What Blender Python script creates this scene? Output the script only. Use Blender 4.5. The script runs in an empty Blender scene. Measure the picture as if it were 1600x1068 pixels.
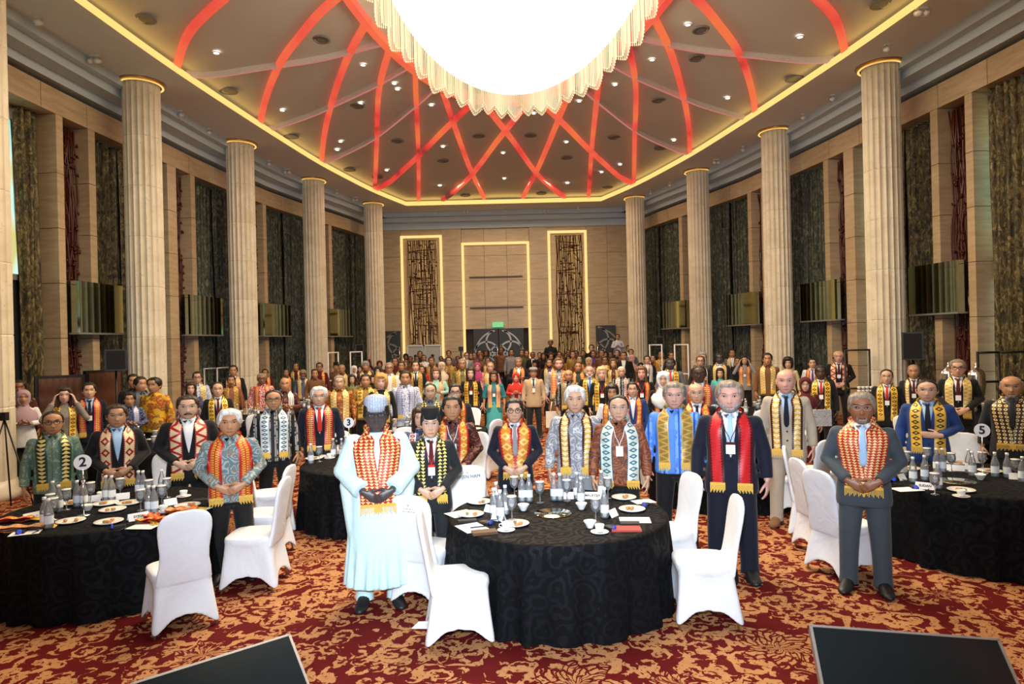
import bpy, bmesh, math, random
import numpy as np
from mathutils import Vector, Matrix
from mathutils.bvhtree import BVHTree
random.seed(7)
C = bpy.context.scene.collection
SC = bpy.context.scene
PI = math.pi
# ------------------------------------------------------------------ camera, world, lights, exposure
FPX = 1040.0; ROLL = math.radians(1.35); HC = 2.3
cam = bpy.data.objects.new('camera', bpy.data.cameras.new('camera'))
cam.data.sensor_fit = 'HORIZONTAL'; cam.data.sensor_width = 36.0; cam.data.lens = FPX/1600*36
cam.data.clip_start = .05; cam.data.clip_end = 200
cam.location = (0, 0, HC)
cam.rotation_euler = (Matrix.Rotation(PI/2, 3, 'X') @ Matrix.Rotation(-ROLL, 3, 'Z')).to_euler()
C.objects.link(cam); SC.camera = cam
SC.view_settings.view_transform = 'Standard'; SC.view_settings.look = 'None'
SC.view_settings.exposure = 0.0; SC.view_settings.gamma = 1.0
SC.view_settings.use_curve_mapping = False
SC.cycles.use_denoising = True
SC.cycles.max_bounces = 5; SC.cycles.diffuse_bounces = 3; SC.cycles.glossy_bounces = 3
SC.cycles.transmission_bounces = 3; SC.cycles.transparent_max_bounces = 24
SC.cycles.caustics_reflective = False; SC.cycles.caustics_refractive = False
SC.cycles.sample_clamp_indirect = 4.0
wd = bpy.data.worlds.new('world'); SC.world = wd; wd.use_nodes = True
wd.node_tree.nodes['Background'].inputs[0].default_value = (.30, .36, .5, 1)
wd.node_tree.nodes['Background'].inputs[1].default_value = .15

def hall(X, D, z=0.0):
    return Vector((X + .484 - .024*D, D, z))

def light(name, kind, loc, energy, color, **kw):
    l = bpy.data.lights.new(name, kind); l.energy = energy; l.color = color
    for k, v in kw.items(): setattr(l, k, v)
    o = bpy.data.objects.new(name, l); o.location = loc; C.objects.link(o); return o

def aim(o, target):
    o.rotation_euler = (Vector(target) - o.location).to_track_quat('-Z', 'Y').to_euler()

# photographer's flash just above the camera
fl = light('flash_light', 'SPOT', (-.05, -.15, 2.75), 2700, (.76, .87, 1.0), spot_size=math.radians(82), spot_blend=.9, shadow_soft_size=.16)
aim(fl, (.1, 9, 2.2))
# light of the big chandelier
ch = light('chandelier_light', 'AREA', hall(0, 11.5, 8.34), 1050, (1.0, .77, .50), shape='ELLIPSE', size=4.2, size_y=11.0)
# downlights of the ceiling field over the tables, as two warm areas in line with the cove
for sx in (-1, 1):
    for D in (9.0, 17.0, 24.5):
        light('ceiling_light', 'AREA', hall(sx*(4.6 if D < 24 else 3.0), D, 8.6), 90, (1.0, .78, .52), shape='DISK', size=1.0)
# stage lights behind the camera
sl = light('stage_light', 'AREA', (0, -3.5, 6.2), 230, (.84, .92, 1.0), shape='RECTANGLE', size=5.0, size_y=.6)
aim(sl, (0, 8, .9))

for D_ in (27.5,):
    bl = light('back_fill_light', 'AREA', hall(0, D_, 8.9), 420, (1.0, .78, .50), shape='RECTANGLE', size=6.0, size_y=1.0)  # area lamp added for the far downlights, to brighten the back wall
def unroll(px, py):
    dx, dy = px-800, py-534; c, s = math.cos(ROLL), math.sin(ROLL)
    return (c*dx - s*dy)/FPX, -(s*dx + c*dy)/FPX
def atz(px, py, z):      # point seen at a pixel that lies at height z
    a, b = unroll(px, py); D = (z-HC)/b
    return Vector((a*D, D, z))
def atd(px, py, D):      # point seen at a pixel at distance D
    a, b = unroll(px, py)
    return Vector((a*D, D, HC + b*D))

# ------------------------------------------------------------------ tags and linking
def thing(name, label, cat, loc=(0, 0, 0), rz=0.0, group=None, kind=None):
    o = bpy.data.objects.new(name, None); o.location = loc; o.rotation_euler = (0, 0, rz); o.empty_display_size = .1
    C.objects.link(o)
    if label: o['label'] = label
    if cat: o['category'] = cat
    if group: o['group'] = group
    if kind: o['kind'] = kind
    return o
def tag(o, label, cat, group=None, kind=None):
    if label: o['label'] = label
    if cat: o['category'] = cat
    if group: o['group'] = group
    if kind: o['kind'] = kind
    return o
def put(name, me, parent=None, mats=None, loc=None, rz=None):
    o = bpy.data.objects.new(name, me); C.objects.link(o)
    if parent is not None: o.parent = parent
    if loc is not None: o.location = loc
    if rz is not None: o.rotation_euler = (0, 0, rz)
    if mats:
        for i, m in enumerate(mats):
            if i < len(o.material_slots):
                o.material_slots[i].link = 'OBJECT'; o.material_slots[i].material = m
    return o
def copy_tree(o, parent=None, loc=None, rz=None, label=None):
    c = o.copy(); C.objects.link(c); c.parent = parent
    if loc is not None: c.location = loc
    if rz is not None: c.rotation_euler = (0, 0, rz)
    if label: c['label'] = label
    for k in KIDS.get(o.name, ()): copy_tree(k, c)
    return c
KIDS = {}
def kid(parent, o):
    KIDS.setdefault(parent.name, []).append(o); return o

# ------------------------------------------------------------------ mesh builder
class MB:
    def __init__(s): s.v = []; s.f = []; s.m = []; s.uv = []; s.useuv = False
    def add(s, V, F, m=0, UV=None):
        n = len(s.v); s.v.extend([tuple(p) for p in V]); 
        for i, f in enumerate(F):
            s.f.append(tuple(n+k for k in f)); s.m.append(m)
            s.uv.append([UV[k] for k in f] if UV is not None else None)
        if UV is not None: s.useuv = True
        return s
    def box(s, x0, x1, y0, y1, z0, z1, m=0, M=None):
        V = [Vector((x, y, z)) for z in (z0, z1) for y in (y0, y1) for x in (x0, x1)]
        if M is not None: V = [M @ p for p in V]
        return s.add(V, [(0, 2, 3, 1), (4, 5, 7, 6), (0, 1, 5, 4), (2, 6, 7, 3), (0, 4, 6, 2), (1, 3, 7, 5)], m)
    def prism(s, P, z0, z1, m=0):
        n = len(P)
        a = sum(P[i][0]*P[(i+1) % n][1]-P[(i+1) % n][0]*P[i][1] for i in range(n))
        if a < 0: P = P[::-1]
        V = [(p[0], p[1], z0) for p in P]+[(p[0], p[1], z1) for p in P]
        F = [tuple(range(n-1, -1, -1)), tuple(range(n, 2*n))]+[(i, (i+1) % n, n+(i+1) % n, n+i) for i in range(n)]
        return s.add(V, F, m)
    def rings(s, R, m=0, cap=True, closed=False):     # list of equally long vertex rings
        n = len(R[0]); V = [p for r in R for p in r]; F = []
        for i in range(len(R)-1+(1 if closed else 0)):
            a = i*n; b = ((i+1) % len(R))*n
            for k in range(n): F.append((a+k, a+(k+1) % n, b+(k+1) % n, b+k))
        if cap and not closed: F += [tuple(range(n-1, -1, -1)), tuple((len(R)-1)*n+k for k in range(n))]
        return s.add(V, F, m)
    def lathe(s, prof, seg=20, m=0, c=(0, 0, 0), sy=1.0, cap=True):
        R = [[(c[0]+r*math.cos(2*PI*k/seg), c[1]+r*sy*math.sin(2*PI*k/seg), c[2]+z) for k in range(seg)] for r, z in prof]
        return s.rings(R, m, cap)
    def tube(s, pts, rad, seg=10, m=0, ref=None, closed=False, cap=True):
        pts = [Vector(p) for p in pts]; n = len(pts); R = []
        up = Vector(ref) if ref is not None else None; prev = None
        for i in range(n):
            if closed: t = pts[(i+1) % n]-pts[i-1]
            else: t = pts[min(i+1, n-1)]-pts[max(i-1, 0)]
            t.normalize()
            if up is not None: a = up - t*up.dot(t)
            elif prev is None:
                a = Vector((0, 0, 1)) if abs(t.z) < .9 else Vector((1, 0, 0)); a = a - t*a.dot(t)
            else: a = prev - t*prev.dot(t)
            a.normalize(); prev = a; b = t.cross(a)
            r = rad[i] if isinstance(rad, (list, tuple)) and not (isinstance(rad, tuple) and len(rad) == 2 and not isinstance(rad[0], (list, tuple)) and n != 2) else rad
            ra, rb = r if isinstance(r, (tuple, list)) else (r, r)
            R.append([pts[i]+a*(ra*math.cos(2*PI*k/seg))+b*(rb*math.sin(2*PI*k/seg)) for k in range(seg)])
        return s.rings(R, m, cap, closed)
    def ball(s, c, r, seg=12, m=0, rings=8):
        r = r if isinstance(r, (tuple, list)) else (r, r, r)
        R = []
        for i in range(1, rings):
            t = PI*i/rings
            R.append([(c[0]+r[0]*math.sin(t)*math.cos(2*PI*k/seg), c[1]+r[1]*math.sin(t)*math.sin(2*PI*k/seg), c[2]-r[2]*math.cos(t)) for k in range(seg)])
        return s.rings(R, m)
    def caps(s, a, b, ra, rb, seg=10, m=0):       # tapered capsule
        a = Vector(a); b = Vector(b); t = (b-a).normalized()
        P = [a-t*ra*.9, a-t*ra*.55, a, b, b+t*rb*.55, b+t*rb*.9]
        return s.tube(P, [ra*.35, ra*.8, ra, rb, rb*.8, rb*.35], seg, m)
    def mesh(s, name, mats=(), smooth=True):
        me = bpy.data.meshes.new(name); me.from_pydata(s.v, [], s.f)
        for x in mats: me.materials.append(x)
        me.polygons.foreach_set('material_index', s.m)
        me.polygons.foreach_set('use_smooth', [smooth]*len(s.f))
        if s.useuv:
            L = me.uv_layers.new(name='UVMap'); buf = []
            for f, u in zip(s.f, s.uv):
                for k in range(len(f)): buf += list(u[k]) if u else [0, 0]
            L.data.foreach_set('uv', buf)
        me.update(); return me
def smooth_by_angle(me, deg=35):
    bm = bmesh.new(); bm.from_mesh(me); bmesh.ops.recalc_face_normals(bm, faces=bm.faces)
    for e in bm.edges:
        e.smooth = len(e.link_faces) != 2 or e.calc_face_angle(0) < math.radians(deg)
    bm.to_mesh(me); bm.free(); return me
def baked(mb, name, voxel, tris, mats, smooth=3, sub=0):
    """union of closed shapes: voxel remesh, relax, thin out"""
    me0 = mb.mesh('tmp'); o = bpy.data.objects.new('tmp', me0); C.objects.link(o)
    r = o.modifiers.new('r', 'REMESH'); r.mode = 'VOXEL'; r.voxel_size = voxel; r.use_smooth_shade = True
    if smooth:
        q = o.modifiers.new('s', 'SMOOTH'); q.factor = .5; q.iterations = smooth
    out = []
    dg = bpy.context.evaluated_depsgraph_get(); dg.update()
    n = len(o.evaluated_get(dg).data.loop_triangles) or 1
    ev = o.evaluated_get(dg).data; ev.calc_loop_triangles(); n = max(1, len(ev.loop_triangles))
    d = o.modifiers.new('d', 'DECIMATE')
    for T in (tris if isinstance(tris, (tuple, list)) else (tris,)):
        d.ratio = min(1.0, T/n)
        dg.update(); dg = bpy.context.evaluated_depsgraph_get()
        me = bpy.data.meshes.new_from_object(o.evaluated_get(dg)); me.name = name
        me.materials.clear()
        for x in mats: me.materials.append(x)
        me.polygons.foreach_set('use_smooth', [True]*len(me.polygons)); me.update()
        out.append(me)
    bpy.data.objects.remove(o); bpy.data.meshes.remove(me0)
    return out if isinstance(tris, (tuple, list)) else out[0]
def text_mesh(txt, size, mat, depth=.001, align='CENTER', bold=0.0):
    cu = bpy.data.curves.new('t', 'FONT'); cu.body = txt; cu.size = size; cu.extrude = depth; cu.align_x = align; cu.align_y = 'CENTER'; cu.offset = bold
    o = bpy.data.objects.new('t', cu); C.objects.link(o)
    dg = bpy.context.evaluated_depsgraph_get(); dg.update()
    me = bpy.data.meshes.new_from_object(o.evaluated_get(dg)); me.name = 'lettering'
    bpy.data.objects.remove(o); me.materials.clear(); me.materials.append(mat)
    return me
# ------------------------------------------------------------------ materials
class NT:
    def __init__(s, name):
        s.mat = bpy.data.materials.new(name); s.mat.use_nodes = True; s.t = s.mat.node_tree; s.t.nodes.clear()
        s.out = s.t.nodes.new('ShaderNodeOutputMaterial')
        s.b = s.t.nodes.new('ShaderNodeBsdfPrincipled'); s.t.links.new(s.b.outputs[0], s.out.inputs[0])
        s.tc = None
    def coord(s, k='Object'):
        if s.tc is None: s.tc = s.t.nodes.new('ShaderNodeTexCoord')
        return s.tc.outputs[k]
    def inp(s, sock, v):
        if v is None: return
        if isinstance(v, bpy.types.NodeSocket): s.t.links.new(v, sock)
        elif isinstance(v, (tuple, list)):
            sock.default_value = tuple(v)+(1,) if len(v) == 3 and len(sock.default_value) == 4 else tuple(v)
        else: sock.default_value = v
    def m(s, op, a, b=None, c=None, clamp=False):
        n = s.t.nodes.new('ShaderNodeMath'); n.operation = op; n.use_clamp = clamp
        s.inp(n.inputs[0], a); s.inp(n.inputs[1], b); s.inp(n.inputs[2], c); return n.outputs[0]
    def vm(s, op, a, b=None, sc=None):
        n = s.t.nodes.new('ShaderNodeVectorMath'); n.operation = op
        s.inp(n.inputs[0], a); s.inp(n.inputs[1], b)
        if sc is not None: s.inp(n.inputs['Scale'], sc)
        return n.outputs['Value'] if op in ('LENGTH', 'DOT_PRODUCT', 'DISTANCE') else n.outputs[0]
    def xyz(s, v):
        n = s.t.nodes.new('ShaderNodeSeparateXYZ'); s.inp(n.inputs[0], v); return n.outputs
    def comb(s, x, y, z):
        n = s.t.nodes.new('ShaderNodeCombineXYZ'); s.inp(n.inputs[0], x); s.inp(n.inputs[1], y); s.inp(n.inputs[2], z); return n.outputs[0]
    def noise(s, v, scale, detail=3, rough=.5, dist=0.0, out=0):
        n = s.t.nodes.new('ShaderNodeTexNoise'); s.inp(n.inputs['Vector'], v); n.inputs['Scale'].default_value = scale
        n.inputs['Detail'].default_value = detail; n.inputs['Roughness'].default_value = rough; n.inputs['Distortion'].default_value = dist
        return n.outputs[out]
    def vor(s, v, scale, feat='F1', rnd=1.0, out='Distance'):
        n = s.t.nodes.new('ShaderNodeTexVoronoi'); n.feature = feat; s.inp(n.inputs['Vector'], v); n.inputs['Scale'].default_value = scale
        n.inputs['Randomness'].default_value = rnd; return n.outputs[out]
    def wave(s, v, scale, dist, detail=2, typ='BANDS', d='X'):
        n = s.t.nodes.new('ShaderNodeTexWave'); n.wave_type = typ
        if typ == 'BANDS': n.bands_direction = d
        s.inp(n.inputs['Vector'], v); n.inputs['Scale'].default_value = scale; n.inputs['Distortion'].default_value = dist; n.inputs['Detail'].default_value = detail
        return n.outputs['Fac']
    def mix(s, f, a, b):
        n = s.t.nodes.new('ShaderNodeMix'); n.data_type = 'RGBA'; s.inp(n.inputs[0], f); s.inp(n.inputs[6], a); s.inp(n.inputs[7], b); return n.outputs[2]
    def ramp(s, f, stops, const=False):
        n = s.t.nodes.new('ShaderNodeValToRGB'); s.inp(n.inputs[0], f); r = n.color_ramp
        if const: r.interpolation = 'CONSTANT'
        while len(r.elements) < len(stops): r.elements.new(.5)
        for e, (p, c) in zip(r.elements, stops): e.position = p; e.color = tuple(c)+(1,)
        return n.outputs[0]
    def bump(s, h, strength=.3, dist=.01):
        n = s.t.nodes.new('ShaderNodeBump'); n.inputs['Strength'].default_value = strength; n.inputs['Distance'].default_value = dist
        s.inp(n.inputs['Height'], h); s.t.links.new(n.outputs[0], s.b.inputs['Normal'])
    def fin(s, col=None, rough=None, metal=None, spec=None):
        s.inp(s.b.inputs['Base Color'], col); s.inp(s.b.inputs['Roughness'], rough); s.inp(s.b.inputs['Metallic'], metal)
        s.inp(s.b.inputs['Specular IOR Level'], spec); return s.mat
def plain(name, col, rough=.6, metal=0.0, spec=.4, var=.12, scale=14):
    n = NT(name); f = n.noise(n.coord(), scale, 3)
    c2 = tuple(max(0, c*(1-var)) for c in col); c1 = tuple(min(1, c*(1+var)) for c in col)
    return n.fin(n.mix(f, c2, c1), rough, metal, spec)
def glow(name, col, strength, sample=False):
    n = NT(name); n.inp(n.b.inputs['Base Color'], (0.02, .02, .02)); n.inp(n.b.inputs['Emission Color'], col); n.b.inputs['Emission Strength'].default_value = strength
    if not sample: n.mat.cycles.emission_sampling = 'NONE'
    return n.mat
def cloth(name, col, rough=.8, weave=260, sheen=.3, var=.08):
    n = NT(name); P = n.coord(); f = n.noise(P, 9, 4); w = n.noise(P, weave, 1)
    c = n.mix(f, tuple(c*(1-var) for c in col), tuple(min(1, c*(1+var)) for c in col))
    c = n.mix(n.m('MULTIPLY', w, .25), c, tuple(x*.6 for x in col))
    n.b.inputs['Sheen Weight'].default_value = sheen*.4
    n.bump(n.noise(P, 5.5, 3, .55, .8), .35, .03)
    return n.fin(c, rough, 0, .25)
def batik(name, base, fig, acc, scale=16, style=0):
    n = NT(name); P = n.coord()
    if style == 0:      # scrolls and blossoms
        w = n.vm('ADD', P, n.vm('SCALE', n.noise(P, scale*.35, 2, out=1), sc=.12))
        a = n.m('GREATER_THAN', n.m('SINE', n.m('MULTIPLY', n.vor(w, scale*.55), 26)), .35)
        b = n.m('GREATER_THAN', n.noise(P, scale*.5, 3, .6, 1.5), .56)
        c = n.mix(a, base, fig); c = n.mix(n.m('MULTIPLY', b, n.m('GREATER_THAN', n.noise(P, scale*2.2, 1), .45)), c, acc)
    elif style == 1:    # fine all-over speckle
        a = n.noise(P, scale*2.2, 4, .7, 2.0)
        c = n.ramp(a, [(.40, base), (.50, fig), (.62, acc)])
    elif style == 2:    # vertical stripes of motifs
        x = n.xyz(P)
        st = n.m('GREATER_THAN', n.m('SINE', n.m('MULTIPLY', x[0], scale*5)), .1)
        a = n.m('GREATER_THAN', n.vor(P, scale*1.6), .42)
        c = n.mix(n.m('MULTIPLY', st, a), base, fig)
        c = n.mix(n.m('GREATER_THAN', n.m('SINE', n.m('MULTIPLY', x[0], scale*5)), .92), c, acc)
    else:               # big patches of leaves
        a = n.vor(n.vm('ADD', P, n.vm('SCALE', n.noise(P, 7, 2, out=1), sc=.2)), scale*.4, out='Color')
        g = n.xyz(a)
        c = n.mix(n.m('GREATER_THAN', g[0], .5), base, fig); c = n.mix(n.m('GREATER_THAN', g[1], .72), c, acc)
        c = n.mix(n.m('GREATER_THAN', n.noise(P, scale*1.8, 3, .7, 1.5), .56), c, base)
    n.bump(n.noise(P, 5.5, 3, .55, .8), .3, .03)
    return n.fin(c, .6, 0, .35)
def scarf(name, base, fig, edge, cols=1, k=1.0, kind='zig', border=.12, border2=None):
    """woven border scarf: u across, v along in scarf widths"""
    n = NT(name); uv = n.xyz(n.coord('UV')); u, v = uv[0], uv[1]
    e = n.m('ABSOLUTE', n.m('SUBTRACT', u, .5))
    uu = n.m('MULTIPLY', u, float(cols)); fu = n.m('ABSOLUTE', n.m('SUBTRACT', n.m('MULTIPLY', n.m('FRACT', uu), 2), 1))
    vv = n.m('MULTIPLY', v, 1.45*(k*cols if cols > 1 else k))
    t = n.m('ABSOLUTE', n.m('SUBTRACT', n.m('MULTIPLY', n.m('FRACT', vv), 2), 1))
    if kind == 'zig':
        d = n.m('ABSOLUTE', n.m('SUBTRACT', t, n.m('FRACT', uu))); f = n.m('GREATER_THAN', n.m('ABSOLUTE', n.m('SUBTRACT', d, .02)), .2)
    elif kind == 'tri':
        f = n.m('GREATER_THAN', n.m('FRACT', vv), n.m('ADD', n.m('MULTIPLY', fu, .85), .18))
    elif kind == 'dia':
        s = n.m('ADD', fu, t); f = n.m('SUBTRACT', n.m('LESS_THAN', s, .78), n.m('LESS_THAN', s, .34))
    elif kind == 'ring':
        s = n.m('SQRT', n.m('ADD', n.m('POWER', fu, 2.0), n.m('POWER', t, 2.0))); f = n.m('LESS_THAN', n.m('ABSOLUTE', n.m('SUBTRACT', s, .5)), .2)
    else:
        f = n.m('GREATER_THAN', n.m('ADD', n.m('MULTIPLY', n.m('SINE', n.m('MULTIPLY', vv, 12.6)), .25), fu), .5)
    c = n.mix(f, base, fig)
    if cols > 1: c = n.mix(n.m('GREATER_THAN', fu, .84), c, edge)
    saw = n.m('MULTIPLY', n.m('ABSOLUTE', n.m('SUBTRACT', n.m('FRACT', n.m('MULTIPLY', v, 4.5)), .5)), .20)
    c = n.mix(n.m('GREATER_THAN', n.m('ADD', e, saw), .5-border+.05), c, edge)
    if border2: c = n.mix(n.m('GREATER_THAN', e, .5-border*.4), c, border2)
    n.bump(n.m('ADD', f, n.noise(n.coord('UV'), 30, 1)), .2, .003)
    return n.fin(c, .42, .12, .5)
def stone(name, a, b, vein=(.9, .1), rough=.35, sc=1.0, horiz=True):
    n = NT(name); P = n.coord('Object')
    oi = n.t.nodes.new('ShaderNodeObjectInfo')
    P2 = n.vm('ADD', P, n.vm('SCALE', n.comb(oi.outputs['Random'], oi.outputs['Random'], oi.outputs['Random']), sc=17.0))
    Q = n.vm('MULTIPLY', P2, (1.0*sc, 1.0*sc, (7.0 if horiz else 1.2)*sc))
    f = n.noise(Q, 1.6, 5, .62, .4); g = n.noise(Q, 9, 4, .7)
    c = n.mix(n.ramp(f, [(.3, (0, 0, 0)), (.7, (1, 1, 1))]), a, b)
    c = n.mix(n.m('MULTIPLY', n.m('GREATER_THAN', g, .62), .35), c, tuple(x*.55 for x in a))
    c = n.mix(n.m('MULTIPLY', oi.outputs['Random'], .22), c, tuple(x*.7 for x in a))
    n.bump(g, .08, .01)
    return n.fin(c, rough, 0, .45)
def glassy(name, col=(1, 1, 1), rough=.03, tr=.82):
    n = NT(name); n.t.nodes.remove(n.b)
    a = n.t.nodes.new('ShaderNodeBsdfTransparent'); a.inputs[0].default_value = tuple(c*.97 for c in col)+(1,)
    g = n.t.nodes.new('ShaderNodeBsdfGlossy'); g.inputs[1].default_value = rough
    d = n.t.nodes.new('ShaderNodeBsdfDiffuse'); d.inputs[0].default_value = tuple(col)+(1,)
    fr = n.t.nodes.new('ShaderNodeFresnel'); fr.inputs[0].default_value = 1.6
    m1 = n.t.nodes.new('ShaderNodeMixShader'); m2 = n.t.nodes.new('ShaderNodeMixShader')
    n.t.links.new(n.m('ADD', n.m('MULTIPLY', fr.outputs[0], 1.2), .03, clamp=True), m1.inputs[0]); n.t.links.new(a.outputs[0], m1.inputs[1]); n.t.links.new(g.outputs[0], m1.inputs[2])
    m2.inputs[0].default_value = 1-tr; n.t.links.new(m1.outputs[0], m2.inputs[1]); n.t.links.new(d.outputs[0], m2.inputs[2])
    n.t.links.new(m2.outputs[0], n.out.inputs[0]); return n.mat

def carpet_mat():
    n = NT('damask_carpet'); P = n.coord('Object')
    P = n.vm('MULTIPLY', P, (1, 1, 0))
    Pd = n.vm('ADD', P, n.vm('SCALE', n.vm('SUBTRACT', n.noise(P, 2.2, 2, .5, out=1), (.5, .5, .5)), sc=.22))
    Pd = n.vm('ADD', Pd, n.vm('SCALE', n.vm('SUBTRACT', n.noise(P, 15, 2, .5, out=1), (.5, .5, .5)), sc=.05))
    def cell(scale, rnd_, off):
        v = n.t.nodes.new('ShaderNodeTexVoronoi'); v.inputs['Scale'].default_value = scale; v.inputs['Randomness'].default_value = rnd_
        Q = n.vm('ADD', Pd, (off, off*.6, 0)); n.inp(v.inputs['Vector'], Q); L = n.vm('SUBTRACT', Q, v.outputs['Position'])
        x = n.xyz(L); ph = n.m('MULTIPLY', n.xyz(v.outputs['Color'])[0], 6.28)
        return n.m('ARCTAN2', x[1], x[0]), n.vm('LENGTH', L), ph
    def AND(a, b): return n.m('MULTIPLY', a, b)
    ang, r, ph = cell(1.25, .65, 0.0)
    w = n.m('ADD', n.m('MULTIPLY', ang, 7.0), n.m('ADD', ph, n.m('MULTIPLY', r, 9.0)))
    lobe = n.m('COSINE', w)
    inside = n.m('LESS_THAN', r, n.m('ADD', .265, n.m('MULTIPLY', lobe, .055)))
    vein = n.m('GREATER_THAN', n.m('SINE', n.m('ADD', n.m('MULTIPLY', w, 3.0), n.m('MULTIPLY', r, 40.0))), -.62)
    ringm = n.m('GREATER_THAN', n.m('SINE', n.m('ADD', n.m('MULTIPLY', r, 58.0), n.m('MULTIPLY', lobe, 2.2))), -.72)
    palm = AND(inside, AND(vein, ringm)); outside = n.m('GREATER_THAN', r, n.m('ADD', .285, n.m('MULTIPLY', lobe, .055)))
    def scroll(scale, off, freq, lim, th):
        a2, r2, p2 = cell(scale, .85, off)
        s_ = n.m('SINE', n.m('ADD', a2, n.m('ADD', p2, n.m('MULTIPLY', r2, freq))))
        leaf = n.m('MULTIPLY', n.m('SINE', n.m('ADD', n.m('MULTIPLY', a2, 9.0), n.m('MULTIPLY', r2, 30.0))), .35)
        return AND(n.m('GREATER_THAN', n.m('ADD', s_, leaf), th), n.m('LESS_THAN', r2, lim))
    sc1 = scroll(3.1, 2.7, 44.0, .20, .20); sc2 = scroll(6.3, 7.9, 80.0, .09, .18)
    pat = n.m('MAXIMUM', palm, AND(outside, n.m('MAXIMUM', sc1, sc2)))
    brk = n.m('GREATER_THAN', n.noise(P, 30, 2, .6), .38)
    pat = n.m('MULTIPLY', pat, brk)
    tone = n.noise(P, 9, 3)
    gold = n.mix(tone, (.34, .15, .055), (.52, .27, .12))
    red = n.mix(tone, (.075, .003, .004), (.125, .006, .006))
    c = n.mix(pat, red, gold)
    n.bump(n.m('ADD', pat, n.noise(P, 240, 1)), .25, .004)
    return n.fin(c, .9, 0, .12)

M = {}
M['carpet'] = carpet_mat()
M['stone'] = stone('travertine', (.40, .29, .17), (.56, .43, .28))
M['column'] = stone('column_limestone', (.62, .54, .40), (.80, .73, .58), horiz=False)
M['joint'] = plain('dark_joint', (.07, .05, .035))
M['ceiling'] = plain('ceiling_paint', (.62, .60, .52), .9, var=.03, scale=2)
M['soffit'] = plain('soffit_paint', (.72, .74, .74), .9, var=.03, scale=2)
M['cornice'] = plain('cornice_paint', (.55, .64, .70), .8, var=.04, scale=2)
M['gold_glow'] = glow('cove_glow', (1.0, .62, .18), 1.25, True)
M['gold_line'] = glow('frame_glow', (1.0, .64, .22), 1.25)
def rib_glow():
    n = NT('red_cove_glow'); P = n.coord(); f = n.noise(P, .55, 2, .5)
    c = n.ramp(f, [(.30, (.10, .03, .03)), (.38, (.85, .05, .04)), (.52, (1.0, .13, .07)), (.66, (1.0, .20, .06))])  # dark shadow spots and the glow gradient are painted into the emission colour
    n.inp(n.b.inputs['Emission Color'], c); n.b.inputs['Emission Strength'].default_value = .8; n.mat.cycles.emission_sampling = 'NONE'
    return n.fin((.2, .05, .04), .7)
M['red_glow'] = rib_glow()
M['pink_glow'] = glow('pink_cove_glow', (.9, .30, .26), .55)
M['rib_white'] = plain('rib_plaster', (.62, .55, .48), .8)
M['crystal'] = glow('lit_crystal', (1.0, .80, .46), 1.15)
M['crystal_hot'] = glow('lit_crystal_core', (1.0, .86, .62), 5.0, True)
M['brass'] = plain('brass', (.75, .5, .2), .3, 1.0)
M['chrome'] = plain('chrome', (.8, .8, .82), .15, 1.0, var=.02)
M['steel'] = plain('painted_steel', (.35, .35, .36), .4, .6)
M['white_metal'] = plain('white_metal', (.78, .78, .76), .4)
M['black'] = plain('black_plastic', (.012, .012, .014), .45)
M['black_matte'] = plain('black_felt', (.010, .010, .012), .95)
M['grey_case'] = plain('grey_case', (.42, .42, .42), .5)
M['dark_wood'] = plain('dark_carved_wood', (.085, .018, .010), .35, var=.4, scale=30)
M['olive_glow'] = glow('screen_backlight', (1.0, .60, .20), .38)
M['downlight'] = glow('downlight_glow', (1.0, .95, .85), 6.0)
M['vent'] = plain('vent_grille', (.22, .21, .19), .7)
M['white_paint'] = plain('white_fitting', (.8, .8, .78), .5)
M['mirror'] = plain('mirror_glass', (.30, .34, .24), .06, 1.0, var=.02)
M['leather'] = plain('brown_leather', (.085, .028, .012), .45, var=.25)
M['door'] = plain('charcoal_door', (.035, .042, .05), .5)
M['door_inlay'] = plain('door_inlay', (.30, .27, .24), .35, .4)
def curtain_mat(name, a, b):
    n = NT(name); P = n.coord()
    q = n.vm('MULTIPLY', P, (1, 1, .45))
    f = n.noise(q, 11, 5, .75, 1.2)
    s = n.m('GREATER_THAN', n.noise(n.vm('MULTIPLY', P, (30, 30, 3)), 1.0, 2), .54)
    c = n.ramp(f, [(.40, (.006, .006, .003)), (.52, a), (.64, b)])
    c = n.mix(n.m('MULTIPLY', s, .5), c, tuple(x*.4 for x in a))
    return n.fin(c, .55, .1, .4)
M['curtain'] = curtain_mat('olive_curtain', (.10, .075, .025), (.30, .24, .10))
M['curtain_green'] = curtain_mat('green_curtain', (.045, .05, .03), (.17, .19, .12))
def window_mat():
    n = NT('stained_window'); P = n.coord(); x = n.xyz(P)
    f = n.noise(n.vm('MULTIPLY', P, (1, 1, .55)), 1.1, 1)
    c = n.ramp(f, [(.38, (.30, .85, .70)), (.5, (.72, 1.0, .9)), (.58, (.75, .68, .18)), (.68, (.35, .75, .6))])
    n.inp(n.b.inputs['Emission Color'], c); n.b.inputs['Emission Strength'].default_value = 1.0; n.mat.cycles.emission_sampling = 'NONE'
    return n.fin((.05, .05, .05), .2)
M['window'] = window_mat()
M['daylight'] = glow('daylight_pane', (.86, 1.0, .92), 1.5)
def tablecloth_mat(name, dk, lt):
    n = NT(name); P = n.coord()
    w = n.vm('ADD', P, n.vm('SCALE', n.noise(P, 5, 2, out=1), sc=.16))
    f = n.m('GREATER_THAN', n.m('SINE', n.m('MULTIPLY', n.vor(w, 6.5), 18)), .2)
    g = n.noise(P, 170, 1)
    c = n.mix(n.m('MULTIPLY', f, g), dk, lt)
    n.bump(n.noise(n.vm('MULTIPLY', P, (1, 1, .25)), 16, 2), .3, .02)
    return n.fin(c, n.m('ADD', n.m('MULTIPLY', f, -.16), .80), 0, .12)
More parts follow.
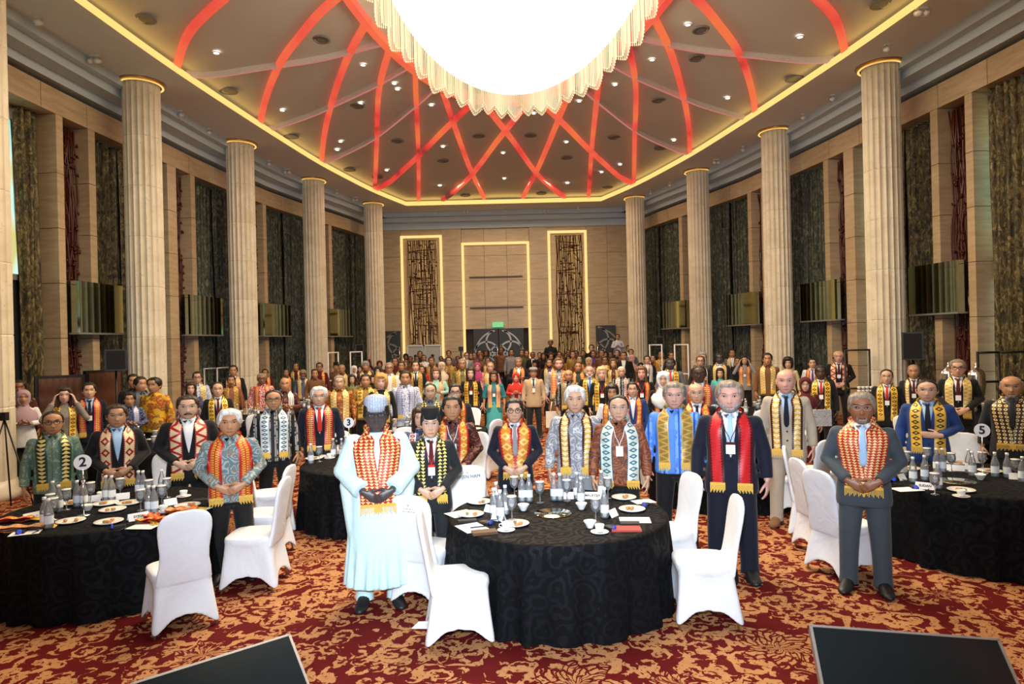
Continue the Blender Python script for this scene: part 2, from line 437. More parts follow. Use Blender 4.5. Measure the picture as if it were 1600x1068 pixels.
M['cloth'] = tablecloth_mat('black_damask_cloth', (.0026, .003, .004), (.0065, .0078, .0105))
M['chair'] = cloth('white_spandex', (.80, .82, .86), .55, sheen=.2, var=.02)
M['gold_leg'] = plain('gold_chair_leg', (.65, .45, .12), .3, .8)
M['porcelain'] = plain('porcelain', (.84, .83, .80), .15, var=.02, spec=.6)
M['glass'] = glassy('clear_glass', (.97, .985, 1), tr=.87)
M['water_label'] = plain('bottle_label', (.82, .87, .92), .5, var=.1, scale=60)
M['water'] = glassy('water', (.95, .98, 1), tr=.55)
M['paper'] = plain('paper', (.82, .83, .85), .8, var=.02)
M['ink'] = plain('ink', (.01, .01, .015), .7)
M['food_gold'] = plain('pastry', (.50, .22, .06), .5, var=.4, scale=60)
M['food_green'] = plain('leafy_garnish', (.20, .22, .10), .6, var=.4, scale=60)
M['blue_led'] = glow('blue_led', (.05, .12, 1.0), .6)
M['wallet'] = plain('brown_wallet', (.10, .05, .02), .5)
M['navy_book'] = plain('red_notebook', (.35, .05, .04), .6)
M['tote'] = cloth('cream_tote', (.78, .70, .58))
M['screen_glass'] = plain('dark_screen', (.008, .014, .018), .12, 0, .35, var=.05)
M['exit'] = glow('exit_green', (.12, .75, .3), 1.0)

SKIN = {}
def skin_mat(name, col, lip, brow, grey=0.0):
    n = NT(name); P = n.coord(); P = n.vm('ADD', n.vm('SCALE', n.vm('SUBTRACT', P, (0, 0, 1.474)), sc=1/1.075), (0, 0, 1.515)); x = n.xyz(P); ax = n.m('ABSOLUTE', n.m('MULTIPLY', x[0], .92)); y, z = x[1], x[2]
    def ell(cx, cz, rx, rz, tilt=0.0):
        a = n.m('DIVIDE', n.m('SUBTRACT', ax, cx), rx)
        zz = n.m('SUBTRACT', z, cz)
        if tilt: zz = n.m('SUBTRACT', zz, n.m('MULTIPLY', n.m('SUBTRACT', ax, cx), tilt))
        b = n.m('DIVIDE', zz, rz)
        return n.m('ADD', n.m('MULTIPLY', a, a), n.m('MULTIPLY', b, b))
    front = n.m('LESS_THAN', y, -.05)
    f = n.noise(P, 40, 3)
    c = n.mix(f, tuple(v*.86 for v in col), tuple(min(1, v*1.1) for v in col))
    red = n.m('MULTIPLY', n.m('SUBTRACT', 1.0, n.m('MULTIPLY', ell(.046, 1.595, .026, .026), 1.0), clamp=True), .35)
    c = n.mix(red, c, tuple(a*.75+b*.25 for a, b in zip(col, lip)))
    def layer(c, mask, colr, k=1.0):
        return n.mix(n.m('MULTIPLY', n.m('MULTIPLY', mask, front), k), c, colr)
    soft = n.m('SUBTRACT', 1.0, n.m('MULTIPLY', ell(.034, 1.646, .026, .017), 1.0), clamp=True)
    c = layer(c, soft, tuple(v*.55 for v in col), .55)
    c = layer(c, n.m('LESS_THAN', ell(0.0, 1.556, .027, .0085), 1.0), lip, .8)
    c = layer(c, n.m('LESS_THAN', ell(0.0, 1.5565, .025, .0014), 1.0), tuple(v*.25 for v in lip), .9)
    c = layer(c, n.m('LESS_THAN', ell(.0085, 1.5915, .0045, .003), 1.0), tuple(v*.25 for v in col), .8)
    c = layer(c, n.m('LESS_THAN', ell(.036, 1.669, .020, .0042, .10), 1.0), brow, .85)
    c = layer(c, n.m('LESS_THAN', ell(.034, 1.6435, .0150, .0072), 1.0), tuple(v*.18 for v in brow), 1.0)
    c = layer(c, n.m('LESS_THAN', ell(.034, 1.6420, .0132, .0052), 1.0), tuple(min(.58, .16+1.0*v) for v in col), 1.0)
    c = layer(c, n.m('LESS_THAN', ell(.034, 1.6425, .0056, .0056), 1.0), (.018, .010, .006), 1.0)
    n.b.inputs['Subsurface Weight'].default_value = 0.0
    SKIN[name] = n.fin(c, .42, 0, .45)
skin_mat('pale', (.66, .41, .33), (.50, .19, .17), (.16, .10, .06))
skin_mat('pink', (.62, .34, .27), (.42, .19, .16), (.20, .13, .08))
skin_mat('light', (.60, .36, .24), (.45, .15, .12), (.02, .014, .010))
skin_mat('tan', (.46, .235, .125), (.33, .10, .075), (.012, .009, .007))
skin_mat('brown', (.27, .12, .060), (.20, .065, .05), (.010, .007, .006))
skin_mat('dark', (.075, .037, .025), (.060, .026, .022), (.006, .005, .005))
skin_mat('ebony', (.065, .050, .050), (.095, .055, .055), (.004, .004, .004))
HAIR = {}
def hair_mat(name, col, hi):
    n = NT(name); P = n.coord()
    f = n.noise(n.vm('MULTIPLY', P, (90, 20, 20)), 1.0, 3, .7)
    n.bump(f, .6, .01)
    HAIR[name] = n.fin(n.ramp(f, [(.35, col), (.68, hi)]), .42, 0, .4)
hair_mat('black', (.006, .005, .005), (.022, .018, .016))
hair_mat('dkbrown', (.018, .009, .005), (.05, .026, .014))
hair_mat('brown', (.08, .038, .016), (.20, .10, .045))
hair_mat('blonde', (.40, .26, .11), (.72, .54, .30))
hair_mat('ginger', (.42, .17, .04), (.75, .42, .14))
hair_mat('grey', (.16, .15, .14), (.42, .40, .38))
hair_mat('silver', (.46, .45, .44), (.82, .81, .80))
hair_mat('greybrown', (.15, .11, .08), (.36, .30, .24))
hair_mat('white', (.62, .60, .57), (.88, .87, .85))
FAB = {}
for k, c in dict(navy=(.007, .009, .022), black=(.008, .008, .009), charcoal=(.015, .018, .021), greysuit=(.055, .072, .088), tan=(.46, .39, .30),
                 beige=(.50, .36, .22), blue=(.018, .055, .20), white=(.80, .82, .84), teal=(.02, .20, .24), maroon=(.09, .008, .010), mint=(.30, .55, .48),
                 red=(.55, .03, .02), cream=(.72, .62, .48), lilac=(.45, .30, .36), brown=(.18, .08, .03), sky=(.38, .58, .82), shirtblue=(.20, .36, .72),
                 slate=(.13, .15, .18), yellowc=(.72, .60, .28), magenta=(.45, .06, .20), olive=(.08, .08, .04), pinkc=(.62, .32, .34), tealhi=(.08, .42, .44),
                 robe=(.62, .86, .88), royal=(.04, .18, .62), dkgreen=(.03, .06, .04), grey=(.28, .28, .29), purple=(.12, .04, .22)).items():
    FAB[k] = cloth('fabric_'+k, c)
FAB['b_teal'] = batik('batik_teal', (.10, .20, .20), (.16, .22, .10), (.30, .36, .30), 22, 0)
FAB['b_grey'] = batik('batik_grey_teal', (.12, .19, .21), (.34, .40, .40), (.24, .17, .11), 20, 0)
FAB['b_palegrey'] = batik('batik_pale_grey', (.24, .24, .27), (.46, .46, .48), (.60, .60, .60), 20, 0)
FAB['b_rust'] = batik('batik_rust', (.17, .045, .020), (.30, .10, .04), (.10, .03, .02), 16, 0)
FAB['b_dkred'] = batik('batik_dark_red', (.035, .008, .008), (.16, .03, .02), (.25, .12, .08), 20, 0)
FAB['b_orange'] = batik('batik_orange', (.38, .11, .015), (.08, .025, .01), (.62, .30, .06), 20, 0)
FAB['b_gold'] = batik('batik_gold', (.42, .22, .03), (.12, .05, .01), (.60, .40, .10), 20, 1)
FAB['b_yellow'] = batik('batik_yellow', (.72, .40, .02), (.22, .08, .02), (.35, .04, .02), 30, 3)
FAB['b_white'] = batik('batik_white_blue', (.72, .74, .80), (.20, .22, .42), (.80, .80, .82), 22, 0)
FAB['b_bw'] = batik('batik_black_white', (.012, .012, .015), (.38, .36, .34), (.16, .16, .16), 16, 2)
FAB['b_green'] = batik('batik_green', (.07, .12, .05), (.35, .22, .05), (.14, .05, .02), 20, 0)
FAB['b_brown'] = batik('batik_brown', (.09, .04, .02), (.25, .11, .04), (.04, .02, .01), 20, 0)
FAB['b_blue'] = batik('batik_navy', (.02, .025, .08), (.20, .22, .34), (.04, .05, .12), 20, 0)
FAB['b_bluestripe'] = batik('shirt_blue_panels', (.09, .26, .72), (.20, .42, .85), (.02, .10, .55), 9, 2)
FAB['b_redwhite'] = batik('batik_red_white', (.50, .05, .05), (.75, .68, .62), (.30, .02, .02), 22, 0)
FAB['tweed'] = batik('tweed', (.12, .11, .10), (.36, .33, .27), (.03, .03, .04), 60, 1)
FAB['stripebw'] = batik('black_white_print', (.02, .02, .02), (.75, .75, .75), (.05, .05, .05), 30, 1)
FAB['plaid'] = batik('rust_plaid', (.35, .10, .04), (.03, .01, .01), (.50, .22, .10), 24, 2)
FAB['kufi'] = batik('striped_cap', (.30, .36, .45), (.62, .66, .72), (.16, .22, .34), 60, 2)
SCF = {}
cr, rd, gd, bk, yl = (.74, .60, .34), (.42, .015, .015), (.72, .42, .07), (.012, .010, .010), (.80, .60, .14)
SCF['green'] = scarf('scarf_green_gold', bk, (.74, .62, .22), (.015, .07, .035), 1, 1.5, 'tri', .16)
SCF['cream_dia'] = scarf('scarf_cream_diamonds', cr, (.32, .015, .02), (.25, .012, .03), 1, .55, 'dia', .09)
SCF['cream_zig'] = scarf('scarf_cream_zigzag', (.42, .015, .02), (.80, .64, .40), (.34, .012, .015), 1, .55, 'zig', .09)
SCF['red_gold'] = scarf('scarf_red_gold_rows', rd, (.85, .45, .06), (.50, .02, .015), 2, 1.6, 'zig', .20)
SCF['white_blue'] = scarf('scarf_white_blue', (.72, .80, .82), (.03, .06, .10), (.60, .72, .74), 1, 1.25, 'dia', .10)
SCF['gold_red'] = scarf('scarf_gold_red', (.85, .60, .18), rd, (.50, .015, .02), 2, 1.2, 'tri', .16)
SCF['yellow_black'] = scarf('scarf_yellow_black', bk, (.82, .70, .22), bk, 2, 1.0, 'tri', .04)
SCF['orange'] = scarf('scarf_orange_red', (.68, .24, .03), (.86, .55, .14), (.45, .01, .02), 1, .9, 'dia', .16)
SCF['gold_dark'] = scarf('scarf_gold_dark', (.72, .42, .06), (.82, .72, .42), (.05, .01, .015), 1, 1.3, 'tri', .20)
SCF['teal_white'] = scarf('scarf_teal_white', (.66, .72, .66), (.03, .16, .22), (.70, .76, .74), 1, 1.2, 'dia', .10, (.03, .16, .22))
SCF['gold'] = scarf('scarf_gold', (.60, .36, .06), (.30, .20, .06), (.66, .42, .10), 1, .9, 'zig', .09)
SCF['red'] = scarf('scarf_red', (.62, .02, .025), (.55, .015, .02), (.08, .006, .014), 1, 2.0, 'zig', .17)
SCF['red_white'] = scarf('scarf_red_white_rows', (.42, .02, .015), (.84, .62, .24), (.50, .02, .015), 4, 1.1, 'tri', .04)
SCF['black_gold'] = scarf('scarf_black_gold', (.03, .008, .008), (.84, .68, .28), (.04, .008, .01), 3, .8, 'ring', .05)
SCF['gold_tri'] = scarf('scarf_gold_black_triangles', (.82, .50, .06), bk, (.70, .42, .06), 1, 1.0, 'dia', .12)
SCF['white_red'] = scarf('scarf_white_red', (.74, .72, .68), (.45, .02, .02), (.72, .70, .68), 1, 1.3, 'ring', .12)
SCF['pale_gold'] = scarf('scarf_pale_gold', (.82, .66, .30), (.55, .36, .10), (.80, .62, .26), 1, 1.2, 'zig', .10)
SCF['orange_stripe'] = scarf('scarf_orange_stripes', (.80, .22, .02), (.88, .72, .40), (.75, .14, .02), 2, .3, 'wav', .12)
SCF['white_net'] = scarf('scarf_white_net', (.75, .74, .72), (.10, .08, .08), (.72, .70, .68), 2, 1.3, 'dia', .06)
SCF['blue_net'] = scarf('scarf_blue_white_net', (.62, .64, .66), (.16, .16, .40), (.12, .13, .42), 2, 1.0, 'dia', .12)
SCF['salmon'] = scarf('scarf_salmon', (.66, .25, .12), (.80, .46, .26), (.75, .42, .22), 1, 1.3, 'zig', .16)
M['fringe'] = plain('gold_fringe', (.70, .42, .06), .45, .2, var=.35, scale=80)
# ------------------------------------------------------------------ the hall (hall axes: X across, D away from the camera)
def struct(name, mb, mats, parent=None, label=None, smooth=False):
    me = mb.mesh(name, mats, smooth)
    o = put(name, me, parent)
    if parent is None: o['kind'] = 'structure'
    if label: o['label'] = label
    return o
def hp(X, D, z=0): return tuple(hall(X, D, z))
WD = [-9.0, -6, 0, 6, 9, 12, 14, 16, 17.3, 19, 21.2, 23.5, 25.8, 27.5, 29, 30.5, 32.2]
WX = [9.2, 9.45, 9.7, 9.8, 9.78, 9.66, 9.54, 9.36, 9.2, 9.05, 8.75, 8.35, 7.72, 7.15, 6.68, 6.35, 6.1]
def wallX(D): return float(np.interp(D, WD, WX))
def wp(s, D, off=0.0):        # a plan point: side s, along D, off = metres in front of the wall face (towards the room)
    X = wallX(D); dX = (wallX(D+.4)-wallX(D-.4))/.8; L = math.hypot(1, dX)
    return (s*(X - off/L), D + off*dX/L)
def wprism(mb, s, D1, D2, o1, o2, z0, z1, m=0, n=1):
    for i in range(n):
        a = D1+(D2-D1)*i/n; b = D1+(D2-D1)*(i+1)/n
        P = [wp(s, a, o1), wp(s, b, o1), wp(s, b, o2), wp(s, a, o2)]
        mb.prism([hp(*p)[:2] for p in P], z0, z1, m)
HTOP = 8.5; STONE = 7.8
# floor
fl_ = MB(); fl_.box(-12, 12.5, -9, 34, -.1, 0)
struct('floor', fl_, [M['carpet']], label='wall-to-wall carpet, dark red with golden damask scrolls')
# outer shells of the side walls, behind everything in the bays
SIDES = {-1: 'left', 1: 'right'}
DEEP = 1.15
for s in (-1, 1):
    w = MB(); wprism(w, s, -9, 32.6, -DEEP-.15, -DEEP, 0, 9.2, 0, 42)
    struct('wall_'+SIDES[s], w, [M['joint']])
    # stone band above the openings, cut into slabs
    root = thing('frieze', None, None, hall(0, 0)*0, kind='structure')
    d = 5.4
    while d < 32.0:
        mb = MB(); wprism(mb, s, d, min(d+1.33, 32.2), -DEEP, 0, 7.28, STONE, 0, 2); put('stone_slab', mb.mesh('stone_slab', [M['stone']], False), root); d += 1.345
    mb = MB(); wprism(mb, s, -9, 5.4, -DEEP, 0, 0, STONE, 0, 12)
    put('plain_wall', mb.mesh('plain_wall', [M['stone']], False), root)
    # dark gap and stepped cornice
    mb = MB(); wprism(mb, s, -9, 32.2, -.6, -.25, STONE, 8.05, 1, 42)
    wprism(mb, s, -9, 32.2, -.25, .05, 7.93, 8.12, 0, 42)
    wprism(mb, s, -9, 32.2, -.25, .42, 8.12, 8.30, 0, 42)
    wprism(mb, s, -9, 32.2, -.25, .62, 8.30, 8.52, 0, 42)
    struct('cornice_'+SIDES[s], mb, [M['cornice'], M['joint']])
# bays: (D range of the pier-carved screen-pier groups, curtain bays between)
SCREENS = [6.3, 10.3, 14.45, 18.55, 22.7, 27.0]
PW = [.95, .95, .38, .36, .30, .25]       # half widths of the carved screens along D
pier_me = {}
def pier(s, D1, D2, off=0.0):
    root = thing('pier', None, None, kind='structure')
    z = 0.0
    for h in (1.45, 1.15, 1.15, 1.15, 1.15, 1.23):
        mb = MB(); wprism(mb, s, D1, D2, -DEEP, off, z+.006, z+h-.006)
        put('stone_block', mb.mesh('stone_block', [M['stone']], False), root); z += h
    return root
def lattice(mb, w, h, rnd, dense=1.0):
    """carved tangle of upright wooden stems with leaf blades, in a w x h field, local x across and z up"""
    n = max(4, int(w/.075*dense))
    for i in range(n):
        x = -w/2 + (i+.5)*w/n + rnd.uniform(-.02, .02); pts = []; a = rnd.uniform(0, 6)
        for k in range(15):
            z = h*k/14; pts.append((min(w/2, max(-w/2, x+.035*math.sin(a+z*1.7)+rnd.uniform(-.02, .02))), rnd.uniform(-.05, .05), z))
        mb.tube(pts, rnd.uniform(.012, .022), 5)
    for k in range(int(w*h*26)):
        x = rnd.uniform(-w/2+.04, w/2-.04); z = rnd.uniform(.05, h-.1); a = rnd.uniform(-.9, .9); L = rnd.uniform(.06, .14)
        mb.add([(x, -.06, z), (x+L*math.cos(a)*.5+.03, -.075, z+L*math.sin(a)*.5-.035), (x+L*math.cos(a), -.06, z+L*math.sin(a)), (x+L*math.cos(a)*.5-.02, -.085, z+L*math.sin(a)*.5+.045),
                (x+L*.4, .02, z)], [(0, 1, 2, 3), (0, 4, 1), (1, 4, 2), (2, 4, 3), (3, 4, 0)])
rnd = random.Random(3)
ordinal = {-1: 'left', 1: 'right'}
scr_names = ['beyond the first stone pier', 'beside the first big curtain', 'between first and second columns', 'between second and third columns', 'between third and fourth columns', 'nearest the far corner']
BAYS = []
for s in (-1, 1):
    for k, Dc in enumerate(SCREENS):
        hw = PW[k]
        if k < 2: hw = .45
        pier(s, Dc-hw-(.20 if k == 2 else .42) if k else Dc-hw-.9, Dc-hw)
        pier(s, Dc+hw, Dc+hw+.22)
        if Dc < 9: continue
        # carved screen: backlight panel, frame and lattice
        a = wp(s, Dc-hw, -.30); b = wp(s, Dc+hw, -.30); pa, pb = hall(*a), hall(*b); L = (pb-pa).length
        mid = (pa+pb)/2; ang = math.atan2(-(pa-pb).x, (pa-pb).y) if False else math.atan2((pb-pa).y, (pb-pa).x)
        if s > 0: ang += PI
        ang = math.atan2((pa-pb).y*s, (pa-pb).x*s)
        t = thing('carved_screen', 'dark red carved screen on the %s wall, %s' % (SIDES[s], ['', 'left of the first pier', 'set between the two nearest visible columns', 'set between second and third columns', 'set between third and fourth columns', 'set in the last niche before the corner'][k]), 'carved screen', (mid.x, mid.y, 0), ang, 'carved screens of the side walls')
        mb = MB(); lattice(mb, L-.02, 7.2, rnd, 1.9); put('lattice', mb.mesh('lattice', [M['dark_wood']]), t)['kind'] = 'stuff'
        mb = MB(); mb.box(-L/2, L/2, .10, .12, 0, 7.25)
        put('back_board', mb.mesh('back_board', [M['dark_wood']], False), t)
        mb = MB()
        for q in range(9):
            zz = 2.2+.55*q+rnd.uniform(-.1, .1); xx = rnd.uniform(-.06, .06)
            mb.box(xx-.035, xx+.035, .085, .098, zz, zz+rnd.uniform(.15, .42))
        put('light_slots', mb.mesh('light_slots', [M['olive_glow']], False), t)['kind'] = 'stuff'
    # curtain bays
    edges = [(SCREENS[k]+(PW[k] if k > 1 else .45)+.22, SCREENS[k+1]-(PW[k+1] if k+1 > 1 else .45)-(.20 if k == 1 else .42)) for k in range(5)]+[(27.0+.25+.22, 31.9)]
    for k, (d1, d2) in enumerate(edges):
        BAYS.append((s, k, d1, d2))
        # window pane at the back of the bay, the stained upper light and dark lower panel
        wn = thing('window_%d' % (len(BAYS)), None, None, kind='structure')
        po = -.58 if k == 1 else -1.08
        mb = MB(); wprism(mb, s, d1, d2, po-.04, po, 3.9, 7.0, 0, 3); put('pane', mb.mesh('pane', [M['window']], False), wn)
        mb = MB(); wprism(mb, s, d1, d2, po-.04, po+.02, 0.0, 3.78, 0, 3); put('lower_panel', mb.mesh('lower_panel', [M['black']], False), wn)
        mb = MB(); wprism(mb, s, d1, d2, po-.04, po+.06, 3.78, 3.9, 0, 3); wprism(mb, s, d1, d2, po-.04, po+.08, 7.0, 7.28, 0, 3); put('window_frame', mb.mesh('window_frame', [M['steel']], False), wn)
        # narrow clear strip of daylight beside the far pier
        if k >= 1:
            mb = MB(); wprism(mb, s, d2-.20, d2-.02, -.56, -.53, .2, 3.4)
            put('bright_strip', mb.mesh('bright_strip', [M['daylight']], False), wn)
def curtain(s, d1, d2, off, z0, z1, label, mat, gather=0.0, depth=.09):
    n = int(abs(d2-d1)/.035); R = []; nz = 10
    ph = rnd.uniform(0, 6); V = []; F = []
    for j in range(nz+1):
        z = z0+(z1-z0)*j/nz; g = gather*(1-j/nz)
        for i in range(n+1):
            d = d1+(d2-d1)*i/n; d = d + g*(d2-d1)*.2*(1-i/n)
            o = off+depth*math.sin(i*.035*34+ph+.3*math.sin(j*.6))+.35*depth*math.sin(i*1.9+j*.35)
            p = hall(*wp(s, d, o)); V.append((p.x, p.y, z))
    for j in range(nz):
        for i in range(n):
            a = j*(n+1)+i; F.append((a, a+1, a+n+2, a+n+1))
    mb = MB(); mb.add(V, F)
    mb.add([(p[0]+.012*s, p[1], p[2]) for p in V], [f[::-1] for f in F])
    o = put('curtain', mb.mesh('curtain', [mat]))
    return tag(o, label, 'curtain', 'patterned curtains of the side walls')
cw = {0: 'in the bay before the nearest pier', 1: 'behind the leftmost edge column', 2: 'behind the first tall column', 3: 'behind the second column', 4: 'behind the third column', 5: 'behind the last column by the corner'}
for s, k, d1, d2 in BAYS:
    if k == 0: continue
    side = SIDES[s]
    if k == 1 and s < 0:
        curtain(s, 13.28, d2+.02, -.42, .02, 7.27, 'wide olive curtain beside the glowing window on the left wall', M['curtain'], 1.6)
        curtain(s, d1, d1+.5, -.42, .02, 7.27, 'olive curtain drawn to the near edge of the glowing left window', M['curtain'])
    else:
        m_ = M['curtain'] if k < 3 else M['curtain_green']
        curtain(s, d1, (d1+d2)/2+.12, -.42, .02, 7.27, 'near %s curtain on the %s wall %s' % ('olive' if k < 3 else 'grey green', side, cw[k]), m_, .05)
        curtain(s, (d1+d2)/2-.12, d2-.18, -.26, .02, 7.27, 'far %s curtain on the %s wall %s' % ('olive' if k < 3 else 'grey green', side, cw[k]), m_, -.05)
# mirrored boxes that run from each carved screen to the column
for s in (-1, 1):
    for k, (Dc, De) in enumerate(((14.2, 15.6), (18.4, 20.1), (22.6, 24.3), (26.9, 28.6), (10.0, 11.2))):
        z0, z1 = 2.72, 3.82
        a, b, c, d = wp(s, Dc, -.02), wp(s, De, -.02), wp(s, De, .20), wp(s, Dc, .20)
        mb = MB(); mb.prism([hp(*p)[:2] for p in (a, b, c, d)], z0, z1)
        o = thing('mirror_box', 'mirrored glass box projecting from the %s wall, %s' % (SIDES[s], ['before the first tall column', 'before the second column', 'before the third column', 'before the last column', 'nearest the camera'][k]), 'mirror', kind='thing', group='mirrored wall boxes')
        put('mirror_panel', mb.mesh('mirror_panel', [M['mirror']], False), o)
        mb = MB(); e = wp(s, Dc-.07, -.02); f = wp(s, Dc-.07, .18)
        mb.prism([hp(*p)[:2] for p in (e, (a[0], a[1]-.01), (d[0], d[1]-.01), f)], z0, z1)
        put('edge_strip', mb.mesh('edge_strip', [M['mirror']], False), o)
        mb = MB(); wprism(mb, s, Dc-.07, De, -.02, .21, z0-.04, z0-.001); put('bottom_rail', mb.mesh('bottom_rail', [M['steel']], False), o)
# ------------------------------------------------------------------ back wall
WB = 32.0
def bx(mb, x0, x1, d0, d1, z0, z1, m=0):
    mb.prism([hp(x0, d0)[:2], hp(x1, d0)[:2], hp(x1, d1)[:2], hp(x0, d1)[:2]], z0, z1, m)
back = thing('wall_back', None, None, kind='structure')
mb = MB(); bx(mb, -8, 8, WB+.9, WB+1.1, 0, 9.2); put('core', mb.mesh('core', [M['joint']], False), back)
NICHES = [(-4.42, -3.02), (2.52, 3.88)]; FR = .20
def hpx(px, D=WB):    # pixel column to hall X on the back wall
    a, b = unroll(px, 440); return a*D-(.484-.024*D)
N1 = (hpx(637), hpx(684)); N2 = (hpx(868), hpx(911)); F1 = (hpx(627), hpx(692)); F2 = (hpx(857), hpx(918)); FC = (hpx(722), hpx(828))
zf = lambda py, px=790: HC + unroll(px, py)[1]*WB
ZN1, ZN2 = zf(375, 660), zf(367, 890); ZF1, ZF2, ZFC = zf(368, 655), zf(360, 885), zf(378, 775)
DT = zf(513, 778); CD = (hpx(738), hpx(816))
cols = [(-6.9, F1[0]), (F1[0], F1[1]), (F1[1], FC[0]), (FC[0], FC[1]), (FC[1], F2[0]), (F2[0], F2[1]), (F2[1], 6.9)]
for ci, (x0, x1) in enumerate(cols):
    n = max(1, round((x1-x0)/1.15)); zs = [0, .9, 1.9, 2.9, 4.05, 5.3, 6.5, STONE]
    if ci in (1, 5):
        Nn, Zt = (N1, ZN1) if ci == 1 else (N2, ZN2); Ff = (x0, x1); Zf = ZF1 if ci == 1 else ZF2
        for (a, b, z0, z1) in ((x0, Nn[0], 0, Zt), (Nn[1], x1, 0, Zt), (x0, x1, Zt, STONE)):
            mb = MB(); bx(mb, a, b, WB+.12, WB+.9, z0, z1); put('stone_panel', mb.mesh('stone_panel', [M['stone']], False), back)
        continue
    for i in range(n):
        a = x0+(x1-x0)*i/n; b = x0+(x1-x0)*(i+1)/n
        for j in range(7):
            z0, z1 = zs[j], zs[j+1]
            if ci == 3:
                if b > CD[0]+.05 and a < CD[1]-.05 and z0 < DT:
                    if z1 <= DT+.02: continue
                    z0 = DT
            d0 = WB + (.10 if ci == 3 and z1 > 2.95 else 0) + rnd.uniform(0, .008)
            mb = MB(); bx(mb, a+.006, b-.006, d0, WB+.9, z0+.006, z1-.006); put('stone_panel', mb.mesh('stone_panel', [M['stone']], False), back)
# dark shelf lines across the centre panel
for zz in (zf(432, 775), zf(480, 775)):
    mb = MB(); bx(mb, FC[0]+.35, FC[1]-.35, WB+.04, WB+.12, zz-.03, zz+.03); put('dark_joint', mb.mesh('dark_joint', [M['joint']], False), back)
mb = MB(); bx(mb, -7, 7, WB-.05, WB+.9, STONE, STONE+.45); bx(mb, -7, 7, WB-.45, WB+.9, STONE+.3, STONE+.52); bx(mb, -7, 7, WB-.75, WB+.9, STONE+.5, HTOP+.02)
struct('cornice_back', mb, [M['cornice']])
def glow_frame(x0, x1, zt, w, label):
    t = thing('light_frame', label, 'light', group='glowing gold frames of the back wall')
    for nm, (a, b, z0, z1) in (('side_strip', (x0, x0+w, 0, zt)), ('side_strip', (x1-w, x1, 0, zt)), ('top_strip', (x0, x1, zt-w, zt))):
        mb = MB(); bx(mb, a, b, WB-.05, WB-.012, z0, z1); put(nm, mb.mesh(nm, [M['gold_line']], False), t)
glow_frame(F1[0], F1[1], ZF1, .12, 'glowing gold frame around the left carved screen on the back wall')
glow_frame(FC[0], FC[1], ZFC, .12, 'glowing gold frame around the central door panel')
glow_frame(F2[0], F2[1], ZF2, .12, 'glowing gold frame around the right carved screen on the back wall')
for (x0, x1), zt, nm in ((N1, ZN1, 'left'), (N2, ZN2, 'right')):
    t = thing('carved_screen', 'dark bamboo-like carved screen in the %s golden frame of the back wall' % nm, 'carved screen', hall((x0+x1)/2, WB+.02), 0, 'carved screens of the back wall')
    mb = MB(); lattice(mb, x1-x0-.04, zt, rnd, 1.7); 
    for q in range(26):
        zq = rnd.uniform(.3, zt-.3); mb.tube([(-(x1-x0)/2+rnd.uniform(0, .5), -.06, zq), ((x1-x0)/2-rnd.uniform(0, .5), -.05, zq+rnd.uniform(-.1, .1))], .02, 5)
    put('lattice', mb.mesh('lattice', [M['dark_wood']]), t)['kind'] = 'stuff'
    mb = MB(); mb.box(-(x1-x0)/2, (x1-x0)/2, .30, .33, 0, zt); put('backlight', mb.mesh('backlight', [M['olive_glow']], False), t)
# doors
def rosette(mb, cx, cz, r, x0, x1, z0, z1, y):
    def arc(ax, az, rr, w=.085):
        seg = 40; V = []; F = []; run = []
        for k in range(seg+1):
            t = 2*PI*k/seg; p = (ax+rr*math.cos(t), az+rr*math.sin(t)); ok = x0 < p[0] < x1 and z0 < p[1] < z1
            if ok: run.append(t)
            if (not ok or k == seg) and len(run) > 1:
                P = [(ax+(rr+w/2)*math.cos(t), az+(rr+w/2)*math.sin(t)) for t in run]+[(ax+(rr-w/2)*math.cos(t), az+(rr-w/2)*math.sin(t)) for t in reversed(run)]
                m = len(run); V0 = [(p[0], y, p[1]) for p in P]+[(p[0], y+.02, p[1]) for p in P]; L = len(P)
                mb.add(V0, [(i, i+1, L-2-i, L-1-i) for i in range(m-1)]+[(i, L+i, L+(i+1) % L, (i+1) % L) for i in range(L)])
                run = []
            elif not ok: run = []
    for k in range(4):
        a = PI/4+PI/2*k; arc(cx+r*.62*math.cos(a+PI/4), cz+r*.62*math.sin(a+PI/4), r*.62)
    arc(cx, cz, r*1.18, .07); arc(cx, cz, r*.42, .07)
dn = 0
for x0, x1, zt, two, nm in ((CD[0], CD[1], DT, True, 'c'), (hpx(601), hpx(624), zf(517, 612), False, 'l'), (hpx(929), hpx(960), zf(508, 945), False, 'r')):
    dn += 1
    t = thing('door_%d' % dn, None, None, hall((x0+x1)/2, WB-.03), kind='structure'); w = x1-x0
    halves = [(-w/2, -.02), (.02, w/2)] if two else [(-w/2, w/2)]
    for a, b in halves:
        mb = MB(); mb.box(a, b, -.05, 0.03, 0, zt); put('leaf', mb.mesh('leaf', [M['door']], False), t)
        mb = MB()
        if two: rosette(mb, 0, 1.75, .95, a+.04, b-.04, .1, zt-.08, -.075)
        else: rosette(mb, (w/2 if nm == 'l' else -w/2), 1.75, .95, a+.03, b-.03, .1, zt-.06, -.075)
        put('inlay', mb.mesh('inlay', [M['door_inlay']], False), t)
    mb = MB(); hx = .06 if two else (w/2-.05 if nm == 'l' else -w/2+.05); mb.tube([(hx, -.11, .9), (hx, -.11, 2.2)], .022, 6)
    if two: mb.tube([(-hx, -.11, .9), (-hx, -.11, 2.2)], .022, 6)
    put('door_handle', mb.mesh('door_handle', [M['chrome']]), t)
ex = thing('exit_sign', 'small green illuminated exit sign above the central door', 'sign', hall((CD[0]+CD[1])/2-.02, WB-.08, zf(507, 778)))
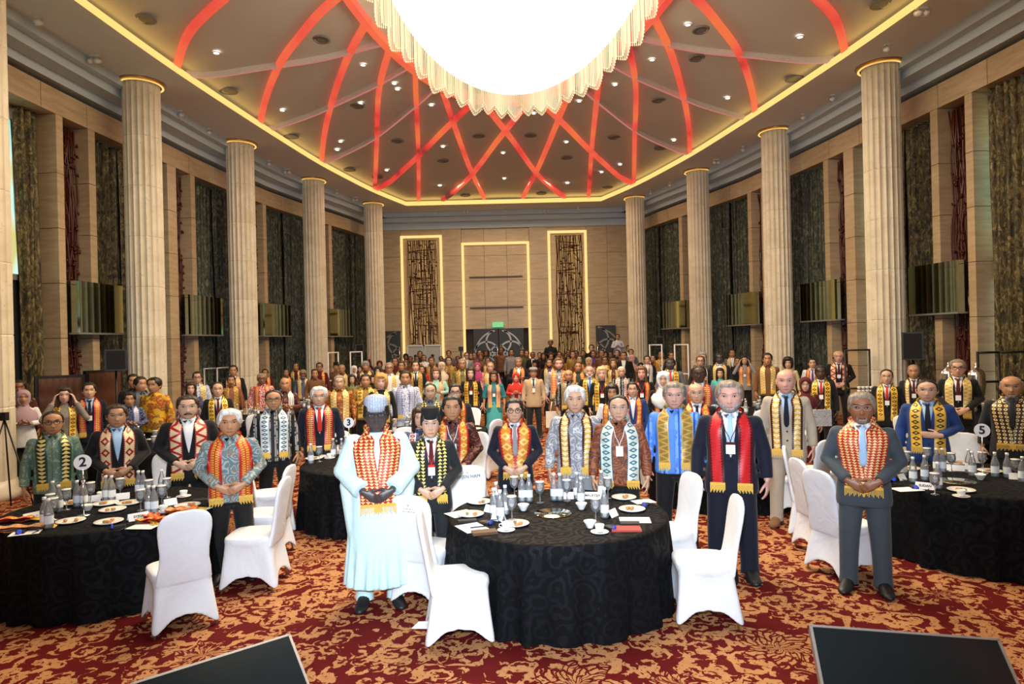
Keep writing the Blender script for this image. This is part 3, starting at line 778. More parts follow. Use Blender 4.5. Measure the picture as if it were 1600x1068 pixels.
mb = MB(); mb.box(-.26, .26, -.03, .05, -.12, .12); put('sign_box', mb.mesh('sign_box', [M['exit']], False), ex)
o = put('lettering', text_mesh('EXIT', .22, M['white_paint']), ex); o.rotation_euler = (PI/2, 0, 0); o.location = (0, -.036, 0)
# closed end of the hall behind the camera
mb = MB(); bx(mb, -10.6, 10.6, -9.2, -9, 0, 9.2); struct('wall_front', mb, [M['stone']])
# ------------------------------------------------------------------ columns
def drum_mesh(h, r=.40, nf=20):
    mb = MB(); per = 6; R = []
    for z, k in ((0, .975), (.018, 1), (h-.018, 1), (h, .975)):
        ring = []
        for i in range(nf*per):
            a = 2*PI*i/(nf*per); u = (i % per)/per; rr = r*k*(1-.085*math.sin(PI*u)**.7 if u > 0 else 1)
            ring.append((rr*math.cos(a), rr*math.sin(a), z))
        R.append(ring)
    mb.rings(R); me = mb.mesh('drum', [M['column']], False); return smooth_by_angle(me, 30)
DM = {h: drum_mesh(h) for h in (1.15, 1.30)}
COLS = [(8.58, 15.45), (8.10, 20.15), (7.15, 24.75), (5.73, 29.12), (8.62, 10.55), (8.62, 5.6)]
cmb = MB(); cmb.lathe([(.43, -.06), (.50, -.04), (.51, .0), (.43, .0)], 40, sy=1, cap=False); cap_me = cmb.mesh('cap_ring', [M['brass']])
for s in (-1, 1):
    for X, D in COLS:
        t = thing('column', None, None, hall(s*X, D), rnd.uniform(0, 6), kind='structure')
        z = 0.0
        for h in (.30, 1.15, 1.15, 1.15, 1.15, 1.15, 1.15, 1.30):
            if h == .30:
                b = MB(); b.lathe([(.47, 0), (.47, .12), (.43, .2), (.41, .3)], 40); o = put('plinth', b.mesh('plinth', [M['column']]), t)
            else: o = put('drum', DM[h], t); o.location = (0, 0, z)
            z += h
        o = put('cap_ring', cap_me, t); o.location = (0, 0, HTOP)
        b = MB(); b.lathe([(.43, -.02), (.48, -.02)], 40, cap=False); put('cap_glow', b.mesh('cap_glow', [M['gold_glow']]), t).location = (0, 0, HTOP-.055)
# ------------------------------------------------------------------ ceiling
GD = [11.0, 12.2, 14.7, 18.75, 22.7, 26.97, 29.62]; GX = [7.78, 7.70, 7.49, 6.94, 6.33, 5.31, 4.33]
gx = np.linspace(11, 29.62, 25)
def gold(D): return float(np.interp(D, GD, GX))
half = [(gold(d), d) for d in gx]
# smooth the polyline
for _ in range(3): half = [half[0]]+[((half[i-1][0]+2*half[i][0]+half[i+1][0])/4, half[i][1]) for i in range(1, len(half)-1)]+[half[-1]]
half += [(half[-1][0]*(1-q/8), 29.62) for q in range(1, 8)]
near = [(x, 22-d) for x, d in half[::-1]]
right = [(0.0, 22-29.62)]+[p for p in near if p[1] < 10.99]+half+[(0.0, 29.62)]
OVAL = right+[(-x, d) for x, d in right[::-1][1:-1]]
def oval_scaled(k): return [(x*k, 11+(d-11)*k) for x, d in OVAL]
mb = MB(); n = len(OVAL)
OUT = []
for (x, d) in OVAL:       # matching outer points
    L = math.hypot(x/11.5, (d-11)/23.5); OUT.append((x/L, 11+(d-11)/L))
V = [hp(x, d, HTOP) for x, d in OVAL]+[hp(x, d, HTOP) for x, d in OUT]+[hp(x, d, HTOP+.12) for x, d in OUT]
F = [(i, (i+1) % n, n+(i+1) % n, n+i) for i in range(n)]+[(n+i, n+(i+1) % n, 2*n+(i+1) % n, 2*n+i) for i in range(n)]
mb.add(V, F); struct('ceiling', mb, [M['soffit']], label='flat painted ceiling ring around the raised oval')
def dome(X, D):
    r = min(1.0, math.hypot(X/7.75, (D-11)/19.0)); return 8.75+1.2*(1-r*r)
mb = MB(); K = [1.03, 1.0, .9, .8, .7, .6, .5, .4, .3, .2, .1]; R = []
for k in K: R.append([hp(x*k, 11+(d-11)*k, dome(x*min(k, 1), 11+(d-11)*min(k, 1))) for x, d in OVAL])
mb.rings(R, cap=False); mb.add(R[-1], [tuple(range(len(OVAL)))]); struct('ceiling', mb, [M['ceiling']], label='shallow oval dome of the raised ceiling', smooth=True)
cv = thing('cove_light', 'long gold glowing cove edge running around the oval ceiling', 'cove light')
mb = MB(); I = oval_scaled(.992); O2 = oval_scaled(1.012)
mb.rings([[hp(*p, HTOP-.01) for p in OVAL], [hp(*p, HTOP+.20) for p in O2]], cap=False); put('glow_strip', mb.mesh('glow_strip', [M['gold_glow']], False), cv)  # fascia lit by hidden LEDs; their light is put in as its own emission
mb = MB(); J = oval_scaled(.985)
mb.rings([[hp(*p, HTOP-.035) for p in OVAL], [hp(*p, HTOP-.035) for p in J], [hp(*p, HTOP+.03) for p in J], [hp(*p, HTOP+.03) for p in OVAL]], cap=False, closed=True)
put('lip', mb.mesh('lip', [M['gold_glow']], False), cv)
# curved ribs of the ceiling, two mirrored spiral families
RIBS = [[(-7.61, 15.13), (-6.91, 14.12), (-6.28, 13.55), (-5.0, 12.7), (-3.7, 12.0)],
        [(-7.19, 19.26), (-6.44, 17.66), (-5.57, 16.14), (-4.75, 15.11), (-4.12, 14.38), (-3.5, 13.8)],
        [(-6.39, 23.06), (-5.67, 20.73), (-4.88, 18.6), (-4.0, 16.53), (-3.2, 15.0)],
        [(-5.4, 27.72), (-4.44, 22.9), (-3.62, 18.75), (-2.9, 16.3)],
        [(-3.77, 29.55), (-3.13, 24.08), (-2.66, 19.51), (-2.45, 17.6)],
        [(-.86, 29.6), (-1.33, 26.08), (-1.66, 22.22), (-1.85, 19.3)],
        [(2.72, 29.6), (1.35, 26.82), (.24, 23.3), (-.6, 20.6)],
        [(5.38, 27.5), (3.32, 24.43), (1.89, 21.85), (1.0, 20.2)],
        [(6.40, 23.1), (4.44, 21.99), (2.76, 20.01), (2.0, 18.9)],
        [(7.20, 19.5), (5.9, 19.34), (5.09, 19.06), (3.65, 18.32), (2.6, 17.5)],
        [(7.55, 15.5), (6.92, 15.88), (5.82, 16.16), (4.79, 16.34), (3.92, 16.29), (2.9, 16.1)]]
def catmull(P, n=7):
    P = [Vector((*p, 0)) for p in P]; Q = [P[0]*2-P[1]]+P+[P[-1]*2-P[-2]]; out = []
    for i in range(1, len(Q)-2):
        for k in range(n):
            t = k/n; a, b, c, d = Q[i-1], Q[i], Q[i+1], Q[i+2]
            out.append(.5*((2*b)+(-a+c)*t+(2*a-5*b+4*c-d)*t*t+(-a+3*b-3*c+d)*t**3))
    return out+[P[-1]]
def rib(P, wide, label, grp):
    pts = catmull(P); w = .072 if wide else .040; lo = []; hi = []
    body, side = MB(), MB(); n = len(pts); rows = []
    for i, p in enumerate(pts):
        t = (pts[min(i+1, n-1)]-pts[max(i-1, 0)]).normalized(); q = Vector((-t.y, t.x, 0))
        a, b = p+q*w, p-q*w; z = dome(p.x, p.y)
        rows.append((hp(a.x, a.y, z-.13), hp(b.x, b.y, z-.13), hp(b.x, b.y, z+.05), hp(a.x, a.y, z+.05)))
    V = [v for r in rows for v in r]
    body.add(V, [(4*i, 4*i+1, 4*i+5, 4*i+4) for i in range(n-1)])
    side.add(V, [(4*i+1, 4*i+2, 4*i+6, 4*i+5) for i in range(n-1)]+[(4*i+3, 4*i, 4*i+4, 4*i+7) for i in range(n-1)])
    t = thing('ceiling_rib', label, 'light', group=grp)
    put('glow_face', body.mesh('glow_face', [M['red_glow'] if wide else M['pink_glow']]), t)
    put('side_face', side.mesh('side_face', [M['red_glow'] if wide else M['rib_white']]), t)
where = ['starting above the nearest column', 'starting before the second column', 'starting by the third column', 'starting by the last column', 'starting at the far corner of the oval', 'starting on the far edge', 'crossing the far edge to the other side',
         'crossing from the far opposite corner', 'crossing low from the third opposite column', 'crossing low from the second opposite column', 'crossing low from the nearest opposite column']
for i, P in enumerate(RIBS):
    for s in (1, -1):
        side = 'left' if s > 0 else 'right'
        wide = i < 7 or (i == 7)
        rib([(x*s, d) for x, d in P], wide, '%s ceiling rib of the %s family %s' % ('broad red' if wide else 'thin pink', side, where[i]), 'curved light ribs of the ceiling')
for i, P in enumerate(RIBS):      # the half of the oval towards the camera
    for s in (1, -1):
        if i in (0, 1, 2, 9, 10): rib([(-x*s, 22-d) for x, d in P], i < 7, 'curved light rib over the camera end of the oval ceiling', 'near curved light ribs')
# ring that gathers the ribs around the chandelier
RING = [(3.7*math.cos(a), 11+9.4*math.sin(a)) for a in np.linspace(0, 2*PI, 72, endpoint=False)]
rg = thing('ceiling_ring', 'oval red edged ring gathering the ribs around the chandelier', 'ceiling ring')
mb = MB(); k2 = .955
mb.rings([[hp(x, d, dome(x, d)-.16) for x, d in RING], [hp(x*k2, 11+(d-11)*k2, dome(x, d)-.16) for x, d in RING], [hp(x*k2, 11+(d-11)*k2, dome(x, d)+.1) for x, d in RING], [hp(x, d, dome(x, d)+.1) for x, d in RING]], cap=False, closed=True)
put('ring_band', mb.mesh('ring_band', [M['red_glow']], False), rg)
# ------------------------------------------------------------------ chandelier
cx = thing('chandelier', 'huge oval chandelier of glowing crystal strands at the centre of the ceiling', 'chandelier', hall(0, 11, 0))
CA, CB = 2.55, 6.5
mb = MB(); mb.rings([[(CA*k*math.cos(a), CB*k*math.sin(a), z) for a in np.linspace(0, 2*PI, 64, endpoint=False)] for k, z in ((.80, 8.42), (.90, 8.55), (.93, 9.6))])
put('light_core', mb.mesh('light_core', [M['crystal_hot']]), cx)
mb = MB(); mb.rings([[(CA*k*math.cos(a), CB*k*math.sin(a), z) for a in np.linspace(0, 2*PI, 64, endpoint=False)] for k, z in ((1.04, 9.62), (1.04, 9.9))])
put('ceiling_plate', mb.mesh('ceiling_plate', [M['brass']]), cx)
mb = MB(); rnd2 = random.Random(5)
def rod(mb, x, y, z0, z1, r=.009):
    mb.add([(x-r, y, z0), (x+r*.5, y-r, z0), (x+r*.5, y+r, z0), (x-r, y, z1), (x+r*.5, y-r, z1), (x+r*.5, y+r, z1)], [(0, 1, 4, 3), (1, 2, 5, 4), (2, 0, 3, 5), (0, 2, 1)])
N = 46
for i in range(N):             # thirty scalloped bays of strands around the rim
    for j in range(12):
        u = j/11; a = 2*PI*(i+u)/N; k = 1.0+.035*math.sin(PI*u)
        zb = 8.36-.13*(1-abs(2*u-1)) + .07*math.sin(i*2.1)
        for kk in (k, k*.955):
            rod(mb, CA*kk*math.cos(a), CB*kk*math.sin(a), zb, 9.5)
            x, y = CA*kk*math.cos(a), CB*kk*math.sin(a)
            mb.add([(x, y, zb-.03), (x+.017, y, zb), (x, y+.017, zb), (x-.017, y, zb), (x, y-.017, zb), (x, y, zb+.03)], [(0, 2, 1), (0, 3, 2), (0, 4, 3), (0, 1, 4), (5, 1, 2), (5, 2, 3), (5, 3, 4), (5, 4, 1)])
o = put('crystal_strands', mb.mesh('crystal_strands', [M['crystal']], False), cx); o['kind'] = 'stuff'
# ------------------------------------------------------------------ fittings on the ceiling
def ceil_point(px, py, inside=True):
    z = 8.9
    for _ in range(20):
        p = atz(px, py, z); X = p.x-(.484-.024*p.y); z = dome(X, p.y) if inside else HTOP
    return Vector((p.x, p.y, z))
def where_(p):
    X = p.x-(.484-.024*p.y); a = 'left' if X < -2.2 else ('right' if X > 2.2 else 'middle'); b = 'near' if p.y < 16.5 else ('central' if p.y < 22 else 'far')
    return b+' '+a
dl = MB(); dl.lathe([(.085, 0), (.085, -.015), (.06, -.015)], 16, cap=False); rim = dl.mesh('trim_ring', [M['white_paint']])
dl = MB(); dl.lathe([(.001, -.01), (.06, -.01)], 12, cap=False); lit = dl.mesh('lamp', [M['downlight']])
for (x, y) in ((338, 81), (567, 100), (616, 129), (621, 138), (441, 171), (674, 163), (527, 233), (692, 228), (532, 220), (604, 265), (788, 278), (1019, 92), (1075, 37), (1250, 56), (905, 157), (961, 131), (1137, 152), (834, 176), (885, 221), (1053, 218), (969, 256), (940, 268), (887, 285), (786, 238), (687, 289), (563, 160)):
    p = ceil_point(x, y); d = thing('ceiling_downlight', 'small lit downlight in the %s part of the oval ceiling' % where_(p), 'downlight', (p.x, p.y, p.z-.02), group='downlights of the oval ceiling')
    put('trim_ring', rim, d); put('lamp', lit, d)
vm_ = MB(); vm_.lathe([(.22, 0), (.22, -.02), (.15, -.03), (.15, -.012), (.08, -.03), (.001, -.03)], 20, cap=False); vme = vm_.mesh('air_vent', [M['vent']])
for (x, y) in ((226, 29), (501, 61), (357, 142), (455, 213), (557, 165), (620, 220), (546, 265), (692, 251), (727, 305), (1096, 46), (1241, 123), (1090, 90), (1030, 156), (960, 214), (886, 246), (1032, 231), (950, 292), (846, 302), (1378, 6), (748, 212), (829, 211), (590, 276)):
    p = ceil_point(x, y); o = put('air_vent', vme, None, None, (p.x, p.y, p.z-.005)); tag(o, 'round grey air vent in the %s part of the oval ceiling' % where_(p), 'vent', 'air vents of the oval ceiling')
def track_spot(p, two):
    t = thing('track_spotlight', ('white twin spotlight on the %s outer ceiling' if two else 'single white spotlight on the %s outer ceiling') % where_(p), 'spotlight', p, group='spotlights of the outer ceiling')
    b = MB(); b.box(-.10 if two else -.04, .10 if two else .04, -.04, .04, -.03, 0); put('base', b.mesh('base', [M['white_paint']], False), t)
    for x in ((-.07, .07) if two else (0,)):
        b = MB(); b.tube([(x, 0, -.03), (x, -.02, -.10)], .012, 6); b.tube([(x, .07, -.08), (x, -.08, -.15)], .05, 10); put('lamp_head', b.mesh('lamp_head', [M['white_paint']]), t)
for (x, y, w) in ((60, 26, 0), (148, 87, 1), (279, 173, 1), (327, 201, 0), (421, 251, 0), (449, 264, 1), (526, 297, 0), (555, 308, 1), (680, 329, 0), (728, 327, 1), (790, 326, 0), (853, 325, 1), (903, 323, 0), (1385, 69, 0), (1300, 148, 0), (1254, 178, 0), (1160, 229, 0), (1119, 249, 1), (1046, 285, 0), (1016, 298, 0), (1440, 12, 1)):
    track_spot(ceil_point(x, y, False), w)
# ------------------------------------------------------------------ people: shared body, garment and hair meshes
Zc = 1.474                                   # chin height of the 1.75 m figure
HZ = [0, .02, .04, .06, .08, .10, .12, .14, .16, .18, .20, .22, .232, .240]
HWd = [.031, .050, .064, .073, .079, .082, .085, .086, .085, .083, .075, .058, .035, .006]
HFr = [.070, .086, .091, .093, .093, .094, .091, .095, .096, .093, .083, .062, .038, .006]
HBk = [.012, .022, .045, .062, .078, .090, .097, .102, .104, .100, .088, .064, .038, .006]
HK = 1.075
def head_pt(a, dz, grow=0.0):
    p = head_pt0(a, dz/HK); return Vector((p.x*HK, p.y*HK, Zc+dz))
def head_pt0(a, dz):
    hw = np.interp(dz, HZ, HWd); fr = np.interp(dz, HZ, HFr); bk = np.interp(dz, HZ, HBk)
    c, s_ = math.cos(a), math.sin(a)                      # a = -90 deg is the face
    x = hw*math.copysign(abs(c)**.92, c); y = (-fr if s_ < 0 else bk)*abs(s_)**.92
    if s_ < 0:
        g = lambda v, m, w: math.exp(-((v-m)/w)**2)
        nb = .026*g(x, 0, .0125)*(np.interp(dz, [.055, .072, .082, .125, .145], [0, .75, 1.0, .30, 0]))
        nb += .006*g(abs(x), .014, .008)*g(dz, .078, .010)
        y -= nb
        y += .011*g(abs(x), .034, .017)*g(dz, .128, .014)
        y -= .006*g(x, 0, .055)*g(dz, .152, .010)
        y -= .007*g(x, 0, .024)*g(dz, .041, .013) - .004*g(x, 0, .024)*g(dz, .0415, .0035)
        y -= .005*g(x, 0, .025)*g(dz, .008, .014)
        y -= .005*g(abs(x), .045, .018)*g(dz, .085, .02)
    return Vector((x, y, Zc+dz))
def head_mesh(mb, disp=None, seg=48, m=0):
    R = []
    zs = [v*HK for v in [0]+list(np.linspace(.01, .225, 34))+[.232, .240]]
    for dz in zs:
        ring = []
        for k in range(seg):
            a = 2*PI*k/seg; p = head_pt(a, dz)
            if disp is not None:
                n = (p-Vector((0, .003, Zc+.125))); n.z *= .8; n.normalize(); p = p+n*(HK*disp(Vector((p.x/HK, p.y/HK, 0)), dz/HK))
            ring.append(p)
        R.append(ring)
    mb.rings(R, m)
def hand(mb, w, d, nrm, side, curl=(.35, .45, .3), spread=0.02, thumb=.6):
    """palm, four bent fingers of unequal length and a thumb from the palm's side; d points to the fingers, nrm out of the palm"""
    w = Vector(w); d = Vector(d).normalized(); nrm = Vector(nrm); nrm = (nrm-d*nrm.dot(d)).normalized(); ac = d.cross(nrm)*side
    mb.tube([w-d*.03, w, w+d*.03, w+d*.065, w+d*.092], [(.017, .024), (.016, .026), (.015, .036), (.014, .041), (.011, .038)], 12, 0, nrm)
    for i, L in enumerate((.90, 1.0, .94, .74)):
        off = (-.0305+.0203*i); p = w+d*.086+ac*off; q = d+ac*(off*spread*20); q.normalize(); r = .0092 if i < 3 else .0080; pts = [p-q*.02]; rr = [r]
        pts.append(p); rr.append(r)
        for seg_, c in zip((.040*L, .026*L, .021*L), curl):
            q = (Matrix.Rotation(0, 3, 'X') @ (q*math.cos(c)+nrm*math.sin(c))).normalized(); p = p+q*seg_; pts.append(p); rr.append(r*(.97 if seg_ > .03 else .86))
            tn = nrm - q*nrm.dot(q); 
        mb.tube(pts, rr, 8); mb.ball(pts[-1], r*.86, 8, 0, 5)
    b = w+d*.022-ac*.026; q = (d*.62-ac*.62+nrm*.35).normalized(); p1 = b+q*.042; q2 = (d*.9-ac*.15+nrm*.45).normalized(); p2 = p1+q2*.034; p3 = p2+q2*.024
    mb.tube([b, p1, p2, p3], [.0135, .0115, .0105, .0085], 8); mb.ball(p3, .0085, 8, 0, 5)
POSES = {
 'clasp': [((-.180, .005, 1.375), (-.262, .02, 1.14), (-.105, -.185, .985), (.80, -.12, -.50), (.1, .95, 0), (.35, .45, .3)),
           ((.180, .005, 1.375), (.262, .02, 1.14), (.100, -.215, .995), (-.82, -.10, -.50), (0, .95, 0), (.45, .55, .35))],
 'down': [((-.180, .005, 1.375), (-.245, .03, 1.13), (-.262, -.035, .875), (0, -.10, -1), (.9, .25, 0), (.25, .35, .25)),
          ((.180, .005, 1.375), (.245, .03, 1.13), (.262, -.035, .875), (0, -.10, -1), (-.9, .25, 0), (.25, .35, .25))],
 'belly': [((-.180, .005, 1.375), (-.245, .03, 1.13), (-.262, -.035, .875), (0, -.10, -1), (.9, .25, 0), (.25, .35, .25)),
           ((.180, .005, 1.375), (.265, .03, 1.15), (.105, -.190, 1.075), (-1, -.05, .05), (0, .95, 0), (.15, .2, .15))],
 'head': [((-.180, .005, 1.375), (-.30, -.10, 1.22), (-.150, -.09, 1.50), (.25, .05, .95), (.9, .2, -.2), (.35, .4, .3)),
          ((.180, .005, 1.375), (.30, -.10, 1.22), (.150, -.09, 1.50), (-.25, .05, .95), (-.9, .2, -.2), (.35, .4, .3))],
 'chest': [((-.180, .005, 1.375), (-.262, -.01, 1.15), (-.095, -.235, 1.14), (.80, -.30, .30), (.1, .3, .9), (.35, .45, .3)),
           ((.180, .005, 1.375), (.262, -.01, 1.15), (.090, -.255, 1.15), (-.80, -.30, .30), (0, .3, .9), (.35, .45, .3))],
 'wave': [((-.180, .005, 1.375), (-.34, -.02, 1.58), (-.37, -.05, 1.84), (-.15, 0, 1), (0, -1, 0), (.1, .1, .1)),
          ((.180, .005, 1.375), (.245, .03, 1.13), (.262, -.035, .875), (0, -.10, -1), (-.9, .25, 0), (.25, .35, .25))],
}
def oval_loft(mb, prof, seg=26, m=0, e=.86):
    R = []
    for z, hw, hd, yc in prof:
        ring = []
        for k in range(seg):
            a = 2*PI*k/seg; c, s_ = math.cos(a), math.sin(a)
            ring.append((hw*math.copysign(abs(c)**e, c), yc+hd*math.copysign(abs(s_)**e, s_), z))
        R.append(ring)
    mb.rings(R, m)
TORSO = [(.78, .10, .08, 0), (.84, .155, .105, .005), (.93, .165, .112, .005), (1.03, .145, .10, 0), (1.12, .145, .098, 0), (1.25, .160, .108, 0), (1.34, .168, .106, .005), (1.39, .150, .082, .01), (1.43, .090, .062, .012), (1.47, .06, .056, .01)]
def limb(mb, arm, r0, r1, r2, end=0.0):
    s_, e, w = (Vector(p) for p in arm[:3]); t = (w-e); w2 = w - t.normalized()*end
    mb.ball(s_, (r0*1.05, r0*1.05, r0*1.05), 12)
    mb.tube([s_, s_.lerp(e, .5), e, e.lerp(w2, .5), w2], [r0, (r0+r1)/2, r1, (r1+r2)/2+.002, r2], 12)
    mb.ball(e, r1*1.0, 10)
def body_mesh(pose, fem=False):
    mb = MB(); oval_loft(mb, TORSO if not fem else [(z, hw*.92, hd*.95, y) for z, hw, hd, y in TORSO])
    head_mesh(mb)
    mb.tube([(0, .022, 1.38), (0, .018, 1.45), (0, .010, 1.54), (0, .004, 1.60)], [.072, .059, .058, .058] if not fem else [.06, .046, .045, .045], 16)
    for s_ in (-1, 1):
        mb.ball((s_*.094, .010, Zc+.120), (.011, .022, .036), 10); mb.ball((s_*.098, .016, Zc+.130), (.009, .018, .020), 8, 0, 5)
    for side, arm in zip((-1, 1), POSES[pose]):
        limb(mb, arm, .046, .037, .025)
        hand(mb, arm[2], arm[3], arm[4], side, arm[5])
        x = side*.085
        mb.tube([(x, 0, .88), (x*1.08, -.005, .66), (x*1.25, -.005, .48), (x*1.35, .006, .34), (x*1.44, .010, .10)], [.080, .066, .050, .050, .034], 12)
        mb.tube([(x*1.44, .05, .045), (x*1.46, -.06, .04), (x*1.58, -.15, .03)], [.032, .032, .022], 8)
    return mb
# fine levels: voxel size and triangles for near and far figures
BODY = {}
for p, hi in (('clasp', 22000), ('down', 20000), ('belly', 18000), ('head', 9000), ('chest', 9000), ('wave', 6000)):
    BODY[p] = baked(body_mesh(p), 'body', .0062 if hi > 9000 else .008, (hi, 4200), [SKIN['tan']], 1)
    if p in ('clasp', 'head', 'down', 'chest'): BODY['f'+p] = baked(body_mesh(p, True), 'body', .008, (9000, 4200), [SKIN['tan']], 1)
# clothing
JK = [(.75, .20, .135, .005), (.80, .205, .14, .005), (.92, .196, .136, 0), (1.04, .178, .126, 0), (1.13, .180, .126, 0), (1.26, .194, .134, 0), (1.335, .204, .130, .005), (1.385, .196, .108, .01), (1.415, .160, .090, .012), (1.445, .105, .078, .012), (1.468, .075, .070, .012)]
SH = [(.80, .192, .132, .005), (.83, .196, .136, .005), (.93, .190, .134, 0), (1.04, .178, .128, 0), (1.13, .178, .126, 0), (1.26, .188, .130, 0), (1.335, .194, .124, .005), (1.385, .184, .104, .01), (1.415, .148, .086, .012), (1.445, .100, .076, .012), (1.468, .073, .069, .012)]
BL = [(.72, .215, .15, .005), (.80, .205, .145, .005), (.95, .182, .13, 0), (1.06, .160, .118, 0), (1.15, .162, .12, 0), (1.25, .176, .138, -.01), (1.32, .176, .125, 0), (1.375, .166, .098, .01), (1.41, .125, .080, .012), (1.445, .080, .068, .012), (1.46, .066, .063, .012)]
RB = [(.17, .235, .18, .0), (.19, .24, .185, .0), (.40, .235, .18, 0), (.70, .228, .175, 0), (.95, .218, .168, 0), (1.15, .212, .158, 0), (1.28, .208, .150, 0), (1.35, .200, .128, .005), (1.395, .176, .100, .01), (1.43, .12, .08, .012), (1.46, .074, .068, .012)]
LG = [(.16, .22, .16, 0), (.18, .225, .165, 0), (.5, .20, .15, 0), (.75, .198, .145, 0), (.95, .18, .13, 0), (1.0, .17, .125, 0)]
def garment(prof, pose, r, end=.02):
    mb = MB(); oval_loft(mb, prof, 30)
    if pose:
        for arm in POSES[pose]: limb(mb, arm, r[0], r[1], r[2], end)
    return mb
GAR = {}
for p in ('clasp', 'down', 'belly', 'head', 'chest', 'wave'):
    GAR['s', p] = baked(garment(JK, p, (.062, .056, .046)), 'jacket', .010, (5200, 1500), [FAB['navy']], 4)
    if p != 'wave': GAR['b', p] = baked(garment(SH, p, (.058, .055, .047)), 'batik_shirt', .010, (5200, 1500), [FAB['navy']], 4)
    if p in ('clasp', 'down', 'head', 'chest', 'wave'): GAR['w', p] = baked(garment(BL, p, (.050, .050, .044), .03), 'blouse', .010, (3600, 1400), [FAB['navy']], 4)
GAR['t', 'down'] = baked(garment(BL, 'down', (.060, .062, .064), .20), 'blouse', .010, (3600, 1400), [FAB['navy']], 4)
rb = garment(RB, 'clasp', (.072, .084, .078), .035)
for sx in (-1, 1): rb.tube([(sx*.20, 0, 1.20), (sx*.245, .0, 1.02), (sx*.215, .0, .70), (sx*.19, 0, .40)], [(.05, .04), (.055, .06), (.045, .08), (.03, .06)], 12)
# hanging folds down the robe
for k in range(15):
    a = 2*PI*k/15+.2; rr = .235; rb.tube([(rr*.80*math.cos(a), .60*rr*math.sin(a), 1.0), (rr*.93*math.cos(a+.05), .63*rr*math.sin(a+.05), .6), (rr*1.06*math.cos(a), .80*rr*math.sin(a), .18)], [.008, .030, .042], 8)
GAR['r', 'clasp'] = baked(rb, 'robe', .010, (12000, 2000), [FAB['robe']], 1)
def trousers():
    mb = MB(); oval_loft(mb, [(.76, .15, .10, 0), (.82, .176, .118, .005), (.92, .174, .118, .005), (1.0, .160, .110, 0), (1.04, .155, .108, 0)])
    for s_ in (-1, 1): mb.tube([(s_*.088, 0, .88), (s_*.10, -.005, .64), (s_*.112, -.008, .46), (s_*.118, .005, .28), (s_*.122, .008, .10), (s_*.123, .0, .035)], [.098, .088, .078, .072, .070, .076], 14)
    return mb
TRO = baked(trousers(), 'trousers', .012, (2400, 700), [FAB['black']], 3)
SKT = baked(garment(LG, None, None), 'skirt', .014, (1500, 500), [FAB['black']], 2)
def shoe(s_):
    mb = MB(); R = []
    for y, w, h, z in ((.098, .014, .04, .02), (.085, .036, .075, .0), (.04, .046, .105, 0), (0, .047, .112, 0), (-.05, .049, .100, 0), (-.11, .054, .072, 0), (-.165, .052, .056, 0), (-.205, .036, .042, 0), (-.222, .012, .022, .005)):
        R.append([(s_*.122+s_*(-y)*.18+w*math.cos(2*PI*k/12), y, z+max(0, h*(.5+.5*math.sin(2*PI*k/12)))) for k in range(12)])
    mb.rings(R); return mb.mesh('shoe', [M['black']])
SHOE = [shoe(-1), shoe(1)]
# --- hair, hats and head coverings, all shells shaped on the head
def sst(v, a, b): t = min(1, max(0, (v-a)/(b-a))); return t*t*(3-2*t)
def hr(style):
    rn = random.Random(hash(style) % 97 if False else sum(map(ord, style)))
    def disp(p, dz):
        fr = sst(-p.y, .02, .07); side = sst(abs(p.x), .045, .065)
        if style == 'short': line = .205*fr*(1-side*.25)+(1-fr)*(.10 if p.y < .03 else .055); th = .012
        elif style == 'thick': line = .202*fr*(1-side*.3)+(1-fr)*(.10 if p.y < .03 else .04); th = .015
        elif style == 'recede': line = .226*fr+(1-fr)*(.10 if p.y < .03 else .05); th = .007
        elif style == 'fringe': line = .10 if p.y < .04 else .06; line += 1.0*fr; th = .010*(1-sst(dz, .17, .20))-.03*sst(dz, .17, .21)
        elif style == 'curly': line = .185*fr*(1-side*.4)+(1-fr)*.03; th = .040
        else: line = .190*fr*(1-side*.35)+(1-fr)*(.06 if p.y < .0 else .0); th = .022
        t = sst(dz, line-.010, line+.012)
        n = math.sin(p.x*160+p.z*60)*.0016+math.sin(p.y*130+p.x*90)*.0016
        if style in ('curly', 'thick'): n = (math.sin(p.x*110+2*math.sin(p.z*70))+math.sin(p.z*120+p.y*80))*.0045
        return -.014*(1-t)+t*(th*(1+.25*sst(dz, .17, .23))+n)
    return disp
HR = {}
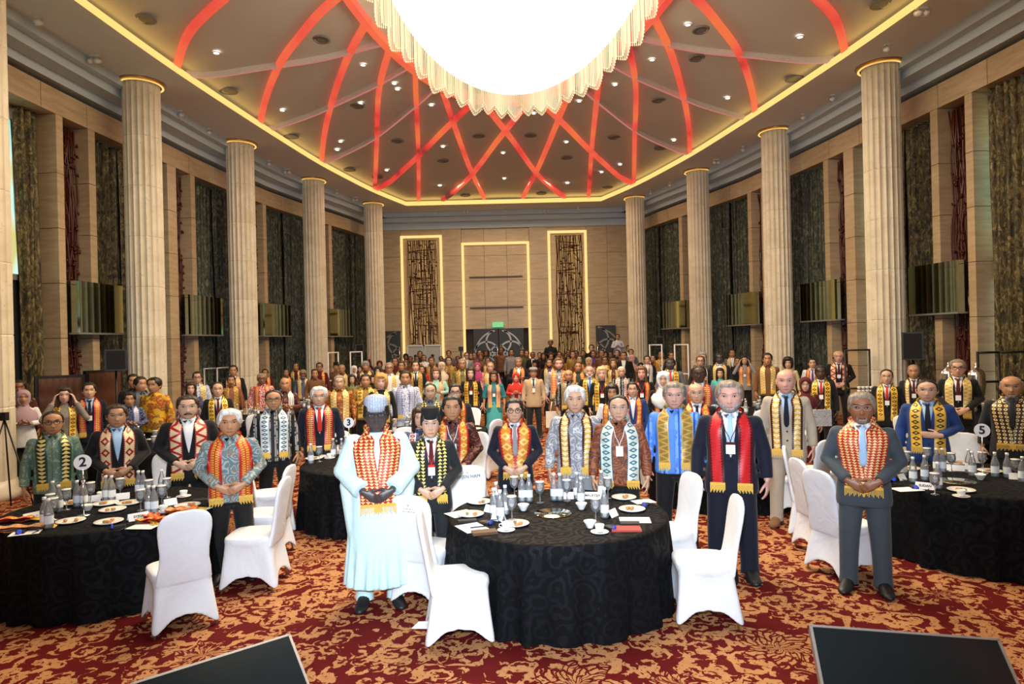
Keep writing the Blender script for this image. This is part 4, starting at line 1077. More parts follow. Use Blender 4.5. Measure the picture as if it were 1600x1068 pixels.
for st in ('short', 'thick', 'recede', 'fringe', 'curly', 'long', 'bob'):
    mb = MB(); head_mesh(mb, hr(st), 48 if st not in ('long', 'bob') else 40)
    if st in ('long', 'bob'):
        L = .30 if st == 'long' else .13; R = []
        V = []; F = []; A = 20; rows = 9
        for j in range(rows+1):
            z = Zc+.18-(L+.13)*j/rows; spread = 1+.12*math.sin(j/rows*PI)+(.10 if st == 'long' else .15)*j/rows
            for k in range(A+1):
                a = math.radians(-48+276*k/A); w = .094*spread*(1-.0*j); y0 = .012
                V.append((w*1.06*math.cos(a), y0+.114*spread*math.sin(a)*(1 if math.sin(a) > 0 else .95)+.004*math.sin(k*2.3), z))
        for j in range(rows):
            for k in range(A): F.append((j*(A+1)+k, j*(A+1)+k+1, (j+1)*(A+1)+k+1, (j+1)*(A+1)+k))
        mb.add(V, F); mb.add([(x*.84, (y-.012)*.84+.012, z) for x, y, z in V], [f[::-1] for f in F])
        E = [(j*(A+1), (j+1)*(A+1)) for j in range(rows)]; nV = len(V); base = len(mb.v)-2*nV
        for j in range(rows):
            for k in (0, A): a0 = base+j*(A+1)+k; b0 = base+(j+1)*(A+1)+k; mb.f.append((a0, b0, b0+nV, a0+nV)); mb.m.append(0); mb.uv.append(None)
        for k in range(A): a0 = base+rows*(A+1)+k; mb.f.append((a0, a0+1, a0+1+nV, a0+nV)); mb.m.append(0); mb.uv.append(None)
    HR[st] = mb.mesh('hair', [HAIR['black']])
def hijab_mesh():
    mb = MB()
    def disp(p, dz):
        d = math.hypot(p.x/.056, (dz-.095)/.088); t = sst(d, .92, 1.12) if p.y < .02 else 1.0
        return -.012*(1-t)+t*.020
    head_mesh(mb, disp, 44)
    oval_loft(mb, [(Zc+.06, .060, .045, .05), (Zc+.03, .078, .070, .03), (Zc-.02, .085, .088, .010), (Zc-.06, .105, .105, 0), (Zc-.11, .175, .135, 0), (Zc-.17, .215, .158, -.005), (Zc-.26, .205, .165, -.012), (Zc-.33, .15, .162, -.015), (Zc-.36, .08, .158, -.015)], 28)
    return mb.mesh('hijab', [FAB['cream']])
HIJ = hijab_mesh()
def cap(prof, name, mat, sy=1.22, y=.004, tilt=0):
    mb = MB(); mb.lathe([(r*HK, z*HK) for r, z in prof], 30, 0, (0, y, Zc), sy); return mb.mesh(name, [mat])
PECI = cap([(.080, .165), (.084, .165), (.086, .20), (.084, .265), (.078, .272), (.02, .268), (.001, .268)], 'peci_cap', M['black_matte'])
KUFI = cap([(.082, .150), (.086, .150), (.091, .20), (.088, .245), (.070, .272), (.035, .284), (.001, .286)], 'knit_cap', FAB['kufi'])
FLAT = cap([(.082, .17), (.095, .175), (.102, .195), (.094, .225), (.06, .243), (.001, .248)], 'flat_cap', FAB['grey'], 1.3, -.012)
SKULL = cap([(.080, .17), (.083, .17), (.083, .215), (.07, .245), (.03, .256), (.001, .257)], 'skull_cap', FAB['grey'])
def hscale(me):
    for v in me.vertices: v.co = (v.co.x*HK, v.co.y*HK, Zc+(v.co.z-Zc)*HK)
    return me
def glasses_mesh(kind):
    mb = MB(); r = (.0030 if kind == 'thick' else .0014); rx, rz = (.0235, .0235) if kind == 'round' else (.0265, .0190)
    if kind == 'round': r = .0030
    for s_ in (-1, 1):
        mb.tube([(s_*.034+rx*math.cos(t), -.1035+abs(math.cos(t))*.002, Zc+.127+rz*math.sin(t)) for t in np.linspace(0, 2*PI, 20, endpoint=False)], r, 6, 0, None, True)
        mb.tube([(s_*(.034+rx), -.102, Zc+.132), (s_*.085, -.07, Zc+.134), (s_*.093, .012, Zc+.130)], r, 5)
    mb.tube([(-.011, -.1045, Zc+.130), (0, -.107, Zc+.133), (.011, -.1045, Zc+.130)], r, 5)
    return hscale(mb.mesh('glasses', [M['black']]))
GLS = {k: glasses_mesh(k) for k in ('thick', 'thin', 'round')}
def beard_mesh(kind):
    mb = MB()
    def disp(p, dz):
        ax = abs(p.x)
        if kind == 'goatee': t = (1-sst(ax, .030, .046))*(1-sst(dz, .044, .060)); t *= 1-.98*(1-sst(ax, .024, .030))*sst(dz, .030, .034)*(1-sst(dz, .049, .053)) if True else 1
        else:
            t = 1-sst(dz, .050+.5*max(0, ax-.03), .066+.7*max(0, ax-.03)); t *= 1-.98*(1-sst(ax, .024, .031))*sst(dz, .030, .034)*(1-sst(dz, .049, .053))
        t *= 1-sst(p.y, -.02, .01)
        return -.012*(1-t)+t*(.009+.001*math.sin(p.x*300)+.001*math.sin(p.z*400))
    head_mesh(mb, disp, 56); return mb.mesh('beard', [HAIR['grey']])
BRD = {'goatee': beard_mesh('goatee'), 'full': beard_mesh('full')}
mb = MB(); mb.tube([(-.034, -.094, Zc+.047), (-.020, -.106, Zc+.055), (0, -.112, Zc+.059), (.020, -.106, Zc+.055), (.034, -.094, Zc+.047)], [.004, .007, .0065, .007, .004], 8); MUS = hscale(mb.mesh('moustache', [HAIR['black']]))
mb = MB()
for s_ in (-1, 1): mb.tube([(s_*.080, .0, Zc+.11), (s_*.105, .0, Zc+.11)], .032, 14)
mb.tube([(.095*math.cos(t), .0, Zc+.13+.125*math.sin(t)) for t in np.linspace(0, PI, 15)], .006, 6); HPH = hscale(mb.mesh('headphones', [M['black']]))
# --- scarf, tie, collar and badge, draped over the bare torso form of each garment
def bvh_of(prof, fem=False):
    mb = MB(); oval_loft(mb, prof, 60); me = mb.mesh('t'); b = BVHTree.FromPolygons([v.co.copy() for v in me.vertices], [tuple(p.vertices) for p in me.polygons]); bpy.data.meshes.remove(me); return b
BV = {'s': bvh_of(JK), 'b': bvh_of(SH), 'w': bvh_of(BL), 't': bvh_of(BL), 'r': bvh_of(RB)}
def front_y(g, x, z):
    h = BV[g].ray_cast(Vector((x, -1, z)), Vector((0, 1, 0)))
    return h[0].y if h[0] else -.10
def drape(p, g, off):
    loc, nor, i, d = BV[g].find_nearest(p)
    if loc is None: return p
    sd = (p-loc).dot(nor)
    if sd < off: p = loc+nor*off
    return p
def scarf_mesh(g, style='hang', width=.098, low=.90):
    """one strip round the neck, two ends down the front; thin closed sheet with UVs, fringes apart"""
    xs = {'hang': (.098, .112, .108, .104, .100), 'vee': (.098, .105, .088, .066, .055), 'wide': (.10, .125, .130, .128, .122)}[style]
    path = []; 
    top = [(.0, .095, 1.490), (.042, .088, 1.487), (.074, .056, 1.475), (.088, .015, 1.462)]
    for x, y, z in top: path.append((Vector((x, y, z)), Vector((x*.8, 0, 0)) if False else None))
    zz = np.linspace(1.40, low, 15); c = []
    for z in zz: c.append((float(np.interp(1.40-z, [0, .08, .2, .35, .5], xs)), z))
    V = []; UV = []; NW = 9; rows = []
    def row(center, wd, v, front):
        r = []
        for k in range(NW):
            u = k/(NW-1); p = center+wd*((u-.5)*width*(1 if front else .64))
            if front: p = Vector((p.x, front_y(g, p.x, p.z)-.012-.004*math.sin(u*PI*2+v*1.3), p.z))
            else: p = drape(p, g, .014)
            r.append((p, (u, v)))
        rows.append(r)
    sideR = []
    def half(s_):
        out = []
        for x, y, z in top[1:]: 
            n = Vector((s_*x, y*1.0, 0)).normalized(); wd = Vector((s_*.35*abs(x)/.084, .25, .9)).normalized(); out.append((Vector((s_*x, y, z)), -wd, False))
        out.append((Vector((s_*.100, -.035, 1.430)), Vector((-s_*.75, .30, .6)).normalized()*-1, False))
        for (x, z) in c: out.append((Vector((s_*x, 0, z)), Vector((s_, 0, 0)), True))
        return out
    L = half(-1)[::-1]; Rr = half(1); seq = []
    for ctr, wd, fr in L: seq.append((ctr, -wd if fr else wd*-1 if False else (-wd if fr else wd), fr))
    # orient every width vector consistently: outward on the left end, towards the left side along the strip
    pts = [q[0] for q in L]+[Vector(top[0])]+[q[0] for q in Rr]
    wds = [(q[1], q[2]) for q in L]+[(Vector((0, -.2, -1)).normalized(), False)]+[(q[1], q[2]) for q in Rr]
    prev = None; v = 0
    for i, p in enumerate(pts):
        w, fr = wds[i]
        if prev is not None and w.dot(prev) < 0: w = -w
        prev = w
        if i: v += (pts[i]-pts[i-1]).length/width
        row(p, w, v, fr)
    n = len(rows); V = []; UV = []
    for r in rows: V += [q[0] for q in r]; UV += [q[1] for q in r]
    F = [(i*NW+k, i*NW+k+1, (i+1)*NW+k+1, (i+1)*NW+k) for i in range(n-1) for k in range(NW-1)]
    # normals to make the sheet 5 mm thick
    me = bpy.data.meshes.new('t'); me.from_pydata(V, [], F); me.update(); N = [x.normal.copy() for x in me.vertices]; bpy.data.meshes.remove(me)
    k0 = NW//2; mid = (n//2+6)*NW+k0; sg = 1 if N[mid].y < 0 else -1
    mb = MB(); A = [p+m_*(sg*.003) for p, m_ in zip(V, N)]; B = [p-m_*(sg*.003) for p, m_ in zip(V, N)]
    if sg < 0: F = [f[::-1] for f in F]
    mb.add(A, F, 0, UV); mb.add(B, [f[::-1] for f in F], 0, UV); 
    bd = []
    fr_ = MB()
    for e, sgn in ((rows[0], -1), (rows[-1], 1)):
        for k in range(15):
            u = k/14; x = e[0][0].x*(1-u)+e[-1][0].x*u; y = min(q[0].y for q in e); z = e[0][0].z; l = .058+.012*((k*7) % 3)
            fr_.box(x-.0032, x+.0032, y-.002, y+.005, z-l, z+.004)
        x0, x1 = sorted((e[0][0].x, e[-1][0].x)); y = min(q[0].y for q in e)
        fr_.box(x0, x1, y-.003, y+.006, e[0][0].z-.016, e[0][0].z+.006)
    return mb.mesh('scarf', [SCF['gold']]), fr_.mesh('fringe', [M['fringe']], False)
SC_ = {}
for g in 'sbw':
    for st in ('hang', 'vee'): SC_[g, st] = scarf_mesh(g, st, .098 if g != 'w' else .090, .92)
SC_['t', 'hang'] = SC_['w', 'hang']
SC_['s', 'wide'] = scarf_mesh('s', 'vee', .150, .93)
SC_['b', 'wide'] = scarf_mesh('b', 'wide', .112, .86)
SC_['r', 'wide'] = scarf_mesh('r', 'vee', .160, .88); SC_['r', 'hang'] = SC_['r', 'wide']
SC_['s', 'short'] = scarf_mesh('s', 'hang', .105, .86)
def panel(g, outline, off, th=.004, name='panel', step=.03):
    """flat piece that follows the chest: outline rows (z, x0, x1)"""
    NW = 5; V = []; 
    for z, x0, x1 in outline:
        for k in range(NW): x = x0+(x1-x0)*k/(NW-1); V.append(Vector((x, front_y(g, x, z)-off, z)))
    n = len(outline); F = [(i*NW+k, i*NW+k+1, (i+1)*NW+k+1, (i+1)*NW+k) for i in range(n-1) for k in range(NW-1)]
    mb = MB(); B = [v+Vector((0, th, 0)) for v in V]; mb.add(V, [f[::-1] for f in F]); mb.add(B, F)
    N = len(V); rim = [k for k in range(NW)]+[i*NW+NW-1 for i in range(1, n)]+[(n-1)*NW+k for k in range(NW-2, -1, -1)]+[i*NW for i in range(n-2, 0, -1)]
    b = len(mb.v)-2*N
    for i in range(len(rim)): p, q = rim[i], rim[(i+1) % len(rim)]; mb.f.append((b+p, b+q, b+q+N, b+p+N)); mb.m.append(0); mb.uv.append(None)
    return mb
def zr(a, b, n): return [float(v) for v in np.linspace(a, b, n)]
def merge(name, mats, *mbs):
    m = MB()
    for q in mbs: m.v_off = len(m.v); m.add(q.v, q.f)
    return m.mesh(name, mats)
SHIRTV = merge('shirt_front', [FAB['white']], panel('s', [(z, -max(.004, .062*((z-1.08)/.38)**.8), max(.004, .062*((z-1.08)/.38)**.8)) for z in zr(1.466, 1.085, 13)], .006))
TIE = merge('necktie', [FAB['red']], panel('s', [(z, -w, w) for z, w in ((1.445, .018), (1.430, .021), (1.41, .015), (1.38, .018), (1.30, .024), (1.20, .029), (1.14, .026), (1.11, .012))], .019, .008))
LAPEL = merge('lapels', [FAB['navy']], *[panel('s', [(z, s_*max(.004, .056*((z-1.08)/.38)**.8), s_*(max(.004, .056*((z-1.08)/.38)**.8)+w)) for z, w in ((1.44, .02), (1.41, .035), (1.355, .055), (1.34, .040), (1.28, .034), (1.20, .024), (1.12, .010), (1.085, .002))], .009) for s_ in (-1, 1)])
def collar_mesh(z, r):
    mb = MB(); n = 22; V = []; F = []
    for j, (dz, rr) in enumerate(((-.028, r+.012), (.004, r+.004), (.014, r), (.004, r-.004))):
        for k in range(n+1):
            a = math.radians(-88+356*k/n); V.append((rr*math.cos(a), .012+rr*.98*math.sin(a)-(.010 if False else 0), z+dz-.016*max(0, -math.sin(a))))
    for j in range(3):
        for k in range(n): F.append((j*(n+1)+k, j*(n+1)+k+1, (j+1)*(n+1)+k+1, (j+1)*(n+1)+k))
    mb.add(V, F)
    for s_ in (-1, 1):
        mb.add([(s_*.004, -.072, z-.016), (s_*.044, -.058, z+.004), (s_*.050, -.068, z-.018), (s_*.026, -.092, z-.048), (s_*.020, -.060, z-.01)], [(0, 1, 2, 3), (0, 3, 2, 4)] if s_ < 0 else [(3, 2, 1, 0), (4, 2, 3, 0)])
    return mb.mesh('collar', [FAB['white']])
COL = collar_mesh(1.470, .066)
mb = panel('b', [(z, -.012, .012) for z in zr(1.435, .83, 14)], .005)
for z in zr(1.40, .90, 6): mb.tube([(0, front_y('b', 0, z)-.004, z), (0, front_y('b', 0, z)-.009, z)], .006, 8)
PLACKET = mb.mesh('button_placket', [FAB['navy']])
def button_mesh():
    mb = MB()
    for z in (1.06, .96): mb.tube([(.004, front_y('s', 0, z)-.002, z), (.004, front_y('s', 0, z)-.009, z)], .010, 10)
    return mb.mesh('buttons', [M['black']])
BTN = button_mesh()
def badge_meshes(g, zc):
    mb = MB(); y = front_y(g, 0, zc)-.022
    mb.box(-.034, .034, y-.002, y+.002, zc-.052, zc+.028); card = mb.mesh('badge_card', [M['paper']], False)
    mb = MB(); mb.box(-.034, .034, y-.003, y+.001, zc+.028, zc+.052)
    for s_ in (-1, 1):
        P = [Vector((s_*.058, front_y(g, s_*.058, 1.42)-.018, 1.42)), Vector((s_*.036, front_y(g, .03, 1.32)-.018, 1.32)), Vector((s_*.012, y, zc+.10)), Vector((0, y, zc+.05))]
        mb.tube(P, [(.0035, .0035)]*4, 5)
    return card, mb.mesh('lanyard', [FAB['maroon']], False)
BDG = {g: badge_meshes(g, 1.17) for g in 'sbwt'}
mb = MB(); mb.tube([(.262, -.03, .885), (.262, -.03, .905)], .034, 14); mb.box(.285, .302, -.045, -.012, .88, .91); WATCH = mb.mesh('wrist_watch', [M['chrome']])
VEST = merge('waistcoat', [FAB['greysuit']], *[panel('s', [(z, s_*(.002+.03*max(0, (z-1.16)/.25)), s_*.085) for z in zr(1.40, 1.0, 10)], .002, .004) for s_ in (-1, 1)])

PLACED = []
def person(px, py, hpx, g, pose, top, low='black', scf=None, skin='tan', hair=('short', 'black'), label='', D=None, H=None, x='', w=1.0, shirt='white', tie=None, lane=None, sstyle='hang', turn=0.0, shoes=None, face=None, lean=0.0, base=0.0, group=None):
    """px,py: top of the head; hpx: its height; g: s suit, b shirt, w blouse, t short sleeves, r robe"""
    hor = 534+(800-px)*math.tan(ROLL); dy = py-hor
    if D is None:
        D = 1040*.262/hpx; Hh = HC-base-D*dy/1040
        lo, hi = (1.60, 1.88) if g in 'sbr' else (1.52, 1.74)
        if dy > 4:
            if Hh < lo: D = (HC-base-lo)*1040/dy
            if Hh > hi: D = (HC-base-hi)*1040/dy
        D = min(D, 29.9)
        if D > 11.5:
            c = [D*k for k in ((1, .96, 1.04, .92, 1.08, .88, 1.12) if D > 19 else (1, .97, 1.03))]; best = None
            for d_ in c:
                h_ = HC-base-d_*dy/1040
                if d_ > 30.0 or not 1.5 < h_ < 2.0: continue
                q_ = atd(px, py, d_); m_ = min([9]+[math.hypot(q_.x-a, q_.y-b) for a, b in PLACED])
                if best is None or min(m_, .55) > best[0]+.02: best = (min(m_, .55), d_)
            if best: D = best[1]
    hgt = HC-base-D*dy/1040
    if H: hgt = H
    p = atd(px, py, D); PLACED.append((p.x, p.y)); top_extra = 1.742 if hair[0] not in ('peci', 'kufi', 'skull', 'flat') else 1.772
    sc = hgt/top_extra; near = D < 11.5; lod = 0 if near else 1
    if D > 15.5: lod = 1
    rz = -math.atan2(p.x, D)+turn
    t = thing('person', label, 'person', (p.x, p.y, base), rz, group)
    k = w*sc; t.scale = (k, k**.5*sc**.5, sc)
    if lean: t.rotation_euler = (lean, 0, rz)
    fem = g in 'wt'
    bk = ('f'+pose) if fem and ('f'+pose) in BODY else pose
    put('body', BODY[bk][lod], t, [SKIN[skin]])
    gm = GAR[(g, pose)] if (g, pose) in GAR else GAR[('w' if fem else 'b', 'down')]
    put({'s': 'jacket', 'b': 'shirt', 'w': 'blouse', 't': 'blouse', 'r': 'robe'}[g], gm[lod], t, [FAB[top]])
    if g == 'r': put('trousers', TRO[lod], t, [FAB[low]])
    elif 'skirt' in x: put('skirt', SKT[lod], t, [FAB[low]])
    else: put('trousers', TRO[lod], t, [FAB[low]])
    if D < 18:
        for q in SHOE: put('shoe', q, t, [FAB[shoes] if shoes else M['black']])
    hs, hc = hair
    hats = {'peci': PECI, 'kufi': KUFI, 'flat': FLAT, 'skull': SKULL}
    if hs == 'hijab': put('hijab', HIJ, t, [FAB[hc]])
    elif hs in hats:
        put('hat', hats[hs], t); put('hair', HR['short'], t, [HAIR[hc]])
    elif hs != 'bald': put('hair', HR[hs], t, [HAIR[hc]])
    if g == 's':
        put('shirt_front', SHIRTV, t, [FAB[shirt]])
        if D < 20: put('collar', COL, t, [FAB[shirt]]); put('lapels', LAPEL, t, [FAB[top]])
        if near: put('buttons', BTN, t)
        if tie: put('necktie', TIE, t, [FAB[tie]])
        if 'vest' in x: put('waistcoat', VEST, t, [FAB[top]])
    elif g == 'b' and hs != 'hijab' and D < 20:
        put('collar', COL, t, [FAB[top]])
        if near: put('button_placket', PLACKET, t, [FAB[top]])
    if scf:
        key = (g, sstyle) if (g, sstyle) in SC_ else (g, 'hang'); a, b = SC_[key]
        so = put('scarf', a, t, [SCF[scf]])
        if D < 20: put('fringe', b, so)['kind'] = 'stuff'
    if 'g' in x.split() or 'G' in x.split() or 'O' in x.split():
        kd = 'thick' if 'G' in x.split() else ('round' if 'O' in x.split() else 'thin')
        put('glasses', GLS[kd], t, [M['black'] if kd != 'thin' else M['steel']])
    if 'mus' in x: put('moustache', MUS, t)
    if 'goat' in x: put('beard', BRD['goatee'], t, [HAIR[face or 'grey']])
    if 'full' in x: put('beard', BRD['full'], t, [HAIR[face or 'dkbrown']])
    if 'phones' in x: put('headphones', HPH, t)
    if lane:
        gg = g if g in BDG else 'b'; c, l = BDG[gg]; put('badge_card', c, t); put('lanyard', l, t, [FAB[lane]])
    if 'watch' in x: put('wrist_watch', WATCH, t)
    return t
P = person
# ---- front rows
P(82, 641, 39, 'b', 'down', 'b_teal', 'black', 'green', 'tan', ('recede', 'black'), 'bespectacled man in teal batik shirt and green gold scarf behind table two', D=7.4, x='G', w=1.08)
P(182, 631, 41, 's', 'clasp', 'black', 'black', 'cream_dia', 'tan', ('short', 'dkbrown'), 'man in black suit, blue shirt and cream scarf with red diamonds, hands clasped', D=7.7, x='g', w=1.12, shirt='sky', sstyle='short')
P(293, 617, 43, 's', 'clasp', 'black', 'black', 'cream_zig', 'light', ('short', 'dkbrown'), 'stout moustached man in black suit, open white shirt and cream red zigzag scarf', D=7.9, x='g mus', w=1.22, shirt='white', sstyle='short')
P(358, 639, 46, 'b', 'clasp', 'b_grey', 'black', 'red_gold', 'tan', ('thick', 'silver'), 'silver-haired man in grey teal batik shirt with red scarf, hands clasped', D=6.7, w=1.14, sstyle='wide')
P(427, 608, 32, 'b', 'down', 'b_bw', 'black', 'white_blue', 'tan', ('recede', 'black'), 'man in black patterned shirt with white and blue diamond scarf', D=8.9, x='G', w=1.1)
P(498, 604, 32, 's', 'down', 'navy', 'navy', 'gold_red', 'light', ('thick', 'silver'), 'silver-haired man in navy suit and red tie with gold red scarf', D=9.5, x='g', w=1.15, tie='red')
P(587, 617, 56, 'r', 'clasp', 'robe', 'robe', 'red_white', 'ebony', ('kufi', 'black'), 'tall man in pale blue robe and striped cap with wide red scarf', D=5.95, x='G watch', w=1.06, sstyle='wide')
P(672, 635, 46, 's', 'clasp', 'charcoal', 'charcoal', 'yellow_black', 'light', ('peci', 'black'), 'man in black velvet cap and dark suit with yellow black scarf', D=6.35, x='g', w=.98, tie='maroon', lane='red')
P(706, 617, 40, 'b', 'clasp', 'b_dkred', 'black', 'orange', 'tan', ('short', 'black'), 'man in dark red batik with orange scarf and white badge behind the capped man', D=7.35, w=1.08, lane='white')
P(803, 622, 40, 's', 'clasp', 'navy', 'navy', 'orange', 'light', ('short', 'black'), 'man in navy suit with round black glasses and orange scarf behind the central table', D=7.3, x='O', w=1.02, tie='grey', sstyle='wide')
P(898, 603, 44, 'b', 'down', 'b_palegrey', 'grey', 'gold_dark', 'light', ('thick', 'silver'), 'smiling silver-haired man in pale grey batik with gold and dark scarf', D=7.2, w=1.08)
P(966, 616, 41, 'b', 'down', 'b_rust', 'black', 'teal_white', 'light', ('recede', 'black'), 'bespectacled man in rust batik with white teal scarf and blank badge', D=6.95, x='g', w=1.08, lane='white', sstyle='wide')
P(1053, 597, 43, 'b', 'down', 'b_bluestripe', 'black', 'gold', 'pink', ('thick', 'greybrown'), 'fair-haired man in bright blue striped shirt with gold scarf', D=7.3, x='g', w=1.12)
P(1139, 595, 48, 's', 'down', 'navy', 'navy', 'red', 'pink', ('thick', 'greybrown'), 'bearded man in navy suit and light blue tie with bright red scarf', D=6.4, x='full', w=1.14, tie='sky', lane='maroon', face='grey', sstyle='short')
P(1227, 576, 38, 's', 'down', 'tan', 'tan', 'gold_dark', 'pink', ('bald', 'grey'), 'tall bald man in light tan suit with striped tie and gold scarf', D=8.1, w=1.02, shirt='sky', tie='navy', shoes='brown', sstyle='short')
P(1346, 612, 44, 's', 'clasp', 'greysuit', 'greysuit', 'red_white', 'brown', ('short', 'greybrown'), 'man in grey three-piece suit and pale blue tie with wide red gold scarf', D=6.0, x='g goat vest', w=1.10, tie='sky', face='greybrown', sstyle='wide')
P(1448, 592, 34, 's', 'belly', 'blue', 'blue', 'gold_tri', 'light', ('recede', 'black'), 'man in royal blue suit, hand on stomach, gold scarf with black triangles', D=8.15, x='g', w=1.18, shirt='sky', tie='navy')
P(1580, 586, 36, 's', 'down', 'charcoal', 'charcoal', 'black_gold', 'tan', ('fringe', 'grey'), 'balding bearded man in dark jacket with black gold scarf by the right edge', D=8.1, x='g goat', w=1.15, shirt='slate', tie='charcoal', sstyle='wide')
# ---- second rows
P(656, 632, 34, 'w', 'down', 'b_blue', 'black', 'white_red', 'light', ('bob', 'dkbrown'), 'dark-haired woman with white red scarf half hidden behind the capped man', D=7.9, H=1.55)
P(672, 598, 26, 'b', 'down', 'slate', 'black', 'yellow_black', 'light', ('recede', 'black'), 'bespectacled man in grey shirt with gold scarf behind the black cap', x='g')
P(711, 599, 27, 's', 'down', 'charcoal', 'charcoal', 'orange', 'light', ('short', 'black'), 'young man in dark suit and thick glasses behind the orange-scarfed man', x='G')
P(595, 585, 29, 'w', 'down', 'black', 'black', 'pale_gold', 'pale', ('curly', 'ginger'), 'ginger curly-haired woman in black with yellow scarf behind the striped cap')
P(633, 579, 21, 'b', 'down', 'b_white', 'white', 'blue_net', 'tan', ('short', 'black'), 'man in white and blue batik shirt with matching scarf behind a table', w=1.1)
P(681, 575, 17, 'w', 'chest', 'mint', 'black', 'salmon', 'pale', ('bob', 'brown'), 'woman in shiny mint jacket with folded arms', w=1.1)
P(649, 563, 15.5, 's', 'down', 'black', 'black', 'gold', 'light', ('short', 'black'), 'man in black suit with dark tie and golden scarf behind the blue batik man', tie='charcoal')
P(608, 566, 16, 'b', 'down', 'white', 'black', 'pale_gold', 'tan', ('short', 'greybrown'), 'man in plain white shirt with glasses and pale gold scarf', x='G')
P(571, 584, 20, 'b', 'chest', 'b_gold', 'black', 'gold_tri', 'tan', ('short', 'black'), 'man in gold batik looking down at his hands', w=1.1)
P(550, 585, 15.5, 'w', 'down', 'b_green', 'black', None, 'light', ('long', 'dkbrown'), 'long-haired woman with glasses in dark green blouse beside the gold batik man', x='g')
P(582, 585, 15, 'w', 'down', 'black', 'black', None, 'light', ('hijab', 'black'), 'woman in black headscarf peeking beside the ginger-haired woman')
P(590, 572, 16, 'w', 'down', 'charcoal', 'black', None, 'light', ('hijab', 'charcoal'), 'woman in charcoal headscarf looking sideways behind the gold batik man')
P(627, 564, 14, 'b', 'down', 'charcoal', 'black', 'pale_gold', 'tan', ('short', 'black'), 'man in dark shirt and pale gold scarf behind the white-shirted man')
P(633, 563, 13, 'w', 'down', 'brown', 'black', None, 'light', ('long', 'brown'), 'brown-haired woman in brown behind the blue batik man')
P(617, 558, 13, 'b', 'down', 'maroon', 'black', None, 'tan', ('short', 'black'), 'man in maroon shirt under the dark side door')
P(593, 563, 12.5, 'w', 'wave', 'maroon', 'black', None, 'tan', ('hijab', 'maroon'), 'woman in maroon headscarf waving one raised arm')
P(571, 562, 14, 'b', 'down', 'b_dkred', 'black', 'pale_gold', 'tan', ('skull', 'grey'), 'man in grey skullcap and dark red shirt beside the black loudspeaker')
P(562, 570, 12, 'w', 'down', 'red', 'black', None, 'light', ('hijab', 'black'), 'woman in black headscarf and red top below the black loudspeaker')
P(553, 571, 12, 'w', 'down', 'black', 'black', None, 'tan', ('hijab', 'white'), 'woman in white headscarf near the left columns')
P(690, 565, 14, 'w', 'down', 'b_dkred', 'black', 'pale_gold', 'light', ('hijab', 'cream'), 'woman in cream headscarf with pale gold scarf behind the mint jacket', x='g')
P(674, 557, 12, 'b', 'down', 'b_dkred', 'black', 'gold', 'tan', ('short', 'black'), 'man with golden scarf in front of the left flight case')
P(659, 571, 12, 'b', 'down', 'red', 'black', None, 'light', ('short', 'dkbrown'), 'man in red half hidden between black suit and mint jacket')
